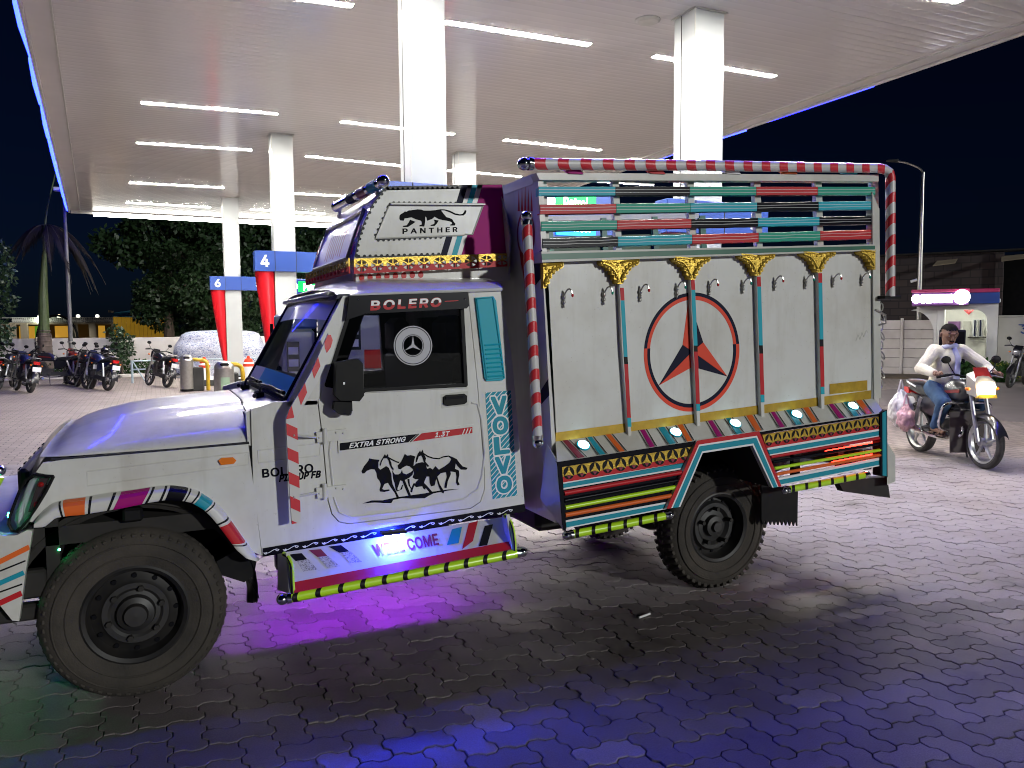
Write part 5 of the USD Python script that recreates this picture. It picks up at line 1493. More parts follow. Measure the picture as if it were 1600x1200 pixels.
M['glitter'] = usdkit.material(stage, '/World/Looks/glitter_tape', {'g': ('texture_coordinate', {}), 'v': ('voronoi_texture', {'scale': 220.0}), 'r': ('rgb_ramp', {'ramp': [(0.0, (0.1, 0.1, 0.1)), (0.5, (0.75, 0.72, 0.7)), (1.0, (0.9, 0.9, 0.9))]}), 'p': ('principled_bsdf', {'roughness': 0.25, 'metallic': 0.5})}, [('g.object', 'v.vector'), ('v.color', 'r.fac'), ('r.color', 'p.base_color')], surface='p.BSDF')
BO = (420, 780); BSC = .2625
for c, q in (('blackg', (120, 330, 195, 322, 230, 360, 160, 370)), ('maroon', (238, 305, 310, 298, 350, 340, 290, 346)), ('navy', (355, 283, 430, 274, 480, 312, 420, 320)), ('glitter', (165, 368, 235, 358, 290, 420, 205, 432)), ('glitter', (290, 345, 350, 338, 425, 400, 350, 410)), ('glitter', (430, 322, 490, 312, 555, 375, 480, 382)),
             ('teal', (1090, 180, 1150, 165, 1130, 262, 1060, 275)), ('red', (1190, 145, 1245, 130, 1215, 250, 1150, 300)), ('black', (1285, 160, 1335, 150, 1300, 275, 1250, 282))):
    bdec(crop(BO, BSC, *q), c, 'floor_stripe')
bdec(crop(BO, BSC, 150, 495, 1440, 250, 1442, 300, 150, 560), 'red', 'red_edge')
bdec(warp(glyphs('WELL COME'), quadmap(crop(BO, BSC, 610, 275, 1000, 205, 1015, 275, 640, 345))), 'maroon', 'lettering', 2)
for (x0, y0, x1, y1, xe, ye) in ((60, 325, 110, 320, 130, 560), (1395, 95, 1420, 90, 1455, 305)):
    q = [P(*a, y) for a, y in ((crop(BO, BSC, x0, y0)[0], YTB), (crop(BO, BSC, x1, y1)[0], YT + .07), (crop(BO, BSC, xe, ye)[0], YT - .005), (crop(BO, BSC, xe - 70, ye - 20)[0], YTB))]
    ec = part(truck, 'footboard_end', hull([a + (dx, 0, 0) for a in q for dx in (-.006, .012)]), 'trim')
ed = smoothpath([P(*a, YT + k) for a, k in zip(crop(BO, BSC, 88, 325, 115, 345, 135, 400, 140, 480, 143, 560), (.10, .07, .03, .01, -.005))], 4)
part(truck, 'footboard_edge', tube(ed, .011, 8), 'lime'); part(truck, 'footboard_edge_line', tube(ed + (-.004, -.009, 0), .005, 6), 'black')
ed = smoothpath([P(*a, YT + k) for a, k in zip(crop(BO, BSC, 1405, 95, 1432, 125, 1450, 180, 1460, 250, 1462, 305), (.10, .07, .03, .01, -.005))], 4)
part(truck, 'footboard_edge', tube(ed, .011, 8), 'lime'); part(truck, 'footboard_edge_line', tube(ed + (-.004, -.009, 0), .005, 6), 'black')
banded_pipe([P(452, 934, YT), P(630, 899.5, YT), P(808, 864, YT)], .023, 11, 'footboard_bar', 'lime', 'black', slant=-1.0, duty=.22)
part(truck, 'chassis_lamp', bb(2.35, 2.43, 4.20, 4.24, .60, .63), 'ledblue2')
lc = P(617, 837, 3.615)
part(truck, 'step_lamp', hull([lc + (dx, dy, dz) for dx in (-.06, .06) for dy in (0, .05) for dz in (.005, .018)]), 'black')
part(truck, 'step_lamp_lens', bx(lc + (0, .02, 0), (.10, .03, .008)), 'ledblue')
for xx in (.62, 1.0, 1.38):
    ul = part(truck, 'under_lamp', [bb(xx - .09, xx + .09, 4.085, 4.115, .40, .53), bb(xx - .09, xx - .075, 4.1151, 4.17, .40, .53), bb(xx + .075, xx + .09, 4.1151, 4.17, .40, .53)], 'black')
    part(ul, 'lamp_lens', bb(xx - .07, xx + .07, 4.116, 4.13, .475, .505, .003), 'ledviolet')

# -------- crown over the cab
cs = [(603, 291), (785, 288), (797, 396), (553, 404), (556, 390), (562, 368), (570, 345), (583, 318)]
crown = part(truck, 'crown_side', slab(cs, YC, .02), 'white2')
YC2 = 2 * YM - YC
CP = [P(*q, YC) for q in ((603, 291), (583, 318), (570, 345), (562, 368), (556, 390), (553, 404))]
front = grid(lambda u, v: np.array([np.interp(v * 5, range(6), [w[0] for w in CP]), YC + (YC2 - YC) * u, np.interp(v * 5, range(6), [w[2] for w in CP])]), 12, 11)
crf = part(truck, 'crown_front', front, 'white', smooth=40)


def cfront(u, v, d=.003):
    q = np.array([np.interp(v * 5, range(6), [w[0] for w in CP]), YC + (YC2 - YC) * u, np.interp(v * 5, range(6), [w[2] for w in CP])])
    return q + np.array([-.9, 0, .4]) * d


part(crf, 'front_panel', grid(lambda u, v: cfront(.10 + .80 * u, .25 + .70 * v), 9, 9), 'band1')
for k in range(8): part(crf, 'red_ray', grid(lambda u, v: cfront(.30 + .05 * k + .018 * u, .42 + (.42 - .03 * (k % 3)) * v, .006), 2, 7), 'maroon')
part(crf, 'panel_frame', [tube([cfront(u, v, .01) for u, v in ((.10, .25), (.10, .95), (.90, .95), (.90, .25), (.10, .25))], .012, 6)], 'trim')
for u0 in (.035, .94):
    for v0, v1 in ((.45, .62), (.68, .90)): part(crf, 'red_badge', grid(lambda u, v: cfront(u0 + .035 * u, v0 + (v1 - v0) * v, .006), 2, 4), 'red')
ctop = hull([P(603, 291, YC), P(785, 288, YC), P(603, 291, YC) * [1, 0, 1] + [0, YC2, 0], P(785, 288, YC) * [1, 0, 1] + [0, YC2, 0]] + [q + np.array([0, 0, -.02]) for q in (P(603, 291, YC), P(785, 288, YC))])
part(truck, 'crown_top', ctop, 'white2')
part(truck, 'crown_side', ext_y(pp(cs, YC), YC2 - .02, YC2), 'white2')
part(truck, 'crown_base', hull([P(553, 406, YC), P(797, 398, YC), P(553, 404, YC), P(797, 396, YC)] + [np.array([w[0], YC2, w[2]]) for w in (P(553, 406, YC), P(797, 398, YC), P(553, 404, YC), P(797, 396, YC))]), 'white2')
for x_ in (1.0, 1.3, 1.58):
    for yy in (YC + .08, YC2 - .08): part(truck, 'crown_leg', cyl((x_, yy, 1.84), (x_, yy, 2.02), .02), 'steel')
# prints on the crown side
part(crown, 'magenta_field', dpoly(Polygon([(754, 289), (784, 288.5), (796, 396), (721, 398.5)]), YC), 'magenta')
for c, a in (('navy', [(721, 289.5), (731, 289.3), (698, 399.5), (688, 399.8)]), ('cyan', [(738, 289.2), (746, 289), (714, 399), (705.5, 399.3)])):
    part(crown, 'stripe', dpoly(Polygon(a), YC, 1), c)


def teeth(a, b, n, side, r=2.3):
    out_ = [LineString([a, b]).buffer(.9, cap_style=2)]
    d = np.array(b, float) - a; L = np.linalg.norm(d); d /= L; nr = np.array([-d[1], d[0]]) * side
    for k in range(n):
        c = np.array(a) + d * L * (k + .5) / n + nr * 1.4
        out_.append(Point(*c).buffer(r, 5))
    return out_


tt = teeth((606, 292.5), (722, 290.5), 15, 1) + teeth((556, 402), (690, 398.2), 15, -1)
fr = [(603, 293), (583, 318), (570, 345), (562, 368), (557, 388), (555, 402)]
for a, b in zip(fr[:-1], fr[1:]): tt += teeth(a, b, max(2, int(math.hypot(b[0] - a[0], b[1] - a[1]) / 7.5)), -1)
pan = [(609, 319), (755, 320), (738, 366.5), (727, 366), (725, 367.5), (586.5, 372.5)]
tt += teeth((611, 318), (716, 318.5), 13, -1, 2.0) + teeth((587, 374.5), (693, 369.5), 13, 1, 2.0) + teeth((609, 320), (586, 372), 6, 1, 2.0)
part(crown, 'scalloped_trim', dpoly(unary_union(tt), YC, 2), 'blackg')
pn = part(crown, 'inset_panel', dpoly(Polygon(pan), YC, 3), 'white2')
pr3 = [P(*q, YC - .0045) for q in pan + pan[:1]]
part(pn, 'panel_rim', [tube(pr3[:2], .009, 6), tube(pr3[1:], .004, 6)], 'trim')
part(pn, 'panel_hood', hull([P(609, 318.5, YC) + (0, d, 0) for d in (-.03, 0)] + [P(755, 319.5, YC) + (0, d, 0) for d in (-.03, 0)] + [P(609, 320.5, YC) + (0, d, 0) for d in (-.03, 0)] + [P(755, 321.5, YC) + (0, d, 0) for d in (-.03, 0)]), 'white2')
PO, PS = (600, 300), .10625
for q in ([225, 350, 240, 330, 290, 300, 305, 285, 320, 295, 360, 272, 440, 265, 490, 255, 540, 260, 580, 275, 680, 275, 760, 268, 820, 255, 880, 255, 960, 275, 1040, 315, 1110, 330, 1150, 325, 1170, 300, 1185, 268, 1208, 278, 1195, 320, 1165, 347, 1110, 350, 1040, 337, 960, 300, 880, 272, 835, 275, 870, 320, 910, 370, 960, 385, 1000, 405, 1020, 440, 1045, 470, 1035, 495, 970, 495, 970, 480, 1000, 470, 990, 445, 950, 430, 860, 415, 800, 400, 740, 365, 720, 385, 700, 400, 630, 425, 622, 380, 600, 360, 600, 420, 595, 480, 585, 510, 510, 505, 520, 490, 550, 480, 550, 440, 530, 420, 470, 405, 400, 375, 340, 385, 300, 390, 285, 425, 235, 420, 222, 390],
          [380, 410, 460, 440, 420, 470, 350, 515, 275, 515, 280, 500, 330, 490, 360, 450], [730, 410, 800, 420, 770, 470, 740, 500, 675, 500, 690, 485, 735, 470, 740, 440]):
    part(pn, 'cat_print', dpoly(Polygon(crop(PO, PS, *q)).buffer(0), YC, 4), 'ink')
part(pn, 'lettering', text('PANTHER', crop(PO, PS, 268, 540, 1075, 515, 1075, 588, 268, 620), YC, 4, gap=.28), 'ink')
# pierced gold and red band under the crown
def lattice(t0, t1, b0, b1, n):
    mid0, mid1 = lerp2(t0, b0, .55), lerp2(t1, b1, .55)
    holes = []
    for k in range(n):
        t = (k + .5) / n; a, b = lerp2(t0, t1, t), lerp2(b0, b1, t); c = lerp2(a, b, .5); h = b[1] - a[1]
        rx, ry = (t1[0] - t0[0]) / n * .40, h * .38
        disc_ = affinity.scale(Point(*c).buffer(1, 10), rx, ry)
        sp_ = unary_union([LineString([(c[0] + rx * 1.2 * math.cos(q), c[1] + ry * 1.2 * math.sin(q)), (c[0] - rx * 1.2 * math.cos(q), c[1] - ry * 1.2 * math.sin(q))]).buffer(.75) for q in (PI / 2, PI / 6, -PI / 6)] + [Point(*c).buffer(2)])
        holes.append(disc_.difference(sp_))
    full = Polygon([t0, t1, b1, b0]).difference(unary_union(holes))
    return full, Polygon([t0, t1, mid1, mid0]), Polygon([mid0, mid1, b1, b0])


full, up_, dn_ = lattice((553, 404), (797, 395.5), (553, 428), (797, 416), 10)
part(truck, 'pierced_fringe', dpoly(unary_union([affinity.scale(Point(565 + k * 13.2, 434 - k * .72).buffer(1, 8), 4.2, 5.2) for k in range(8)]), YC + .03), 'redlens')
lat = part(truck, 'lattice_band', ext_y(unary_union([pp(list(g.exterior.coords), YC - .03) .difference(unary_union([pp(list(h.coords), YC - .03) for h in g.interiors]) if g.interiors else Polygon()) for g in polys(full.intersection(up_))]), YC - .03, YC - .022), 'gold')
part(lat, 'red_half', ext_y(unary_union([pp(list(g.exterior.coords), YC - .03).difference(unary_union([pp(list(h.coords), YC - .03) for h in g.interiors]) if g.interiors else Polygon()) for g in polys(full.intersection(dn_))]), YC - .03, YC - .022), 'red')
part(truck, 'lattice_backing', slab([(556, 404), (797, 396), (797, 438), (556, 452)], YC + .03, .01), 'white2')
part(truck, 'lattice_backing', hull([P(556, 404, YC) + (0, .05, 0), P(556, 446, YC) + (0, .05, 0), P(556, 404, YC) * [1, 0, 1] + [0, YC2 - .05, 0], P(556, 446, YC) * [1, 0, 1] + [0, YC2 - .05, 0]] + [P(556, 404, YC) + (.02, .05, 0), P(556, 446, YC) + (.02, YC2 - YC - .05, 0)]), 'white2')
# same band across the front, running towards the far side
def lat_front(y0, y1, n):
    a, b = P(553, 404, YC), P(553, 428, YC); h = a[2] - b[2]; up = []; dn = []
    holes = []
    for k in range(n):
        c = (y0 + (y1 - y0) * (k + .5) / n, (a[2] + b[2]) / 2); rx, ry = (y1 - y0) / n * .4, h * .38
        d = affinity.scale(Point(*c).buffer(1, 8), rx, ry)
        s_ = unary_union([LineString([(c[0] + 1.2 * rx * math.cos(q), c[1] + 1.2 * ry * math.sin(q)), (c[0] - 1.2 * rx * math.cos(q), c[1] - 1.2 * ry * math.sin(q))]).buffer(.0028) for q in (PI / 2, PI / 6, -PI / 6)])
        holes.append(d.difference(s_))
    hs = unary_union(holes); zm = b[2] + h * .45
    return ext_x(sbox(y0, zm, y1, a[2]).difference(hs), a[0] - .035, a[0] - .027), ext_x(sbox(y0, b[2], y1, zm).difference(hs), a[0] - .035, a[0] - .027)


lu, ld = lat_front(YC - .03, YC2 + .03, 13)
lat2 = part(truck, 'lattice_band', lu, 'gold'); part(lat2, 'red_half', ld, 'red')
part(truck, 'red_roof_lamp', tube([P(600, 427, YC + .10), P(640, 424, YC + .10)], .006, 6), 'ledred')
qa, qb = P(598, 281, YC), cfront(1.0, 0.12, .06)
qn = at(597, 284, 'y', YC - .03); qf = at(527, 322, 'z', qn[2] + .0)
fpipe = part(truck, 'crown_pipe', tube([qn, qf], .028, 14), 'chrome', smooth=60)
for a, c in ((.06, 'teal'), (.28, 'maroon'), (.52, 'navy')): part(fpipe, 'colour_sleeve', tube([qn + (qf - qn) * a, qn + (qf - qn) * (a + .16)], .0295, 14), c, smooth=60)
part(fpipe, 'end_knob', [ball(qn + (0, -.02, 0), .033), ball(qf + (0, .02, 0), .033)], 'chrome')
for a in (.1, .9): part(fpipe, 'pipe_stay', cyl(qn + (qf - qn) * a, cfront(a, .05, 0), .012), 'chrome')

# ================================================================== MOTORCYCLES
M['bikeblack'] = mat('bike_black_paint', (0.012, 0.012, 0.016), 0.25, coat=0.6)
M['bikeblue'] = mat('bike_blue_paint', (0.012, 0.018, 0.07), 0.25, coat=0.6)
M['bikered'] = mat('bike_red_paint', (0.17, 0.015, 0.015), 0.25, coat=0.6)
M['plate'] = mat('number_plate', (0.72, 0.72, 0.72), 0.5)
M['tyre'] = mat('bike_tyre', (0.018, 0.017, 0.016), 0.85, var=0.4, vs=12, var2=(0.05, 0.045, 0.04))
M['alloy'] = mat('alloy', (0.42, 0.42, 0.42), 0.35, metal=0.8)
M['darkalloy'] = mat('dark_alloy', (0.05, 0.05, 0.055), 0.45, metal=0.5)
M['headlit'] = mat('lit_headlamp', (1, 0.9, 0.7), 0.3, emit=(1.0, 0.80, 0.45), es=70.0)
M['headoff'] = mat('headlamp_glass', (0.45, 0.45, 0.47), 0.1, metal=0.6, coat=0.8)
M['darkgreen2'] = mat('engine_metal', (0.10, 0.10, 0.10), 0.5, metal=0.6, var=0.3, vs=15)
M['legguard'] = mat('brown_guard_flap', (0.035, 0.022, 0.018), 0.6)


def bike_wheel(t, x, r, w, name, rim, steer=0.0):
    c = (x, -w / 2, r)
    prof = [(r * .80, .005), (r * .88, 0), (r * .96, w * .12), (r, w * .35), (r, w * .65), (r * .96, w * .88), (r * .88, w), (r * .80, w - .005)]
    wt_ = part(t, name, rev(prof, 'y', 36, c), 'tyre')
    part(wt_, 'rim', rev([(r * .72, w * .3), (r * .8, w * .08), (r * .83, w * .1), (r * .83, w * .9), (r * .8, w * .92), (r * .72, w * .7), (r * .72, w * .3)], 'y', 36, c), rim)
    hub = part(wt_, 'hub', cyl((x, -w * .7, r), (x, w * .7, r), r * .16, n=16), 'alloy')
    for k in range(5):
        a = 2 * PI * k / 5 + .3
        p0 = np.array([x + r * .12 * math.cos(a - .25), 0, r + r * .12 * math.sin(a - .25)]); p1 = np.array([x + r * .75 * math.cos(a), 0, r + r * .75 * math.sin(a)])
        part(wt_, 'spoke', cyl(p0, p1, .02, .014, n=6), rim)
    return wt_


def motorcycle(label, base, rz, group=None, paint='bikeblack', rim='darkalloy', lit=False, guard=False, lean=0.0, name='motorcycle', helmet=False, flap=False):
    t = thing(name, label, 'motorcycle', base, rz, group, lean=lean); t.local = True
    r = .30
    bike_wheel(t, .63, r, .085, 'wheel', rim); bike_wheel(t, -.60, r, .105, 'wheel', rim)
    part(t, 'frame', [tube([(.46, 0, .86), (.30, 0, .62), (.22, 0, .38), (-.1, 0, .34), (-.3, 0, .4), (-.35, 0, .62)], .025, 8), tube([(.44, 0, .84), (-.2, 0, .72), (-.62, .06, .74)], .02, 8)], 'darkalloy')
    for s in (-1, 1):
        part(t, 'fork', tube([(.63, s * .085, r), (.60, s * .085, .42), (.44, s * .085, .98)], [.024, .024, .019], 10), 'alloy')
        part(t, 'swing_arm', tube([(-.60, s * .08, r), (-.12, s * .09, .40)], .02, 8), 'darkalloy')
        part(t, 'shock', tube([(-.55, s * .12, .36), (-.42, s * .12, .72)], .026, 8), 'alloy')
        part(t, 'foot_peg', cyl((.06, s * .12, .33), (.06, s * .25, .33), .014), 'black')
    part(t, 'front_mudguard', grid(lambda u, v: (.63 + (r + .03) * math.cos(.35 + 1.9 * u), (v - .5) * .12, r + (r + .03) * math.sin(.35 + 1.9 * u) - .05 * (2 * v - 1) ** 2), 14, 7), paint, smooth=60)
    part(t, 'rear_mudguard', grid(lambda u, v: (-.60 + (r + .05) * math.cos(1.3 + 1.9 * u), (v - .5) * .15, r + (r + .05) * math.sin(1.3 + 1.9 * u) - .04 * (2 * v - 1) ** 2), 14, 7), 'bikeblack', smooth=60)
    tank = hull([(x, y, z) for x, w_, z0, z1 in ((.42, .07, .80, .93), (.34, .13, .74, .97), (.12, .15, .72, .98), (-.08, .12, .72, .90), (-.14, .09, .74, .84)) for y, z in ((-w_, z0 + .04), (w_, z0 + .04), (-w_ * .8, z0), (w_ * .8, z0), (-w_ * .75, z1 - .03), (w_ * .75, z1 - .03), (-w_ * .35, z1), (w_ * .35, z1))])
    tk = part(t, 'fuel_tank', tank, paint, smooth=50)
    part(tk, 'filler_cap', cyl((.2, 0, .965), (.2, 0, .99), .035), 'chrome')
    for s in (-1, 1): part(tk, 'tank_stripe', hull([(x, s * y, z) for x, y, z in ((.34, .132, .84), (.0, .15, .80), (.0, .15, .83), (.34, .132, .88), (.34, .120, .85), (0, .13, .81))]), 'bikered' if paint != 'bikered' else 'plate')
    part(t, 'seat', hull([(x, y, z) for x, w_, z0, z1 in ((-.08, .08, .76, .82), (-.2, .13, .74, .80), (-.45, .14, .76, .83), (-.72, .10, .80, .88)) for y, z in ((-w_, z0), (w_, z0), (-w_ * .8, z1), (w_ * .8, z1))]), 'black', smooth=50)
    for s in (-1, 1): part(t, 'side_panel', hull([(x, s * y, z) for x, y, z in ((-.05, .10, .72), (-.1, .12, .48), (-.35, .13, .55), (-.72, .09, .76), (-.5, .12, .74), (-.05, .07, .72), (-.35, .08, .55), (-.7, .06, .76))]), paint, smooth=40)
    part(t, 'engine', [hull([(x, y, z) for x in (-.02, .24) for y in (-.11, .11) for z in (.30, .50)]), hull([(x, y, z) for x, z in ((.12, .48), (.26, .46), (.20, .70), (.32, .66)) for y in (-.08, .08)])], 'darkgreen2')
    for k in range(4): part(t, 'engine_fin', hull([(x + .02 * k, y, .53 + .035 * k + d) for x in (.10, .31) for y in (-.105, .105) for d in (0, .01)]), 'darkgreen2')
    ex = part(t, 'exhaust', tube(smoothpath([(.30, -.06, .50), (.36, -.10, .36), (.2, -.15, .28), (-.1, -.17, .28), (-.3, -.18, .31)]), .02, 8), 'chrome')
    part(ex, 'silencer', tube([(-.25, -.18, .30), (-.32, -.18, .31), (-.78, -.19, .40), (-.84, -.19, .41)], [.022, .042, .05, .03], 12), 'chrome')
    hb = part(t, 'handlebar', tube(smoothpath([(.30, -.36, 1.02), (.36, -.22, 1.05), (.42, -.08, 1.02), (.42, .08, 1.02), (.36, .22, 1.05), (.30, .36, 1.02)]), .013, 8), 'black')
    for s in (-1, 1):
        part(hb, 'grip', cyl((.33, s * .26, 1.045), (.295, s * .38, 1.018), .018), 'black')
        part(hb, 'lever', tube([(.36, s * .20, 1.045), (.40, s * .27, 1.03), (.37, s * .37, 1.01)], .007, 5), 'alloy')
        mi = part(t, 'mirror', ball((.34, s * .30, 1.22), (.02, .06, .045), 2), 'black')
        part(mi, 'mirror_stem', tube(smoothpath([(.36, s * .20, 1.05), (.37, s * .26, 1.13), (.35, s * .29, 1.20)]), .006, 6), 'black')
    if lit:
        part(t, 'front_cowl', hull([(.46, -.12, .84), (.46, .12, .84), (.62, -.10, .80), (.62, .10, .80), (.60, -.12, .98), (.60, .12, .98), (.44, -.12, 1.06), (.44, .12, 1.06), (.50, 0, 1.12), (.66, 0, .90)]), 'alloy', smooth=40)
        hl_ = part(t, 'headlight', hull([(.64, y, z) for y, z in ((-.09, .84), (.09, .84), (-.10, .93), (.10, .93), (-.07, .98), (.07, .98))] + [(.675, y, z) for y, z in ((-.07, .86), (.07, .86), (-.075, .93), (.075, .93))]), 'headlit')
        part(t, 'visor', hull([(.58, -.10, 1.0), (.58, .10, 1.0), (.50, -.08, 1.14), (.50, .08, 1.14), (.49, -.08, 1.14), (.57, .10, .99)]), 'bikered')
        part(t, 'cowl_trim', hull([(.655, y, z) for y, z in ((-.11, .80), (.11, .80), (-.10, .84), (.10, .84))] + [(.60, y, .80) for y in (-.12, .12)]), 'yellow')
    else:
        part(t, 'front_cowl', hull([(.46, -.10, .86), (.46, .10, .86), (.60, -.09, .82), (.60, .09, .82), (.58, -.10, .98), (.58, .10, .98), (.46, -.09, 1.08), (.46, .09, 1.08)]), paint, smooth=40)
        part(t, 'headlight', ball((.59, 0, .90), (.05, .085, .075), 2), 'headoff')
    for s in (-1, 1):
        part(t, 'front_indicator', ball((.55, s * .17, .90), (.03, .03, .022), 1), 'amber')
        part(t, 'rear_indicator', ball((-.86, s * .13, .72), (.025, .025, .02), 1), 'amber')
    part(t, 'tail_lamp', hull([(x, y, z) for x in (-.88, -.78) for y, z in ((-.07, .74), (.07, .74), (-.08, .82), (.08, .82))]), 'redlens')
    part(t, 'rear_plate', bx((-.93, 0, .62), (.012, .20, .12), .003), 'plate')
    part(t, 'grab_rail', tube(smoothpath([(-.5, -.14, .84), (-.74, -.12, .90), (-.84, 0, .91), (-.74, .12, .90), (-.5, .14, .84)]), .013, 8), 'alloy')
    part(t, 'chain_case', hull([(x, y, z) for x, z in ((-.66, .26), (-.66, .36), (.0, .40), (.0, .30)) for y in (.10, .13)]), 'darkalloy')
    part(t, 'side_stand', tube([(.05, .12, .30), (-.02, .24, .02)], .012, 6), 'darkalloy')
    if guard:
        part(t, 'crash_guard', tube(smoothpath([(.30, -.04, .72), (.30, -.26, .70), (.27, -.30, .58), (.24, -.28, .42), (.22, -.05, .36)]), .017, 8), 'chrome')
        part(t, 'crash_guard', tube(smoothpath([(.30, .04, .72), (.30, .26, .70), (.27, .30, .58), (.24, .28, .42), (.22, .05, .36)]), .017, 8), 'chrome')
    if flap:
        part(t, 'guard_flap', hull([(.34, y, z) for y, z in ((-.22, .14), (.2, .14), (-.24, .62), (.22, .62))] + [(.35, y, z) for y, z in ((-.22, .14), (.2, .14), (-.24, .62), (.22, .62))]), 'legguard')
    return t


# the moving motorcycle
pf, pr = at(1532, 731, 'z', 0), at(1440, 706, 'z', 0)
hd = math.atan2(pf[1] - pr[1], pf[0] - pr[0])
bc = (pf + pr) / 2
mb = motorcycle('motorcycle with lit headlamp ridden on the paving behind the truck', bc, math.degrees(hd), paint='bikeblack', rim='alloy', lit=True, guard=True, flap=True)
hx, hy = math.cos(hd), math.sin(hd)
RW = lambda p: np.array([bc[0] + p[0] * hx - p[1] * hy, bc[1] + p[0] * hy + p[1] * hx, p[2]])

# rider: one continuous body of skin, clothes over it
M['skin'] = mat('skin', (0.16, 0.075, 0.045), 0.5, var=0.15, vs=20)
M['hair'] = mat('black_hair', (0.008, 0.007, 0.007), 0.9, spec=0.1)
M['wool'] = mat('cream_sweater', (0.62, 0.58, 0.46), 0.95, var=0.15, vs=14, bump=0.5, bs=160, sheen=0.3)
M['jeans'] = mat('blue_jeans', (0.025, 0.07, 0.15), 0.9, var=0.35, vs=10, bump=0.3, bs=200)
M['scarf'] = mat('lavender_scarf', (0.45, 0.46, 0.62), 0.9, var=0.15, vs=15)
M['sandal'] = mat('brown_sandal', (0.09, 0.05, 0.03), 0.7)
M['eyew'] = mat('eye_white', (0.7, 0.7, 0.68), 0.3)


def bones(chains, length=0.022, it=8):
    parts = []
    for ch_ in chains:
        for (a, ra), (b, rb2) in zip(ch_[:-1], ch_[1:]):
            s = m3.Manifold.sphere(ra, 20).translate(list(map(float, a))) + m3.Manifold.sphere(rb2, 20).translate(list(map(float, b)))
            parts.append(s.hull())
    m = m3.Manifold.batch_boolean(parts, m3.OpType.Add).refine_to_length(length)
    q = m.to_mesh()
    t = trimesh.Trimesh(q.vert_properties[:, :3], q.tri_verts, process=True)
    trimesh.smoothing.filter_taubin(t, lamb=.5, nu=.53, iterations=it)
    return t


hip = np.array([-.22, 0, .86]); chest = np.array([-.13, 0, 1.20]); neck = np.array([-.10, 0, 1.36]); head = np.array([-.05, -.02, 1.50])
shl = {s: np.array([-.10, s * .168, 1.315]) for s in (-1, 1)}
elb = {-1: np.array([-.06, -.36, 1.10]), 1: np.array([.08, .36, 1.13])}
wri = {-1: np.array([.22, -.34, 1.055]), 1: np.array([.25, .36, 1.05])}
hpj = {s: np.array([-.20, s * .10, .85]) for s in (-1, 1)}
kne = {s: np.array([.20, s * .22, .70]) for s in (-1, 1)}
ank = {s: np.array([.02, s * .20, .40]) for s in (-1, 1)}
toe = {s: np.array([.20, s * .215, .355]) for s in (-1, 1)}
ch_ = [[(hip, .125), (np.array([-.17, 0, 1.02]), .12), (chest, .14), (neck, .055), (head, .085)], [(shl[-1], .065), (chest, .11), (shl[1], .065)]]
for s in (-1, 1):
    ch_ += [[(shl[s], .06), (elb[s], .043), (wri[s], .030)], [(hpj[s], .09), (kne[s], .058), (ank[s], .040)], [(ank[s], .040), (ank[s] + (-.045, 0, -.025), .032), (toe[s], .028)]]
    g0 = wri[s] + np.array([.045, 0, 0.0])
    palm = [wri[s] + (.05, s * .028, .004), wri[s] + (.05, -s * .028, .012)]
    for q in palm: ch_.append([(wri[s], .028), (q, .020)])
    for k in range(4):                                            # fingers closed round the grip, thumb underneath
        b0 = wri[s] + np.array([.062, s * (.032 - .021 * k), .006]); L_ = (.030, .034, .033, .027)[3 - k]
        ch_.append([(b0 - (.02, 0, 0), .011), (b0 + (L_ * .6, 0, -.004), .0095), (b0 + (L_ * .75, 0, -.03), .009), (b0 + (.006, 0, -.043), .008)])
    ch_.append([(wri[s] + (.02, -s * .03, -.005), .012), (wri[s] + (.055, -s * .045, -.018), .010), (wri[s] + (.075, -s * .035, -.035), .009)])
# head: skull, jaw, nose, ears, brow
hf = np.array([.93, -.18, -.33]); hf /= np.linalg.norm(hf); hs = np.cross([0, 0, 1], hf); hs /= np.linalg.norm(hs); hu = np.cross(hf, hs)
HD = lambda f, s, u: head + hf * f + hs * s + hu * u
ch_ += [[(HD(-.015, 0, .03), .092), (HD(.015, 0, .015), .086)], [(HD(.02, 0, -.03), .066), (HD(.055, 0, -.085), .036)], [(HD(.092, 0, .015), .010), (HD(.112, 0, -.022), .016)], [(HD(.088, -.03, .04), .014), (HD(.088, .03, .04), .014)], [(HD(.085, -.018, -.062), .012), (HD(.085, .018, -.062), .012)]]
for s in (-1, 1): ch_.append([(HD(-.005, s * .09, .015), .016), (HD(-.01, s * .094, -.02), .011)])
toW = np.array([[hx, -hy, 0, bc[0]], [hy, hx, 0, bc[1]], [0, 0, 1, 0], [0, 0, 0, 1.0]])
per_ = thing('person', 'man in cream sweater and jeans riding the motorcycle, looking down, pale scarf at neck', 'person', bc)
body = part(per_, 'body', xform(bones(ch_, .014, 5), toW), 'skin', smooth=60)
for s in (-1, 1):
    e = part(body, 'eye', xform(ball(HD(.080, s * .033, .018), .0125, 2), toW), 'eyew')
    part(body, 'eyebrow', xform(tube([HD(.093, s * .018, .046), HD(.094, s * .034, .050), HD(.085, s * .050, .045)], .005, 6), toW), 'hair')
part(body, 'mouth', xform(tube([HD(.096, -.022, -.062), HD(.100, 0, -.060), HD(.096, .022, -.062)], .0045, 6), toW), 'bikered')
part(body, 'moustache', xform(tube([HD(.096, -.026, -.050), HD(.104, 0, -.042), HD(.096, .026, -.050)], .006, 6), toW), 'hair')
hv = trimesh.creation.icosphere(3, 1.0); vv = np.array(hv.vertices)
nz_ = meshkit.noise(vv * 9, 3)[:, None] * .05
vv = vv * (1 + nz_)
hv.vertices = np.array([HD(-.014 + .104 * a[0], .0955 * a[1], .034 + .100 * a[2]) for a in vv])
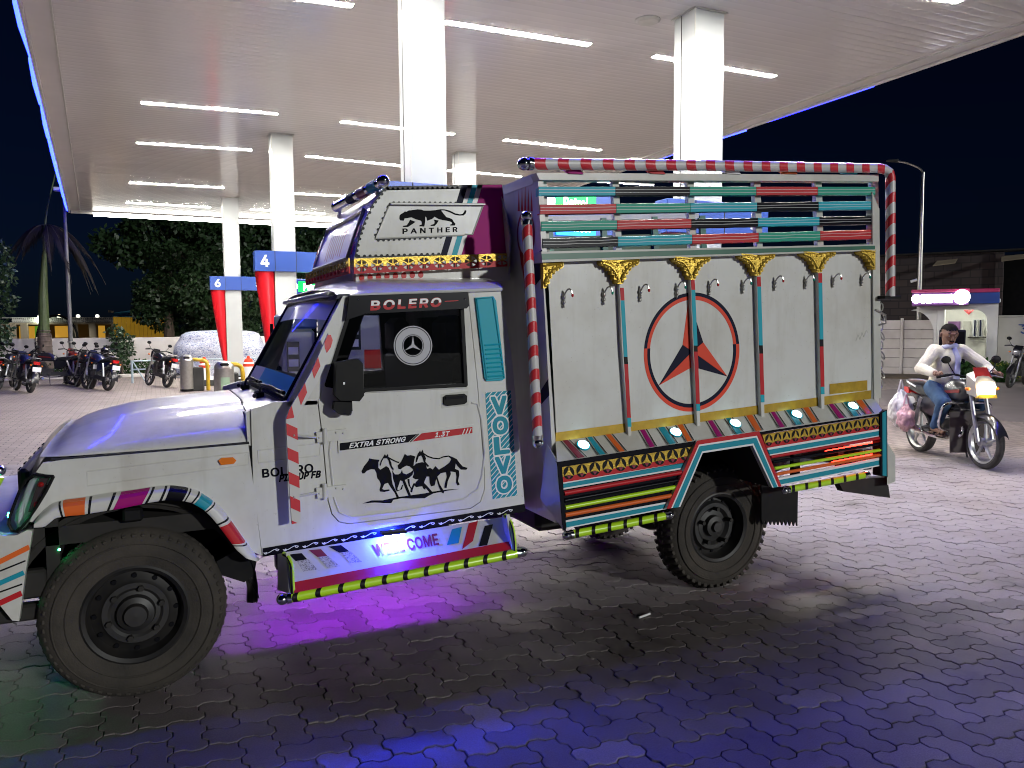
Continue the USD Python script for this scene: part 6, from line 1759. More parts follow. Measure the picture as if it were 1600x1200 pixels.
keep = [i for i, fc in enumerate(hv.faces) if (lambda c: (c - head) @ hu > .078 or ((c - head) @ hf < -.012 and (c - head) @ hu > -.035))(hv.vertices[fc].mean(0))]
hv.update_faces(np.isin(np.arange(len(hv.faces)), keep))
part(body, 'hair', xform(hv, toW), 'hair', smooth=60)
sw = [[(hip + (0, 0, .02), .150), (np.array([-.17, 0, 1.02]), .150), (chest, .168), (neck + (0, 0, -.04), .085)], [(shl[-1], .078), (chest, .12), (shl[1], .078)]]
for s in (-1, 1): sw += [[(shl[s], .078), (elb[s], .064), (wri[s] - (.05, 0, -.005), .050)]]
sm = bones(sw, .02, 8); v_ = np.array(sm.vertices)
v_ += np.array(sm.vertex_normals) * ((meshkit.fbm(v_ * 11, 3, 2) - .5) * .022)[:, None]; sm.vertices = v_
part(body, 'sweater', xform(sm, toW), 'wool', smooth=60)
jn = [[(hpj[s], .112), (kne[s], .083), (ank[s] + (0, 0, .02), .060)] for s in (-1, 1)] + [[(hpj[-1], .11), (hip, .135), (hpj[1], .11)]]
sm = bones(jn, .02, 8); v_ = np.array(sm.vertices)
v_ += np.array(sm.vertex_normals) * ((meshkit.fbm(v_ * 14, 3, 5) - .5) * .018)[:, None]; sm.vertices = v_
part(body, 'jeans', xform(sm, toW), 'jeans', smooth=60)
an = np.linspace(0, 2 * PI, 22)
sc1 = bones([[((neck + np.array([.085 * math.cos(a), .085 * math.sin(a), -.012 + .015 * math.sin(a + 1) + .01 * math.cos(a)])), .030) for a in an], [(neck + (.085, .02, -.02), .03), (chest + (.165, .04, .02), .032), (np.array([.01, .05, 1.02]), .035), (np.array([.0, .06, .93]), .03)]], .015, 5)
part(body, 'scarf', xform(sc1, toW), 'scarf', smooth=60)
for s in (-1, 1):
    part(body, 'sandal', xform(trimesh.util.concatenate([hull([ank[s] + (-.085, dy, -.06 - dz) for dy in (-.03, .03) for dz in (0, .016)] + [toe[s] + (.045, dy, -.028 - dz) for dy in (-.035, .035) for dz in (0, .016)]), tube(smoothpath([toe[s] + (-.03, -.038, -.02), toe[s] + (-.02, 0, .032), toe[s] + (-.03, .038, -.02)]), .010, 6)]), toW), 'sandal')

M['bag'] = mat('white_plastic_bag', (0.62, 0.60, 0.58), 0.35, var=0.15, vs=6)
M['bagpink'] = mat('pink_plastic_bag', (0.62, 0.36, 0.40), 0.35, var=0.25, vs=6)


def bag(c, r, label, m, seed):
    g = trimesh.creation.icosphere(4, 1.0); v = np.array(g.vertices)
    k = 1 + (meshkit.fbm(v * 2.6, 4, seed) - .5)[:, None] * .55
    tp_ = np.clip(v[:, 2:] - .3, 0, 1) * .8
    v = v * k * np.array(r) * np.c_[1 - tp_, 1 - tp_, np.ones_like(tp_)]
    g.vertices = v
    t = thing('plastic_bag', label, 'bag', c)
    part(t, 'sack', xform(g, trimesh.transformations.translation_matrix(c)), m, smooth=70)
    part(t, 'handle', tube(smoothpath([c + np.array([-.05, 0, r[2] * .9]), c + np.array([0, 0, r[2] + .12]), c + np.array([.05, 0, r[2] * .9])]), .010, 6), m)


bag(RW((-.62, -.27, .56)), (.15, .13, .24), 'white plastic bag hanging at the rear side of the moving motorcycle', 'bag', 4)
bag(RW((-.44, -.30, .46)), (.11, .10, .17), 'smaller pink plastic bag hanging beside the white one on the motorcycle', 'bagpink', 9)

# parked motorcycles on the left and one at the right
pk = [((8, 607), 82, 9, 'motorcycle cut off by the left edge of the photo, parked at the wall', 'bikeblack'), ((36, 612), 112, 9, 'leftmost whole motorcycle of the parked row, tail lamp towards the viewer', 'bikeblue'),
      ((82, 603), 168, 8, 'dark motorcycle parked side on, before the palm trunk', 'bikeblack'), ((112, 602), 108, 8, 'motorcycle just right of the lamp pole foot, partly hidden in the parked row', 'bikered'),
      ((131, 606), 110, 9, 'middle motorcycle of the tight group right of the palm', 'bikeblack'), ((151, 609), 118, 10, 'rightmost motorcycle of the tight group, exhaust shining', 'bikeblue'),
      ((246, 604), 112, 12, 'lone dark motorcycle leaning beside the pipe railing', 'bikeblack')]
protos = {}
for (px_, py_), rz, ln, lab, pc in pk:
    b_ = at(px_, py_, 'z', 0)
    if pc not in protos: protos[pc] = motorcycle(lab, b_, rz, 'motorcycles parked along the wall', pc, lean=ln)
    else: dup(protos[pc], b_, rz, lab, lean=ln)
dup(protos['bikeblack'], at(1590, 604, 'z', 0), 196, 'motorcycle parked on the road at the right edge of the photo', 'motorcycle', 'motorcycle at the right edge', lean=-8)
# scooter in the row
t = thing('scooter', 'dark scooter seen from behind, between the motorcycles and the shrub', 'scooter', at(169, 599, 'z', 0), 95); t.local = True
bike_wheel(t, .58, .23, .10, 'wheel', 'darkalloy'); bike_wheel(t, -.58, .23, .11, 'wheel', 'darkalloy')
part(t, 'rear_body', hull([(x, y, z) for x, w_, z0, z1 in ((-.1, .16, .42, .74), (-.5, .19, .40, .80), (-.85, .12, .55, .80)) for y, z in ((-w_, z0), (w_, z0), (-w_ * .8, z1), (w_ * .8, z1))]), 'bikeblack', smooth=45)
part(t, 'seat', hull([(x, y, z) for x, w_, z0, z1 in ((-.05, .12, .74, .80), (-.5, .15, .79, .86), (-.82, .11, .81, .86)) for y, z in ((-w_, z0), (w_, z0), (-w_ * .8, z1), (w_ * .8, z1))]), 'black', smooth=45)
part(t, 'floor_board', hull([(x, y, z) for x in (-.15, .32) for y in (-.15, .15) for z in (.30, .36)]), 'black')
part(t, 'leg_shield', hull([(.30, -.20, .34), (.30, .20, .34), (.42, -.22, .75), (.42, .22, .75), (.40, -.12, .98), (.40, .12, .98), (.48, -.1, .9), (.48, .1, .9), (.40, -.15, .34), (.40, .15, .34)]), 'bikeblack', smooth=45)
part(t, 'front_mudguard', grid(lambda u, v: (.58 + .27 * math.cos(.3 + 2.2 * u), (v - .5) * .15, .23 + .27 * math.sin(.3 + 2.2 * u) - .05 * (2 * v - 1) ** 2), 12, 6), 'bikeblack', smooth=60)
part(t, 'handlebar', tube(smoothpath([(.30, -.33, 1.02), (.38, -.12, 1.04), (.38, .12, 1.04), (.30, .33, 1.02)]), .02, 8), 'black')
part(t, 'headset', ball((.40, 0, 1.02), (.09, .13, .09), 2), 'bikeblack')
for s in (-1, 1): part(t, 'mirror', [ball((.36, s * .27, 1.2), (.02, .06, .045), 2), tube([(.36, s * .2, 1.04), (.36, s * .26, 1.18)], .006, 5)], 'black')
part(t, 'tail_lamp', hull([(x, y, z) for x in (-.88, -.80) for y, z in ((-.12, .66), (.12, .66), (-.13, .73), (.13, .73))]), 'redlens')
part(t, 'rear_plate', bx((-.90, 0, .52), (.012, .22, .13), .003), 'plate')
part(t, 'grab_rail', tube(smoothpath([(-.55, -.16, .86), (-.86, -.1, .92), (-.86, .1, .92), (-.55, .16, .86)]), .014, 6), 'steel')
# helmet resting on the scooter seat
hb_ = at(169, 599, 'z', 0)
t = thing('helmet', 'dark round helmet resting on the parked scooter', 'helmet', hb_ + (0, 0, .86))
part(t, 'shell', ball(hb_ + (-.02, -.3, .98), (.13, .15, .13), 3), 'bikeblack')
part(t, 'visor', hull([hb_ + np.array([-.02 + .135 * math.cos(a), -.3 + .155 * math.sin(a), .96 + d]) for a in np.linspace(-2.2, -.9, 7) for d in (0, .06)]), 'blackg')

# ================================================================== LEFT BACKGROUND
M['wallw'] = mat('old_white_wall', (0.66, 0.63, 0.59), 0.85, var=0.35, vs=0.8, var2=(0.50, 0.46, 0.43), bump=0.3, bs=20)
M['leaf'] = usdkit.material(stage, '/World/Looks/leaf', {'oi': ('geometry', {}), 'r': ('rgb_ramp', {'ramp': [(0, (0.025, 0.055, 0.02)), (0.5, (0.052, 0.105, 0.032)), (0.85, (0.09, 0.15, 0.04)), (1, (0.17, 0.19, 0.055))]}), 'd': ('principled_bsdf', {'roughness': 0.45, 'specular_ior_level': 0.5}), 't': ('translucent_bsdf', {}), 'm': ('mix_closure', {'fac': 0.3})},
                             [('oi.random_per_island', 'r.fac'), ('r.color', 'd.base_color'), ('r.color', 't.color'), ('d.BSDF', 'm.closure1'), ('t.BSDF', 'm.closure2')], surface='m.closure')
M['leafdry'] = mat('dry_frond', (0.04, 0.034, 0.026), 0.8, rand=0.5)
M['hedge'] = usdkit.material(stage, '/World/Looks/hedge_leaf', {'oi': ('geometry', {}), 'r': ('rgb_ramp', {'ramp': [(0, (0.02, 0.07, 0.01)), (0.6, (0.05, 0.13, 0.015)), (1, (0.12, 0.20, 0.02))]}), 'd': ('principled_bsdf', {'roughness': 0.5}), 't': ('translucent_bsdf', {}), 'm': ('mix_closure', {'fac': 0.3})},
                              [('oi.random_per_island', 'r.fac'), ('r.color', 'd.base_color'), ('r.color', 't.color'), ('d.BSDF', 'm.closure1'), ('t.BSDF', 'm.closure2')], surface='m.closure')
M['yellowbush'] = mat('yellow_bush_leaf', (0.25, 0.27, 0.02), 0.5, rand=0.5)
M['bark'] = mat('bark', (0.13, 0.095, 0.07), 0.9, var=0.5, vs=5, bump=0.6, bs=25)
M['palmbark'] = mat('palm_trunk', (0.20, 0.155, 0.125), 0.85, var=0.4, vs=4, bump=0.4, bs=20)
M['palmgreen'] = mat('palm_crownshaft', (0.10, 0.14, 0.05), 0.5, var=0.3, vs=5)


def leaves(clumps, per, size, rng, squash=.8):
    """leaf-sized faces spread through lumps of a crown"""
    V, F = [], []
    for c, r in clumps:
        n = int(per * (np.mean(r) ** 2 if np.ndim(r) else r ** 2))
        d = rng.normal(size=(n, 3)); d /= np.linalg.norm(d, axis=1, keepdims=True)
        rad = rng.uniform(.55, 1.08, (n, 1)) ** .5
        p = np.array(c) + d * rad * np.array(r)
        a = rng.normal(size=(n, 3)); a[:, 2] -= .5; a /= np.linalg.norm(a, axis=1, keepdims=True)
        b = np.cross(a, d + rng.normal(0, .5, (n, 3))); b /= np.linalg.norm(b, axis=1, keepdims=True) + 1e-9
        L = size * rng.uniform(.6, 1.35, (n, 1)); w_ = L * rng.uniform(.22, .36, (n, 1))
        q = np.stack([p, p + a * L * .5 + b * w_, p + a * L, p + a * L * .5 - b * w_], 1)
        base = sum(len(x) for x in V); V.append(q.reshape(-1, 3)); i = base + np.arange(n)[:, None] * 4
        F.append(np.vstack([i + [0, 1, 2], i + [0, 2, 3]]))
    return trimesh.Trimesh(np.vstack(V), np.vstack(F), process=False)


def tree(label, base, h, clumps, tr, seed, per=420, size=.28, m='leaf', limbs=5, cat='tree', name='tree'):
    rng = np.random.default_rng(seed); base = np.array(base, float)
    t = thing(name, label, cat, base)
    tp_ = base + np.array([rng.normal(0, .2), rng.normal(0, .2), h * .55])
    trk = part(t, 'trunk', tube(smoothpath([base, base + (tp_ - base) * .5 + (rng.normal(0, .1), 0, 0), tp_]), np.linspace(tr, tr * .55, 17), 9), 'bark')
    for k in range(min(limbs, len(clumps))):
        c = np.array(clumps[k][0]); mid = tp_ + (c - tp_) * .5 + (0, 0, .3)
        part(t, 'limb', tube(smoothpath([tp_ - (0, 0, .2), mid, c]), np.linspace(tr * .45, tr * .12, 17), 6), 'bark')
    part(t, 'crown', leaves(clumps, per, size, rng), m, smooth=False, kind='stuff')
    return t


def clumps_px(lst, y):
    """crown lumps from pixel centre and pixel radius at a distance"""
    o = []
    for px_, py_, r in lst:
        yy = y + RNG.uniform(-1.2, 1.2); c = at(px_, py_, 'y', yy); d = (R @ (c - EYE))[2]
        o.append((c, r / FPX * d))
    return o


LY = 31.0
# compound wall with capping and posts
wl = thing('compound_wall', 'low stained white boundary wall behind the parked motorcycles on the left', 'wall', (-3, LY, 0))
zt = at(150, 527, 'y', LY)[2]
for k in range(7):
    x0 = -9 + k * 2.75
    part(wl, 'wall_panel', bb(x0, x0 + 2.60, LY, LY + .15, 0, zt - .02, .01), 'wallw')
    part(wl, 'pier', bb(x0 + 2.602, x0 + 2.748, LY - .03, LY + .18, 0, zt + .02, .01), 'wallw')
# hedge strip along the wall
rng = np.random.default_rng(21)
hb = [((x, LY - .75 + rng.uniform(-.15, .15), .28 + rng.uniform(-.05, .08)), (.35, .32, .32)) for x in np.arange(-6, 5.4, .33)]
single('hedge', leaves(hb, 1500, .12, rng), 'hedge', 'low clipped green hedge along the white boundary wall', 'hedge', smooth=False, kind='stuff')
single('kerb_strip', bb(-7, 5.6, LY - 1.45, LY - 1.30, 0, .12, .02), 'wallw', kind='structure')
# climbing shrub on the wall, foliage at the left edge
tree('dark leafy shrub climbing over the boundary wall right of the parked scooter', at(190, 583, 'y', 29.9) * [1, 1, 0], 1.5, clumps_px([(185, 548, 16), (190, 530, 15), (180, 520, 12), (178, 566, 9), (196, 545, 13)], 30.2), .05, 31, 1700, .14, limbs=2, cat='shrub', name='shrub')
tree('dark foliage hanging at the left edge of the photo', at(-30, 590, 'y', 27) * [1, 1, 0], 4.5, clumps_px([(-12, 430, 30), (0, 470, 22), (-8, 520, 24), (2, 540, 16), (-30, 400, 40)], 27.5), .14, 32, 1500, .15, limbs=3)
# big lit trees behind
tree('big leafy tree above the wall, lit green beneath the canopy edge', at(262, 560, 'y', 35) * [1, 1, 0], 6.0, clumps_px([(268, 440, 36), (300, 455, 36), (240, 462, 30), (322, 430, 38), (275, 410, 34), (310, 480, 32), (228, 485, 22), (255, 492, 26), (345, 450, 36), (285, 505, 24), (330, 500, 30), (222, 455, 14), (265, 470, 22)], 35), .25, 33, 1500, .19, limbs=8)
tree('tall dark tree filling the gap left of the numbered columns', at(300, 560, 'y', 41) * [1, 1, 0], 9.0, clumps_px([(250, 378, 48), (310, 365, 46), (200, 385, 34), (165, 380, 22), (350, 385, 44), (230, 350, 34), (400, 370, 46), (450, 380, 46), (290, 330, 40), (360, 330, 40), (430, 330, 44)], 41), .3, 34, 760, .26, limbs=8)
tree('leafy tree seen between the columns numbered 6 and 4', at(392, 560, 'y', 33.5) * [1, 1, 0], 5.0, clumps_px([(390, 470, 24), (385, 500, 22), (400, 440, 26), (388, 520, 18), (420, 480, 24), (450, 500, 24), (440, 450, 28)], 33.5), .16, 35, 1400, .17, limbs=5)
tree('tree crown seen over the cab between the far columns', at(480, 560, 'y', 36) * [1, 1, 0], 6.0, clumps_px([(480, 400, 40), (510, 430, 40), (470, 450, 36), (530, 380, 44)], 36), .2, 36, 800, .24, limbs=4)
# palm
pb_ = at(72, 580, 'y', 30.2) * [1, 1, 0]
pz = lambda py: at(72, py, 'y', 30.2)[2]
palm = thing('palm_tree', 'palm with ringed grey trunk, green crownshaft and drooping dry fronds', 'palm tree', pb_)
hts = [0, .5, 1.0, 1.5, pz(520)]
part(palm, 'trunk', tube([pb_ + (0, 0, z) for z in hts], [.27, .24, .22, .20, .185], 14), 'palmbark')
for k in range(9): part(palm, 'trunk_ring', rev([(.205 + .006 * (9 - k) * .9, 0), (.215 + .006 * (9 - k) * .9, .02), (.205 + .006 * (9 - k) * .9, .04)], 'z', 14, pb_ + (0, 0, .22 + k * .17)), 'palmbark')
z1 = pz(520); z2 = pz(395)
part(palm, 'crownshaft', tube([pb_ + (0, 0, z1), pb_ + (.03, 0, (z1 + z2) / 2), pb_ + (.12, 0, z2)], [.17, .14, .07], 12), 'palmgreen')
part(palm, 'stem', tube(smoothpath([pb_ + (.12, 0, z2), pb_ + (.22, 0, z2 + 1.2), pb_ + (.55, 0, z2 + 2.6)]), np.linspace(.05, .015, 17), 6), 'palmgreen')


def frond(p0, d, L, droop, rng, n=70, dry=True):
    pts = [p0 + d * L * s + np.array([0, 0, .35 * s * L * .5 - droop * L * s ** 2]) for s in np.linspace(0, 1, 12)]
    mesh = [tube(pts, np.linspace(.025, .006, 12), 5)]
    V, F = [], []
    for k in range(n):
        s = .12 + .86 * k / n; i = s * 11; a = int(i); p = pts[a] + (pts[min(a + 1, 11)] - pts[a]) * (i - a)
        for sd in (-1, 1):
            sdv = np.cross(d, [0, 0, 1]) * sd; l = .55 * math.sin(PI * min(1, s * .9 + .15)) * rng.uniform(.7, 1.2)
            e = p + sdv * l * .35 + d * l * .35 + np.array([0, 0, -l * rng.uniform(.6, 1.0)])
            w_ = np.cross(e - p, [0.3, 1, .2]); w_ = w_ / (np.linalg.norm(w_) + 1e-9) * .018
            b = len(V); V += [p - w_, p + w_, e]; F.append([b, b + 1, b + 2])
    mesh.append(trimesh.Trimesh(np.array(V), F, process=False))
    return trimesh.util.concatenate(mesh)


rng = np.random.default_rng(5)
for ang, L, dr in ((0.15, 1.7, 1.3), (2.9, 1.3, 1.2), (-.5, 1.6, 1.5), (.7, 1.6, 1.5), (1.6, 1.4, 1.3), (2.3, 1.3, 1.1), (-1.4, 1.2, 1.5), (-.2, 1.5, 1.7), (.4, 1.3, 1.9), (-.9, 1.2, 1.8), (-2.6, 1.1, 1.6)):
    d = np.array([math.cos(ang), math.sin(ang) * .9, .0])
    part(palm, 'frond', frond(pb_ + (.2, 0, z2 + .9), d, L, dr, rng), 'leafdry', smooth=False)
# thin pole in front of the palm
pp_ = at(113, 582, 'y', 29.6) * [1, 1, 0]
t = thing('lamp_pole', 'thin grey pole right of the palm trunk, reaching up into the dark', 'pole', pp_)
part(t, 'shaft', cyl(pp_, pp_ + (0, 0, at(110, 298, 'y', 29.6)[2]), .075, .05), M.setdefault('polegrey', mat('pole_grey', (0.16, 0.16, 0.16), 0.6, var=0.3, vs=3)))
part(t, 'lamp_head', bb(pp_[0] - .28, pp_[0] + .06, 29.4, 29.75, at(110, 300, 'y', 29.6)[2], at(110, 297, 'y', 29.6)[2] + .05, .02), 'trim')
part(t, 'clamp', cyl(pp_ + (0, 0, 1.2), pp_ + (0, 0, 1.26), .10), 'steel')

# festive hall far behind, with balustrade
HY = 52.0
M['hallyellow_glow'] = mat('yellow_wall_own_glow', (0.55, 0.33, 0.05), 0.8, var=0.3, vs=0.5, emit=(1.0, 0.52, 0.06), es=0.42)  # emission in the wall material stands in for lamplight on the hall walls
M['hallgreen_glow'] = mat('green_cloth_own_glow', (0.2, 0.5, 0.05), 0.8, emit=(0.35, 0.9, 0.08), es=0.25)  # own glow here too, in place of light on the cloth
M['plaster'] = mat('hall_plaster', (0.42, 0.34, 0.24), 0.85, var=0.3, vs=0.6)
M['globe'] = mat('lit_globe', (0.9, 0.9, 0.85), 0.4, emit=(1, .97, .85), es=1.6)
M['floodlit'] = mat('lit_flood_lamp', (0.9, 1.0, 0.9), 0.4, emit=(.85, 1, .8), es=14.0)
hx0, hx1 = at(18, 500, 'y', HY)[0], at(185, 500, 'y', HY)[0]
hz = lambda py: at(110, py, 'y', HY)[2]
hall = thing('hall', 'low festive hall lit yellow inside, with a pale balustrade along its roof', 'hall', (hx0, HY, 0))
part(hall, 'roof_slab', bb(hx0 - 3, hx1 + 1, HY, HY + 6, hz(507), hz(504), .02), 'plaster')
part(hall, 'wall', bb(hx0 - 3, hx1 + 1, HY + 5.6, HY + 6, -.03, hz(505) - .03), 'plaster')
xx = lambda px_: at(px_, 500, 'y', HY)[0]
for a, b, c in ((22, 48, 'hallyellow_glow'), (48, 56, 'hallgreen_glow'), (56, 64, 'hallyellow_glow'), (80, 112, 'hallyellow_glow'), (150, 162, 'hallyellow_glow')):
    part(hall, 'lit_bay', bb(xx(a), xx(b) - .04, HY + 1.6, HY + 1.8, -.03, hz(509)), c)
for a in (17, 36, 65, 114, 143, 178): part(hall, 'pier', bb(xx(a) - .16, xx(a) + .22, HY - .02, HY + .3, -.03, hz(504) - .03, .02), 'plaster')
part(hall, 'top_rail', bb(hx0 - 1, hx1, HY + .05, HY + .2, hz(497), hz(496), .01), 'wallw')
part(hall, 'bottom_rail', bb(hx0 - 1, hx1, HY + .05, HY + .2, hz(503.6), hz(503), .01), 'wallw')
for k in range(56):
    x = hx0 + (hx1 - hx0) * (k + .5) / 56
    part(hall, 'baluster', rev([(.03, 0), (.075, .08), (.03, .18), (.05, .28)], 'z', 6, (x, HY + .12, hz(503))), 'wallw')
for px_ in (62, 92, 122, 152): part(hall, 'globe_lamp', ball((xx(px_), HY + .12, hz(494)), .11, 2), 'globe')
part(hall, 'flood_lamp', ball((xx(63), HY - .2, hz(500)), .20, 2), 'floodlit')
t = thing('arch_frame', 'dark curved arch frame in the lit hall left of the lamp pole', 'arch', (xx(90), HY - .5, 0))
part(t, 'arch', tube([(xx(90) + 1.0 * math.cos(a), HY - .5, hz(527) + 1.25 * math.sin(a)) for a in np.linspace(0, PI, 15)], .07, 6), 'black')
part(t, 'footing', bb(xx(90) - 1.1, xx(90) + 1.1, HY - .6, HY - .4, -.03, hz(527), .02), 'black')
# yellow shed with blue roof
SY = 43.0
sz = lambda py: at(205, py, 'y', SY)[2]; sx = lambda px_: at(px_, 500, 'y', SY)[0]
shed = thing('shed', 'yellow corrugated shed with a blue sloping roof above the wall', 'shed', (sx(177), SY, 0))
M['shedyellow_glow'] = mat('yellow_sheet_own_glow', (0.60, 0.36, 0.03), 0.6, var=0.35, vs=1.5, emit=(1.0, 0.55, 0.04), es=0.16)  # emission stands in for the hall light falling on the sheets
M['shedblue'] = mat('blue_sheet', (0.06, 0.30, 0.42), 0.5, var=0.2, vs=1.0)
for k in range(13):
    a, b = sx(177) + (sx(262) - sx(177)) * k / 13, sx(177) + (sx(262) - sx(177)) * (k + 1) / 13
    part(shed, 'wall_sheet', bb(a, b - .012, SY + (k % 2) * .03, SY + .1, -.03, sz(494)), 'shedyellow_glow')
part(shed, 'roof', hull([(sx(175), SY - .3, sz(494)), (sx(215), SY - .3, sz(494)), (sx(264), SY - .3, sz(497)), (sx(206), SY + 2.5, sz(483)), (sx(176), SY + 2.5, sz(487)), (sx(255), SY + 2.5, sz(490)), (sx(175), SY - .3, sz(495)), (sx(264), SY - .3, sz(498))]), 'shedblue')
part(shed, 'spout', tube([(sx(170), SY - .2, sz(486.5)), (sx(178), SY - .2, sz(487.5))], .06, 6), 'plaster')
# car under a patterned cover
CY = 28.2
M['camo'] = usdkit.material(stage, '/World/Looks/patterned_car_cover', {'g': ('texture_coordinate', {}), 'mp': ('mapping', {'scale': (1.0, 1.0, 2.6), 'rotation': (0.2, 0.5, 0.6)}), 'n': ('noise_texture', {'scale': 3.6, 'detail': 3.0, 'distortion': 2.2}), 'r': ('rgb_ramp', {'ramp': [(0.36, (0.30, 0.32, 0.40)), (0.41, (0.60, 0.60, 0.64)), (0.455, (0.55, 0.56, 0.62)), (0.475, (0.06, 0.09, 0.22)), (0.51, (0.07, 0.10, 0.22)), (0.53, (0.60, 0.60, 0.65)), (0.565, (0.50, 0.52, 0.60)), (0.585, (0.14, 0.18, 0.34)), (0.64, (0.50, 0.52, 0.58))]}), 'b': ('bump', {'strength': .5, 'distance': .03}), 'n2': ('noise_texture', {'scale': 3.5, 'detail': 4.0, 'distortion': 1.0}), 'p': ('principled_bsdf', {'roughness': 0.6})},
                                [('g.object', 'mp.vector'), ('mp.vector', 'n.vector'), ('n.fac', 'r.fac'), ('r.color', 'p.base_color'), ('g.object', 'n2.vector'), ('n2.fac', 'b.height'), ('b.normal', 'p.normal')], surface='p.BSDF')
cx0, cx1 = at(276, 560, 'y', CY)[0], at(418, 560, 'y', CY)[0]; cz = at(345, 516, 'y', CY)[2]


def cover(u, v):
    a = 2 * PI * u; w_ = (cx1 - cx0) / 2; ce, se = math.cos(a), math.sin(a)
    k = v ** .8
    r_ = (abs(ce) ** 2.8 + abs(se) ** 2.8) ** (-1 / 2.8)
    prof_ = (1 - .24 * max(0, k - .35) ** 1.3 / .57) if k < .80 else .80 * (1 - ((k - .80) / .20) ** 2.2)
    z = cz * (1 - (1 - min(1, k / 1.0)) ** 1.7)
    p = np.array([(cx0 + cx1) / 2 + w_ * r_ * ce * prof_ * (1 + .05 * (1 - k)), CY + 1.0 * r_ * se * prof_ + .8, z])
    nn = meshkit.fbm(p[None] * 2.2, 3, 8)[0] - .5
    return p + np.array([ce, se, .3]) * nn * .22 * min(1, (1.02 - k) * 4)


cc = thing('covered_car', 'parked car under a blue and white patterned cover behind the far column', 'car', ((cx0 + cx1) / 2, CY + .8, 0))
part(cc, 'cover', grid(cover, 61, 26), 'camo', smooth=70)
part(cc, 'tyre', [cyl((cx0 + .55, CY - .1, .28), (cx0 + .55, CY + .1, .28), .28), cyl((cx1 - .6, CY - .1, .28), (cx1 - .6, CY + .1, .28), .28)][0], 'tyre')
part(cc, 'tyre', cyl((cx1 - .6, CY - .1, .28), (cx1 - .6, CY + .1, .28), .28), 'tyre')
# pipe railing
RY = 26.4
rx0 = at(207, 595, 'y', RY)[0]
t = thing('pipe_railing', 'pale blue pipe railing standing beside the lone parked motorcycle', 'railing', (rx0, RY, 0))
M['paleblue'] = mat('pale_blue_pipe', (0.40, 0.50, 0.55), 0.45)
rz1, rz2 = at(300, 562, 'y', RY)[2], at(300, 575, 'y', RY)[2]
for z in (rz1, rz2): part(t, 'rail', cyl((rx0, RY, z), (rx0 + 4.4, RY, z), .022), 'paleblue')
for k in range(4): part(t, 'post', cyl((rx0 + k * 1.46, RY, 0), (rx0 + k * 1.46, RY, rz1 + .02), .035), 'paleblue')
part(t, 'brace', tube([(rx0 + .02, RY, rz1), (rx0 + .38, RY - .1, 0)], .02, 6), 'paleblue')


# bins, guard hoops, sand buckets, extinguisher
def bin_(px_, py_, h, r, label, sticker=False):
    b = at(px_, py_, 'z', 0)
    t = thing('litter_bin', label, 'litter bin', b)
    part(t, 'drum', rev([(0, .02), (r * .96, 0.0), (r, .02), (r, h), (r * .97, h + .01), (0, h + .01)], 'z', 28, b), 'steel')
    part(t, 'dome', rev([(r * 1.01, h + .011), (r * .93, h + .07), (r * .62, h + .14), (0, h + .16)], 'z', 28, b), 'steel')
    part(t, 'base_ring', rev([(r * 1.01, 0), (r * 1.03, .02), (r * 1.01, .06)], 'z', 28, b), 'black')
    part(t, 'slot', bx(b + (0, -r * .82, h + .085), (r * .9, .08, .06), .02), 'black')
    if sticker:
        part(t, 'sticker', grid(lambda u, v: b + np.array([(r + .003) * math.cos(-2.0 + .9 * u), (r + .003) * math.sin(-2.0 + .9 * u), h * (.35 + .42 * v)]), 8, 3), M['stickgreen'])


M['stickgreen'] = mat('pale_green_sticker', (0.35, 0.52, 0.36), 0.5)
bin_(293, 611, .80, .17, 'steel litter bin standing alone left of the pump island')
bin_(352, 634, .80, .20, 'steel litter bin with green sticker just above the truck hood', True)
for k, (px_, py_, lab) in enumerate(((318, 610, 'yellow pipe guard at the corner of the far pump island'), (372, 624, 'yellow pipe guard seen between the litter bin and the windscreen'))):
    b = at(px_, py_, 'z', 0)
    t = thing('pipe_guard', lab, 'pipe guard', b)
    part(t, 'hoop', tube(smoothpath([b + (.12, 0, 0), b + (.12, 0, .62), b + (.05, 0, .78), b + (-.12, 0, .82), b + (-.26, .1, .82)]), .05, 10), 'yellow')
    part(t, 'base', bb(b[0] - .5, b[0] + .02, b[1] - .1, b[1] + .25, 0, .62, .02), 'concrete')
M['jug'] = mat('white_jug', (0.65, 0.66, 0.66), 0.4)
for px_, py_, y_, lab in ((320, 572, 24.3, 'white drum with an orange and red cap on the far pump island'), (389, 576, 24.4, 'red capped white drum beside the farthest column')):
    b = at(px_, 588, 'y', y_); b[2] = .178
    t = thing('safety_drum', lab, 'drum', b)
    part(t, 'body', rev([(0, 0), (.15, 0), (.155, .03), (.155, .42), (.12, .47), (0, .48)], 'z', 20, b), 'jug')
    part(t, 'band', rev([(.156, .33), (.158, .335), (.158, .40), (.156, .41)], 'z', 20, b), 'vermilion')
    part(t, 'cap', rev([(.125, .465), (.13, .48), (.11, .54), (.05, .58), (.035, .64), (0, .645)], 'z', 20, b), 'vermilion')

# ================================================================== RIGHT BACKGROUND
OR = at(1480, 592, 'z', 0); UR = np.array([.59, -.81, 0]); UR /= np.linalg.norm(UR); WR = np.array([-UR[1], UR[0], 0])
RZ = math.degrees(math.atan2(UR[1], UR[0]))


def lr(px_, py_, back=0.0):
    """pixel -> (along, up) on the plane that faces the camera at the right background"""
    p = atp(px_, py_, OR + WR * back, WR) - OR
    return p @ UR, p[2]


def rthing(name, label, cat, group=None):
    t = thing(name, label, cat, OR, RZ, group); t.local = True
    return t


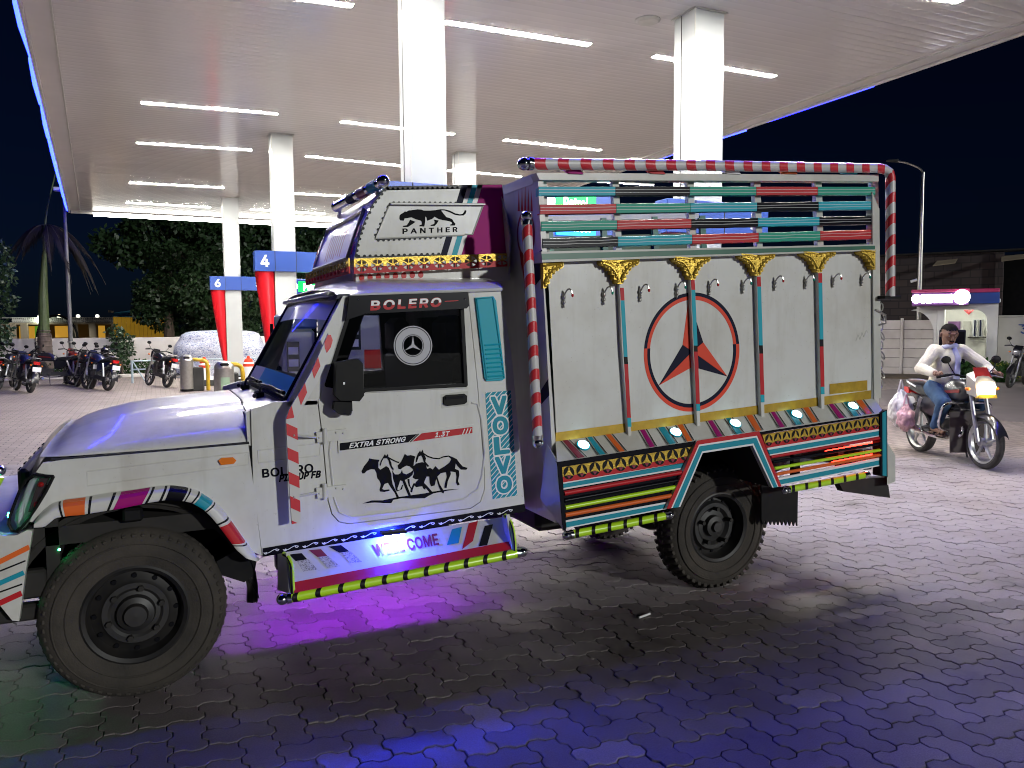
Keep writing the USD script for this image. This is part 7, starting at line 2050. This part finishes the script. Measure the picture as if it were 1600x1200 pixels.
M['kiosk'] = mat('kiosk_white', (0.80, 0.80, 0.76), 0.6, var=0.15, vs=1.2)
M['lampsign'] = mat('lit_letter_sign', (0.9, 0.9, 1.0), 0.4, emit=(.90, .88, 1.0), es=11.0)
M['signdark'] = mat('sign_violet', (0.16, 0.06, 0.20), 0.4)
M['signpink'] = mat('sign_magenta_band', (0.45, 0.03, 0.12), 0.4)
M['ktube'] = mat('lit_kiosk_lamp', (1, 1, 1), 0.4, emit=(1.0, 1.0, .88), es=60.0)
kx = lambda px_: lr(px_, 540)[0]; kz = lambda py_: lr(1500, py_)[1]
ko = rthing('service_kiosk', 'small white service kiosk with arched opening and lit sign beyond the road', 'kiosk')
X0, X1, X2, X3 = kx(1462), kx(1481), kx(1541), kx(1558); ZT_ = kz(474)
part(ko, 'side_wall', bb(X0, X1 - .1, 0, 2.2, -.03, ZT_, .02), 'kiosk')
arch_o = [(X2 - .35, ZT_ - .18)] + [(X2 - .35 + .35 * math.sin(a), ZT_ - .53 + .35 * math.cos(a)) for a in np.linspace(0, PI / 2, 8)]
rp = Polygon([(X1 - .1, ZT_), (X1 - .1, ZT_ - .18)] + arch_o + [(X2, -.03), (X3, -.03), (X3, ZT_)])
part(ko, 'arch_front', ext_y(rp, 0, .25), 'kiosk')
part(ko, 'side_wall', bb(X3 - .15, X3 - .002, .26, 2.2, -.03, ZT_, .02), 'kiosk')
part(ko, 'back_wall', bb(X0, X3, 2.21, 2.35, -.03, ZT_), 'kiosk')
part(ko, 'roof', bb(X0 - .1, X3 + .05, .0, 2.4, ZT_ + .002, ZT_ + .12, .02), 'kiosk')
wing_ = Polygon([(kx(1434), ZT_), (X0, ZT_), (X0, -.03), (X0 - .06, -.03), (X0 - .06, ZT_ - .9)] + [(X0 - .06 - .62 * (1 - math.cos(a)), ZT_ - .9 + .72 * math.sin(a)) for a in np.linspace(0, PI / 2, 9)] + [(kx(1434), ZT_ - .14)])
part(ko, 'arched_bracket', ext_y(wing_.buffer(0), 0.0, .2), 'kiosk')
sb_ = part(ko, 'sign_box', bb(kx(1424), kx(1511), -.55, -.02, kz(478), kz(457), .02), 'signdark')
part(sb_, 'sign_band', bb(kx(1423), kx(1512), -.56, -.01, kz(456.8), kz(452), .01), 'signpink')
zc_ = (kz(478) + kz(457)) / 2 + .02
part(sb_, 'lit_logo', rev([(0, -.02), (.13, -.02), (.13, .01), (0, .01)], 'y', 20, (kx(1431), -.56, zc_)), 'lampsign')
for a, b in ((1438, 1444.5), (1445.5, 1455), (1456, 1464.5), (1465.5, 1474), (1475, 1486)): part(sb_, 'lit_letter', bb(kx(a), kx(b), -.58, -.545, zc_ - .13, zc_ + .12, .03), 'lampsign')
part(sb_, 'round_sign', rev([(0, -.04), (.20, -.04), (.21, -.02), (.21, .02), (0, .02)], 'y', 28, (kx(1500), -.57, zc_ + .03)), 'lampsign')
part(ko, 'fascia_board', bb(kx(1511.5), kx(1559), -.08, -.005, kz(475), kz(458), .01), 'signblue')
part(ko, 'fascia_band', bb(kx(1511.5), kx(1559), -.085, -.002, kz(457.8), kz(452), .01), 'signpink')
for px_ in (1480, 1503, 1522): part(ko, 'ceiling_lamp', bb(kx(px_) - .15, kx(px_) + .15, .6, .7, ZT_ - .05, ZT_ - .002, .01), 'ktube')
hp = [(.09 * (16 * math.sin(t) ** 3) / 16, .09 * (13 * math.cos(t) - 5 * math.cos(2 * t) - 2 * math.cos(3 * t) - math.cos(4 * t)) / 16) for t in np.linspace(0, 2 * PI, 30)[:-1]]
hx_, hz_ = lr(1514, 485, 2.2)
part(ko, 'heart_print', ext_y(affinity.translate(affinity.scale(Polygon(hp), 1.7, 1.7), hx_, hz_), 2.195, 2.207), 'signred')
a, b = lr(1481, 515, 2.1), lr(1501, 502, 2.1)
part(ko, 'poster', bb(a[0], b[0], 2.17, 2.205, a[1], b[1]), 'signdark')
a, b = lr(1502, 590, 2.1), lr(1512, 502, 2.1)
part(ko, 'inner_door', bb(a[0], b[0] + .1, 2.15, 2.207, -.02, b[1]), 'trim')
a, b = lr(1519, 527, 1.6), lr(1538, 499, 1.6)
pn_ = part(ko, 'pipe_panel', bb(a[0], b[0], 1.62, 1.66, a[1], b[1]), 'column')
for k in range(4): part(pn_, 'pipe', cyl((a[0] + .06 + k * (b[0] - a[0]) / 4.2, 1.57, a[1] + .04), (a[0] + .06 + k * (b[0] - a[0]) / 4.2, 1.57, b[1] - .02), .022), 'steel' if k % 2 else 'navy')
part(ko, 'shelf', bb(lr(1512, 527, 1.5)[0], lr(1541, 527, 1.5)[0], 1.4, 2.2, lr(1512, 528, 1.5)[1], lr(1512, 526.5, 1.5)[1]), 'chassis')
part(ko, 'low_panel', bb(lr(1512, 527, 1.6)[0], lr(1540, 527, 1.6)[0], 1.62, 1.66, -.02, lr(1512, 528.5, 1.5)[1]), 'trim')
part(ko, 'floor', bb(X0, X3, .1, 2.3, -.02, .06), 'fascia')
t = rthing('steel_cabinet', 'tall dark cabinet standing before the opening of the white kiosk', 'cabinet')
a, b = lr(1466.5, 572), lr(1509, 515)
part(t, 'body', bb(a[0], b[0], -.75, -.06, -.0, b[1], .02), 'navy')
part(t, 'door', bb(a[0] + .03, (a[0] + b[0]) / 2 - .01, -.775, -.751, .1, b[1] - .05, .01), 'blackg')
part(t, 'door', bb((a[0] + b[0]) / 2 + .01, b[0] - .03, -.775, -.751, .1, b[1] - .05, .01), 'blackg')
for s in (-1, 1): part(t, 'handle', cyl(((a[0] + b[0]) / 2 + s * .06, -.80, b[1] * .5), ((a[0] + b[0]) / 2 + s * .06, -.80, b[1] * .68), .012), 'steel')

# precast boundary wall, plank by plank
M['plank'] = mat('painted_concrete_plank', (0.74, 0.71, 0.68), 0.8, var=0.35, vs=0.9, var2=(0.50, 0.45, 0.42), bump=0.3, bs=14, rand=.12)
pw = rthing('plank_wall', 'white boundary wall of stacked concrete planks behind the rider, sooty in places', 'wall')
zw = lr(1420, 498, 1.2)[1]; nr = 6
for x0 in np.arange(lr(1290, 540, 1.2)[0], X0 - .2, 2.3):
    x1 = min(x0 + 2.2, X0 - .1)
    for k in range(nr):
        part(pw, 'plank', bb(x0, x1, 1.2 + RNG.uniform(-.006, .006), 1.26, -.03 + zw * k / nr, zw * (k + 1) / nr - .03 - .014, .008), 'plank')
    part(pw, 'post', bb(x1 + .005, x1 + .095, 1.16, 1.30, -.03, zw + .02, .01), 'plank')
pw2 = rthing('painted_wall', 'whitewashed wall right of the kiosk with blue painted lettering', 'wall')
part(pw2, 'wall', bb(X3 + .05, X3 + 9, .9, 1.05, -.03, zw + .02, .01), 'wallw')
part(pw2, 'coping', bb(X3 + .05, X3 + 9, .87, 1.08, zw + .023, zw + .07, .01), 'wallw')
lx_, lz_ = lr(1597, 516, .9)
sq = LineString([(0, .12), (.07, .14), (.09, .08), (.03, .05), (.10, .02), (.10, -.06), (.03, -.09), (-.02, -.05)]).buffer(.018)
part(pw2, 'lettering', ext_y(affinity.translate(sq, lx_, lz_), .894, .899), 'signblue')
part(pw2, 'lettering', ext_y(affinity.translate(LineString([(-.08, .16), (.6, .17)]).buffer(.015), lx_, lz_), .894, .899), 'signblue')
# verge
vg = Polygon([tuple((OR + UR * a + WR * b)[:2]) for a, b in ((lr(1280, 560)[0], -.2), (X0, -.55), (X3 + 9, -.55), (X3 + 9, 1.0), (lr(1280, 560)[0], 1.25))])
single('verge', ext_z(vg, -.02, .055), 'earth', kind='structure')
rng = np.random.default_rng(77)
gp = [(tuple((OR + UR * rng.uniform(kx(1510), kx(1575)) + WR * rng.uniform(-.9, -.2))[:2]) + (.20,), (.3, .3, .26)) for k in range(22)]
single('grass_clump', leaves(gp, 2600, .2, rng), 'hedge', 'rough green grass growing along the foot of the white kiosk', 'grass', smooth=False, kind='stuff')
yb = OR + UR * kx(1557) + WR * -.8
t = thing('bush', 'small yellow green bush at the foot of the kiosk beside the parked motorcycle', 'bush', yb * [1, 1, 0])
part(t, 'stems', [tube([yb * [1, 1, 0], yb * [1, 1, 0] + (dx, dy, .3)], .012, 5) for dx, dy in ((.1, 0), (-.1, .1), (0, -.1))][0], 'bark')
part(t, 'foliage', leaves([(yb * [1, 1, 0] + (dx, dy, .28 + dz), (.24, .24, .22)) for dx, dy, dz in ((0, 0, .1), (.22, -.2, 0), (-.2, .2, -.02), (.1, .1, .05))], 2600, .11, rng), 'yellowbush', smooth=False, kind='stuff')
# dark building behind
M['darkbrick'] = usdkit.material(stage, '/World/Looks/dark_brick', {'g': ('texture_coordinate', {}), 'mp': ('mapping', {'rotation': (PI / 2, 0, 0)}), 'b': ('brick_texture', {'scale': 1.0, 'brick_width': .6, 'row_height': .28, 'mortar_size': .02, 'color1': (0.075, 0.055, 0.052), 'color2': (0.05, 0.04, 0.042), 'mortar': (0.035, 0.03, 0.03)}), 'p': ('principled_bsdf', {'roughness': .9})},
                                [('g.object', 'mp.vector'), ('mp.vector', 'b.vector'), ('b.color', 'p.base_color')], surface='p.BSDF')
db = rthing('dark_building', 'long unlit dark building behind the plank wall and the kiosk', 'building')
BB_ = 8.0
z_ = lambda py_: lr(1480, py_, BB_)[1]; x_ = lambda px_: lr(px_, 480, BB_)[0]
part(db, 'wall', bb(x_(1200), x_(1566), BB_, BB_ + .3, -.03, z_(397)), 'darkbrick')
part(db, 'parapet', bb(x_(1195), x_(1700), BB_ - .12, BB_ + .4, z_(397) + .004, z_(393.5), .02), 'chassis')
part(db, 'awning', hull([(x_(1462), BB_ - .02, z_(407)), (x_(1494), BB_ - .02, z_(405)), (x_(1456), BB_ - .7, z_(416)), (x_(1490), BB_ - .7, z_(413)), (x_(1456), BB_ - .7, z_(417)), (x_(1490), BB_ - .7, z_(414))]), 'plaster')
part(db, 'awning', hull([(x_(1562), BB_ - .02, z_(404)), (x_(1600), BB_ - .02, z_(402)), (x_(1560), BB_ - .7, z_(413)), (x_(1598), BB_ - .7, z_(410)), (x_(1560), BB_ - .7, z_(414)), (x_(1598), BB_ - .7, z_(411))]), 'plaster')
part(db, 'open_bay', bb(x_(1566) + .01, x_(1700), BB_ + 1.5, BB_ + 1.8, -.03, z_(398)), 'black')
part(db, 'bay_pillar', bb(x_(1552), x_(1566), BB_ - .1, BB_ - .005, -.03, z_(398), .02), 'darkbrick')
# street lamp and camera
bp = OR + WR * 1.8 + UR * lr(1433, 570, 1.8)[0]; bp[2] = -.03
t = thing('street_lamp', 'tall unlit street lamp with a curved arm rising behind the kiosk sign', 'street lamp', bp)
ltop = lr(1436.5, 268, 1.8)[1]
part(t, 'pole', tube([bp, bp + (0, 0, 3.5), bp + (0, 0, ltop)], [.085, .07, .045], 12), 'steel')
sc_ = 1 / 45.0
part(t, 'arm', tube(smoothpath([bp + (0, 0, ltop - .05), bp - UR * .10 + (0, 0, ltop + .12), bp - UR * .45 + (0, 0, ltop + .32), bp - UR * .75 + (0, 0, ltop + .42)]), .03, 8), 'steel')
hdp = bp - UR * .85 + np.array([0, 0, ltop + .44])
part(t, 'lamp_head', hull([hdp + UR * a + WR * b + np.array([0, 0, c]) for a, b, c in ((-.22, -.07, .0), (-.22, .07, .0), (.14, -.09, -.05), (.14, .09, -.05), (-.2, 0, .05), (.14, 0, .05))]), 'steel')
cz_ = lr(1430, 437, 1.8)[1]
t2 = thing('security_camera', 'small white camera fixed to the street lamp pole above the kiosk sign', 'camera', bp + (0, 0, cz_))
part(t2, 'body', cyl(bp - UR * .26 + (0, 0, cz_ - .03), bp - UR * .07 + (0, 0, cz_ + .03), .045), 'signwhite')
part(t2, 'mount', cyl(bp - UR * .12 + (0, 0, cz_), bp + (0, 0, cz_ + .05), .02), 'steel')

# a stub of white paper on the paving in front of the truck
lb = at(1007, 963, 'z', 0.006)
t = thing('paper_stub', 'tiny white paper stub lying on the paving in front of the rear wheel', 'litter', lb)
part(t, 'stub', cyl(lb + (-.045, -.012, .004), lb + (.045, .012, .004), .006, n=8), 'signwhite')
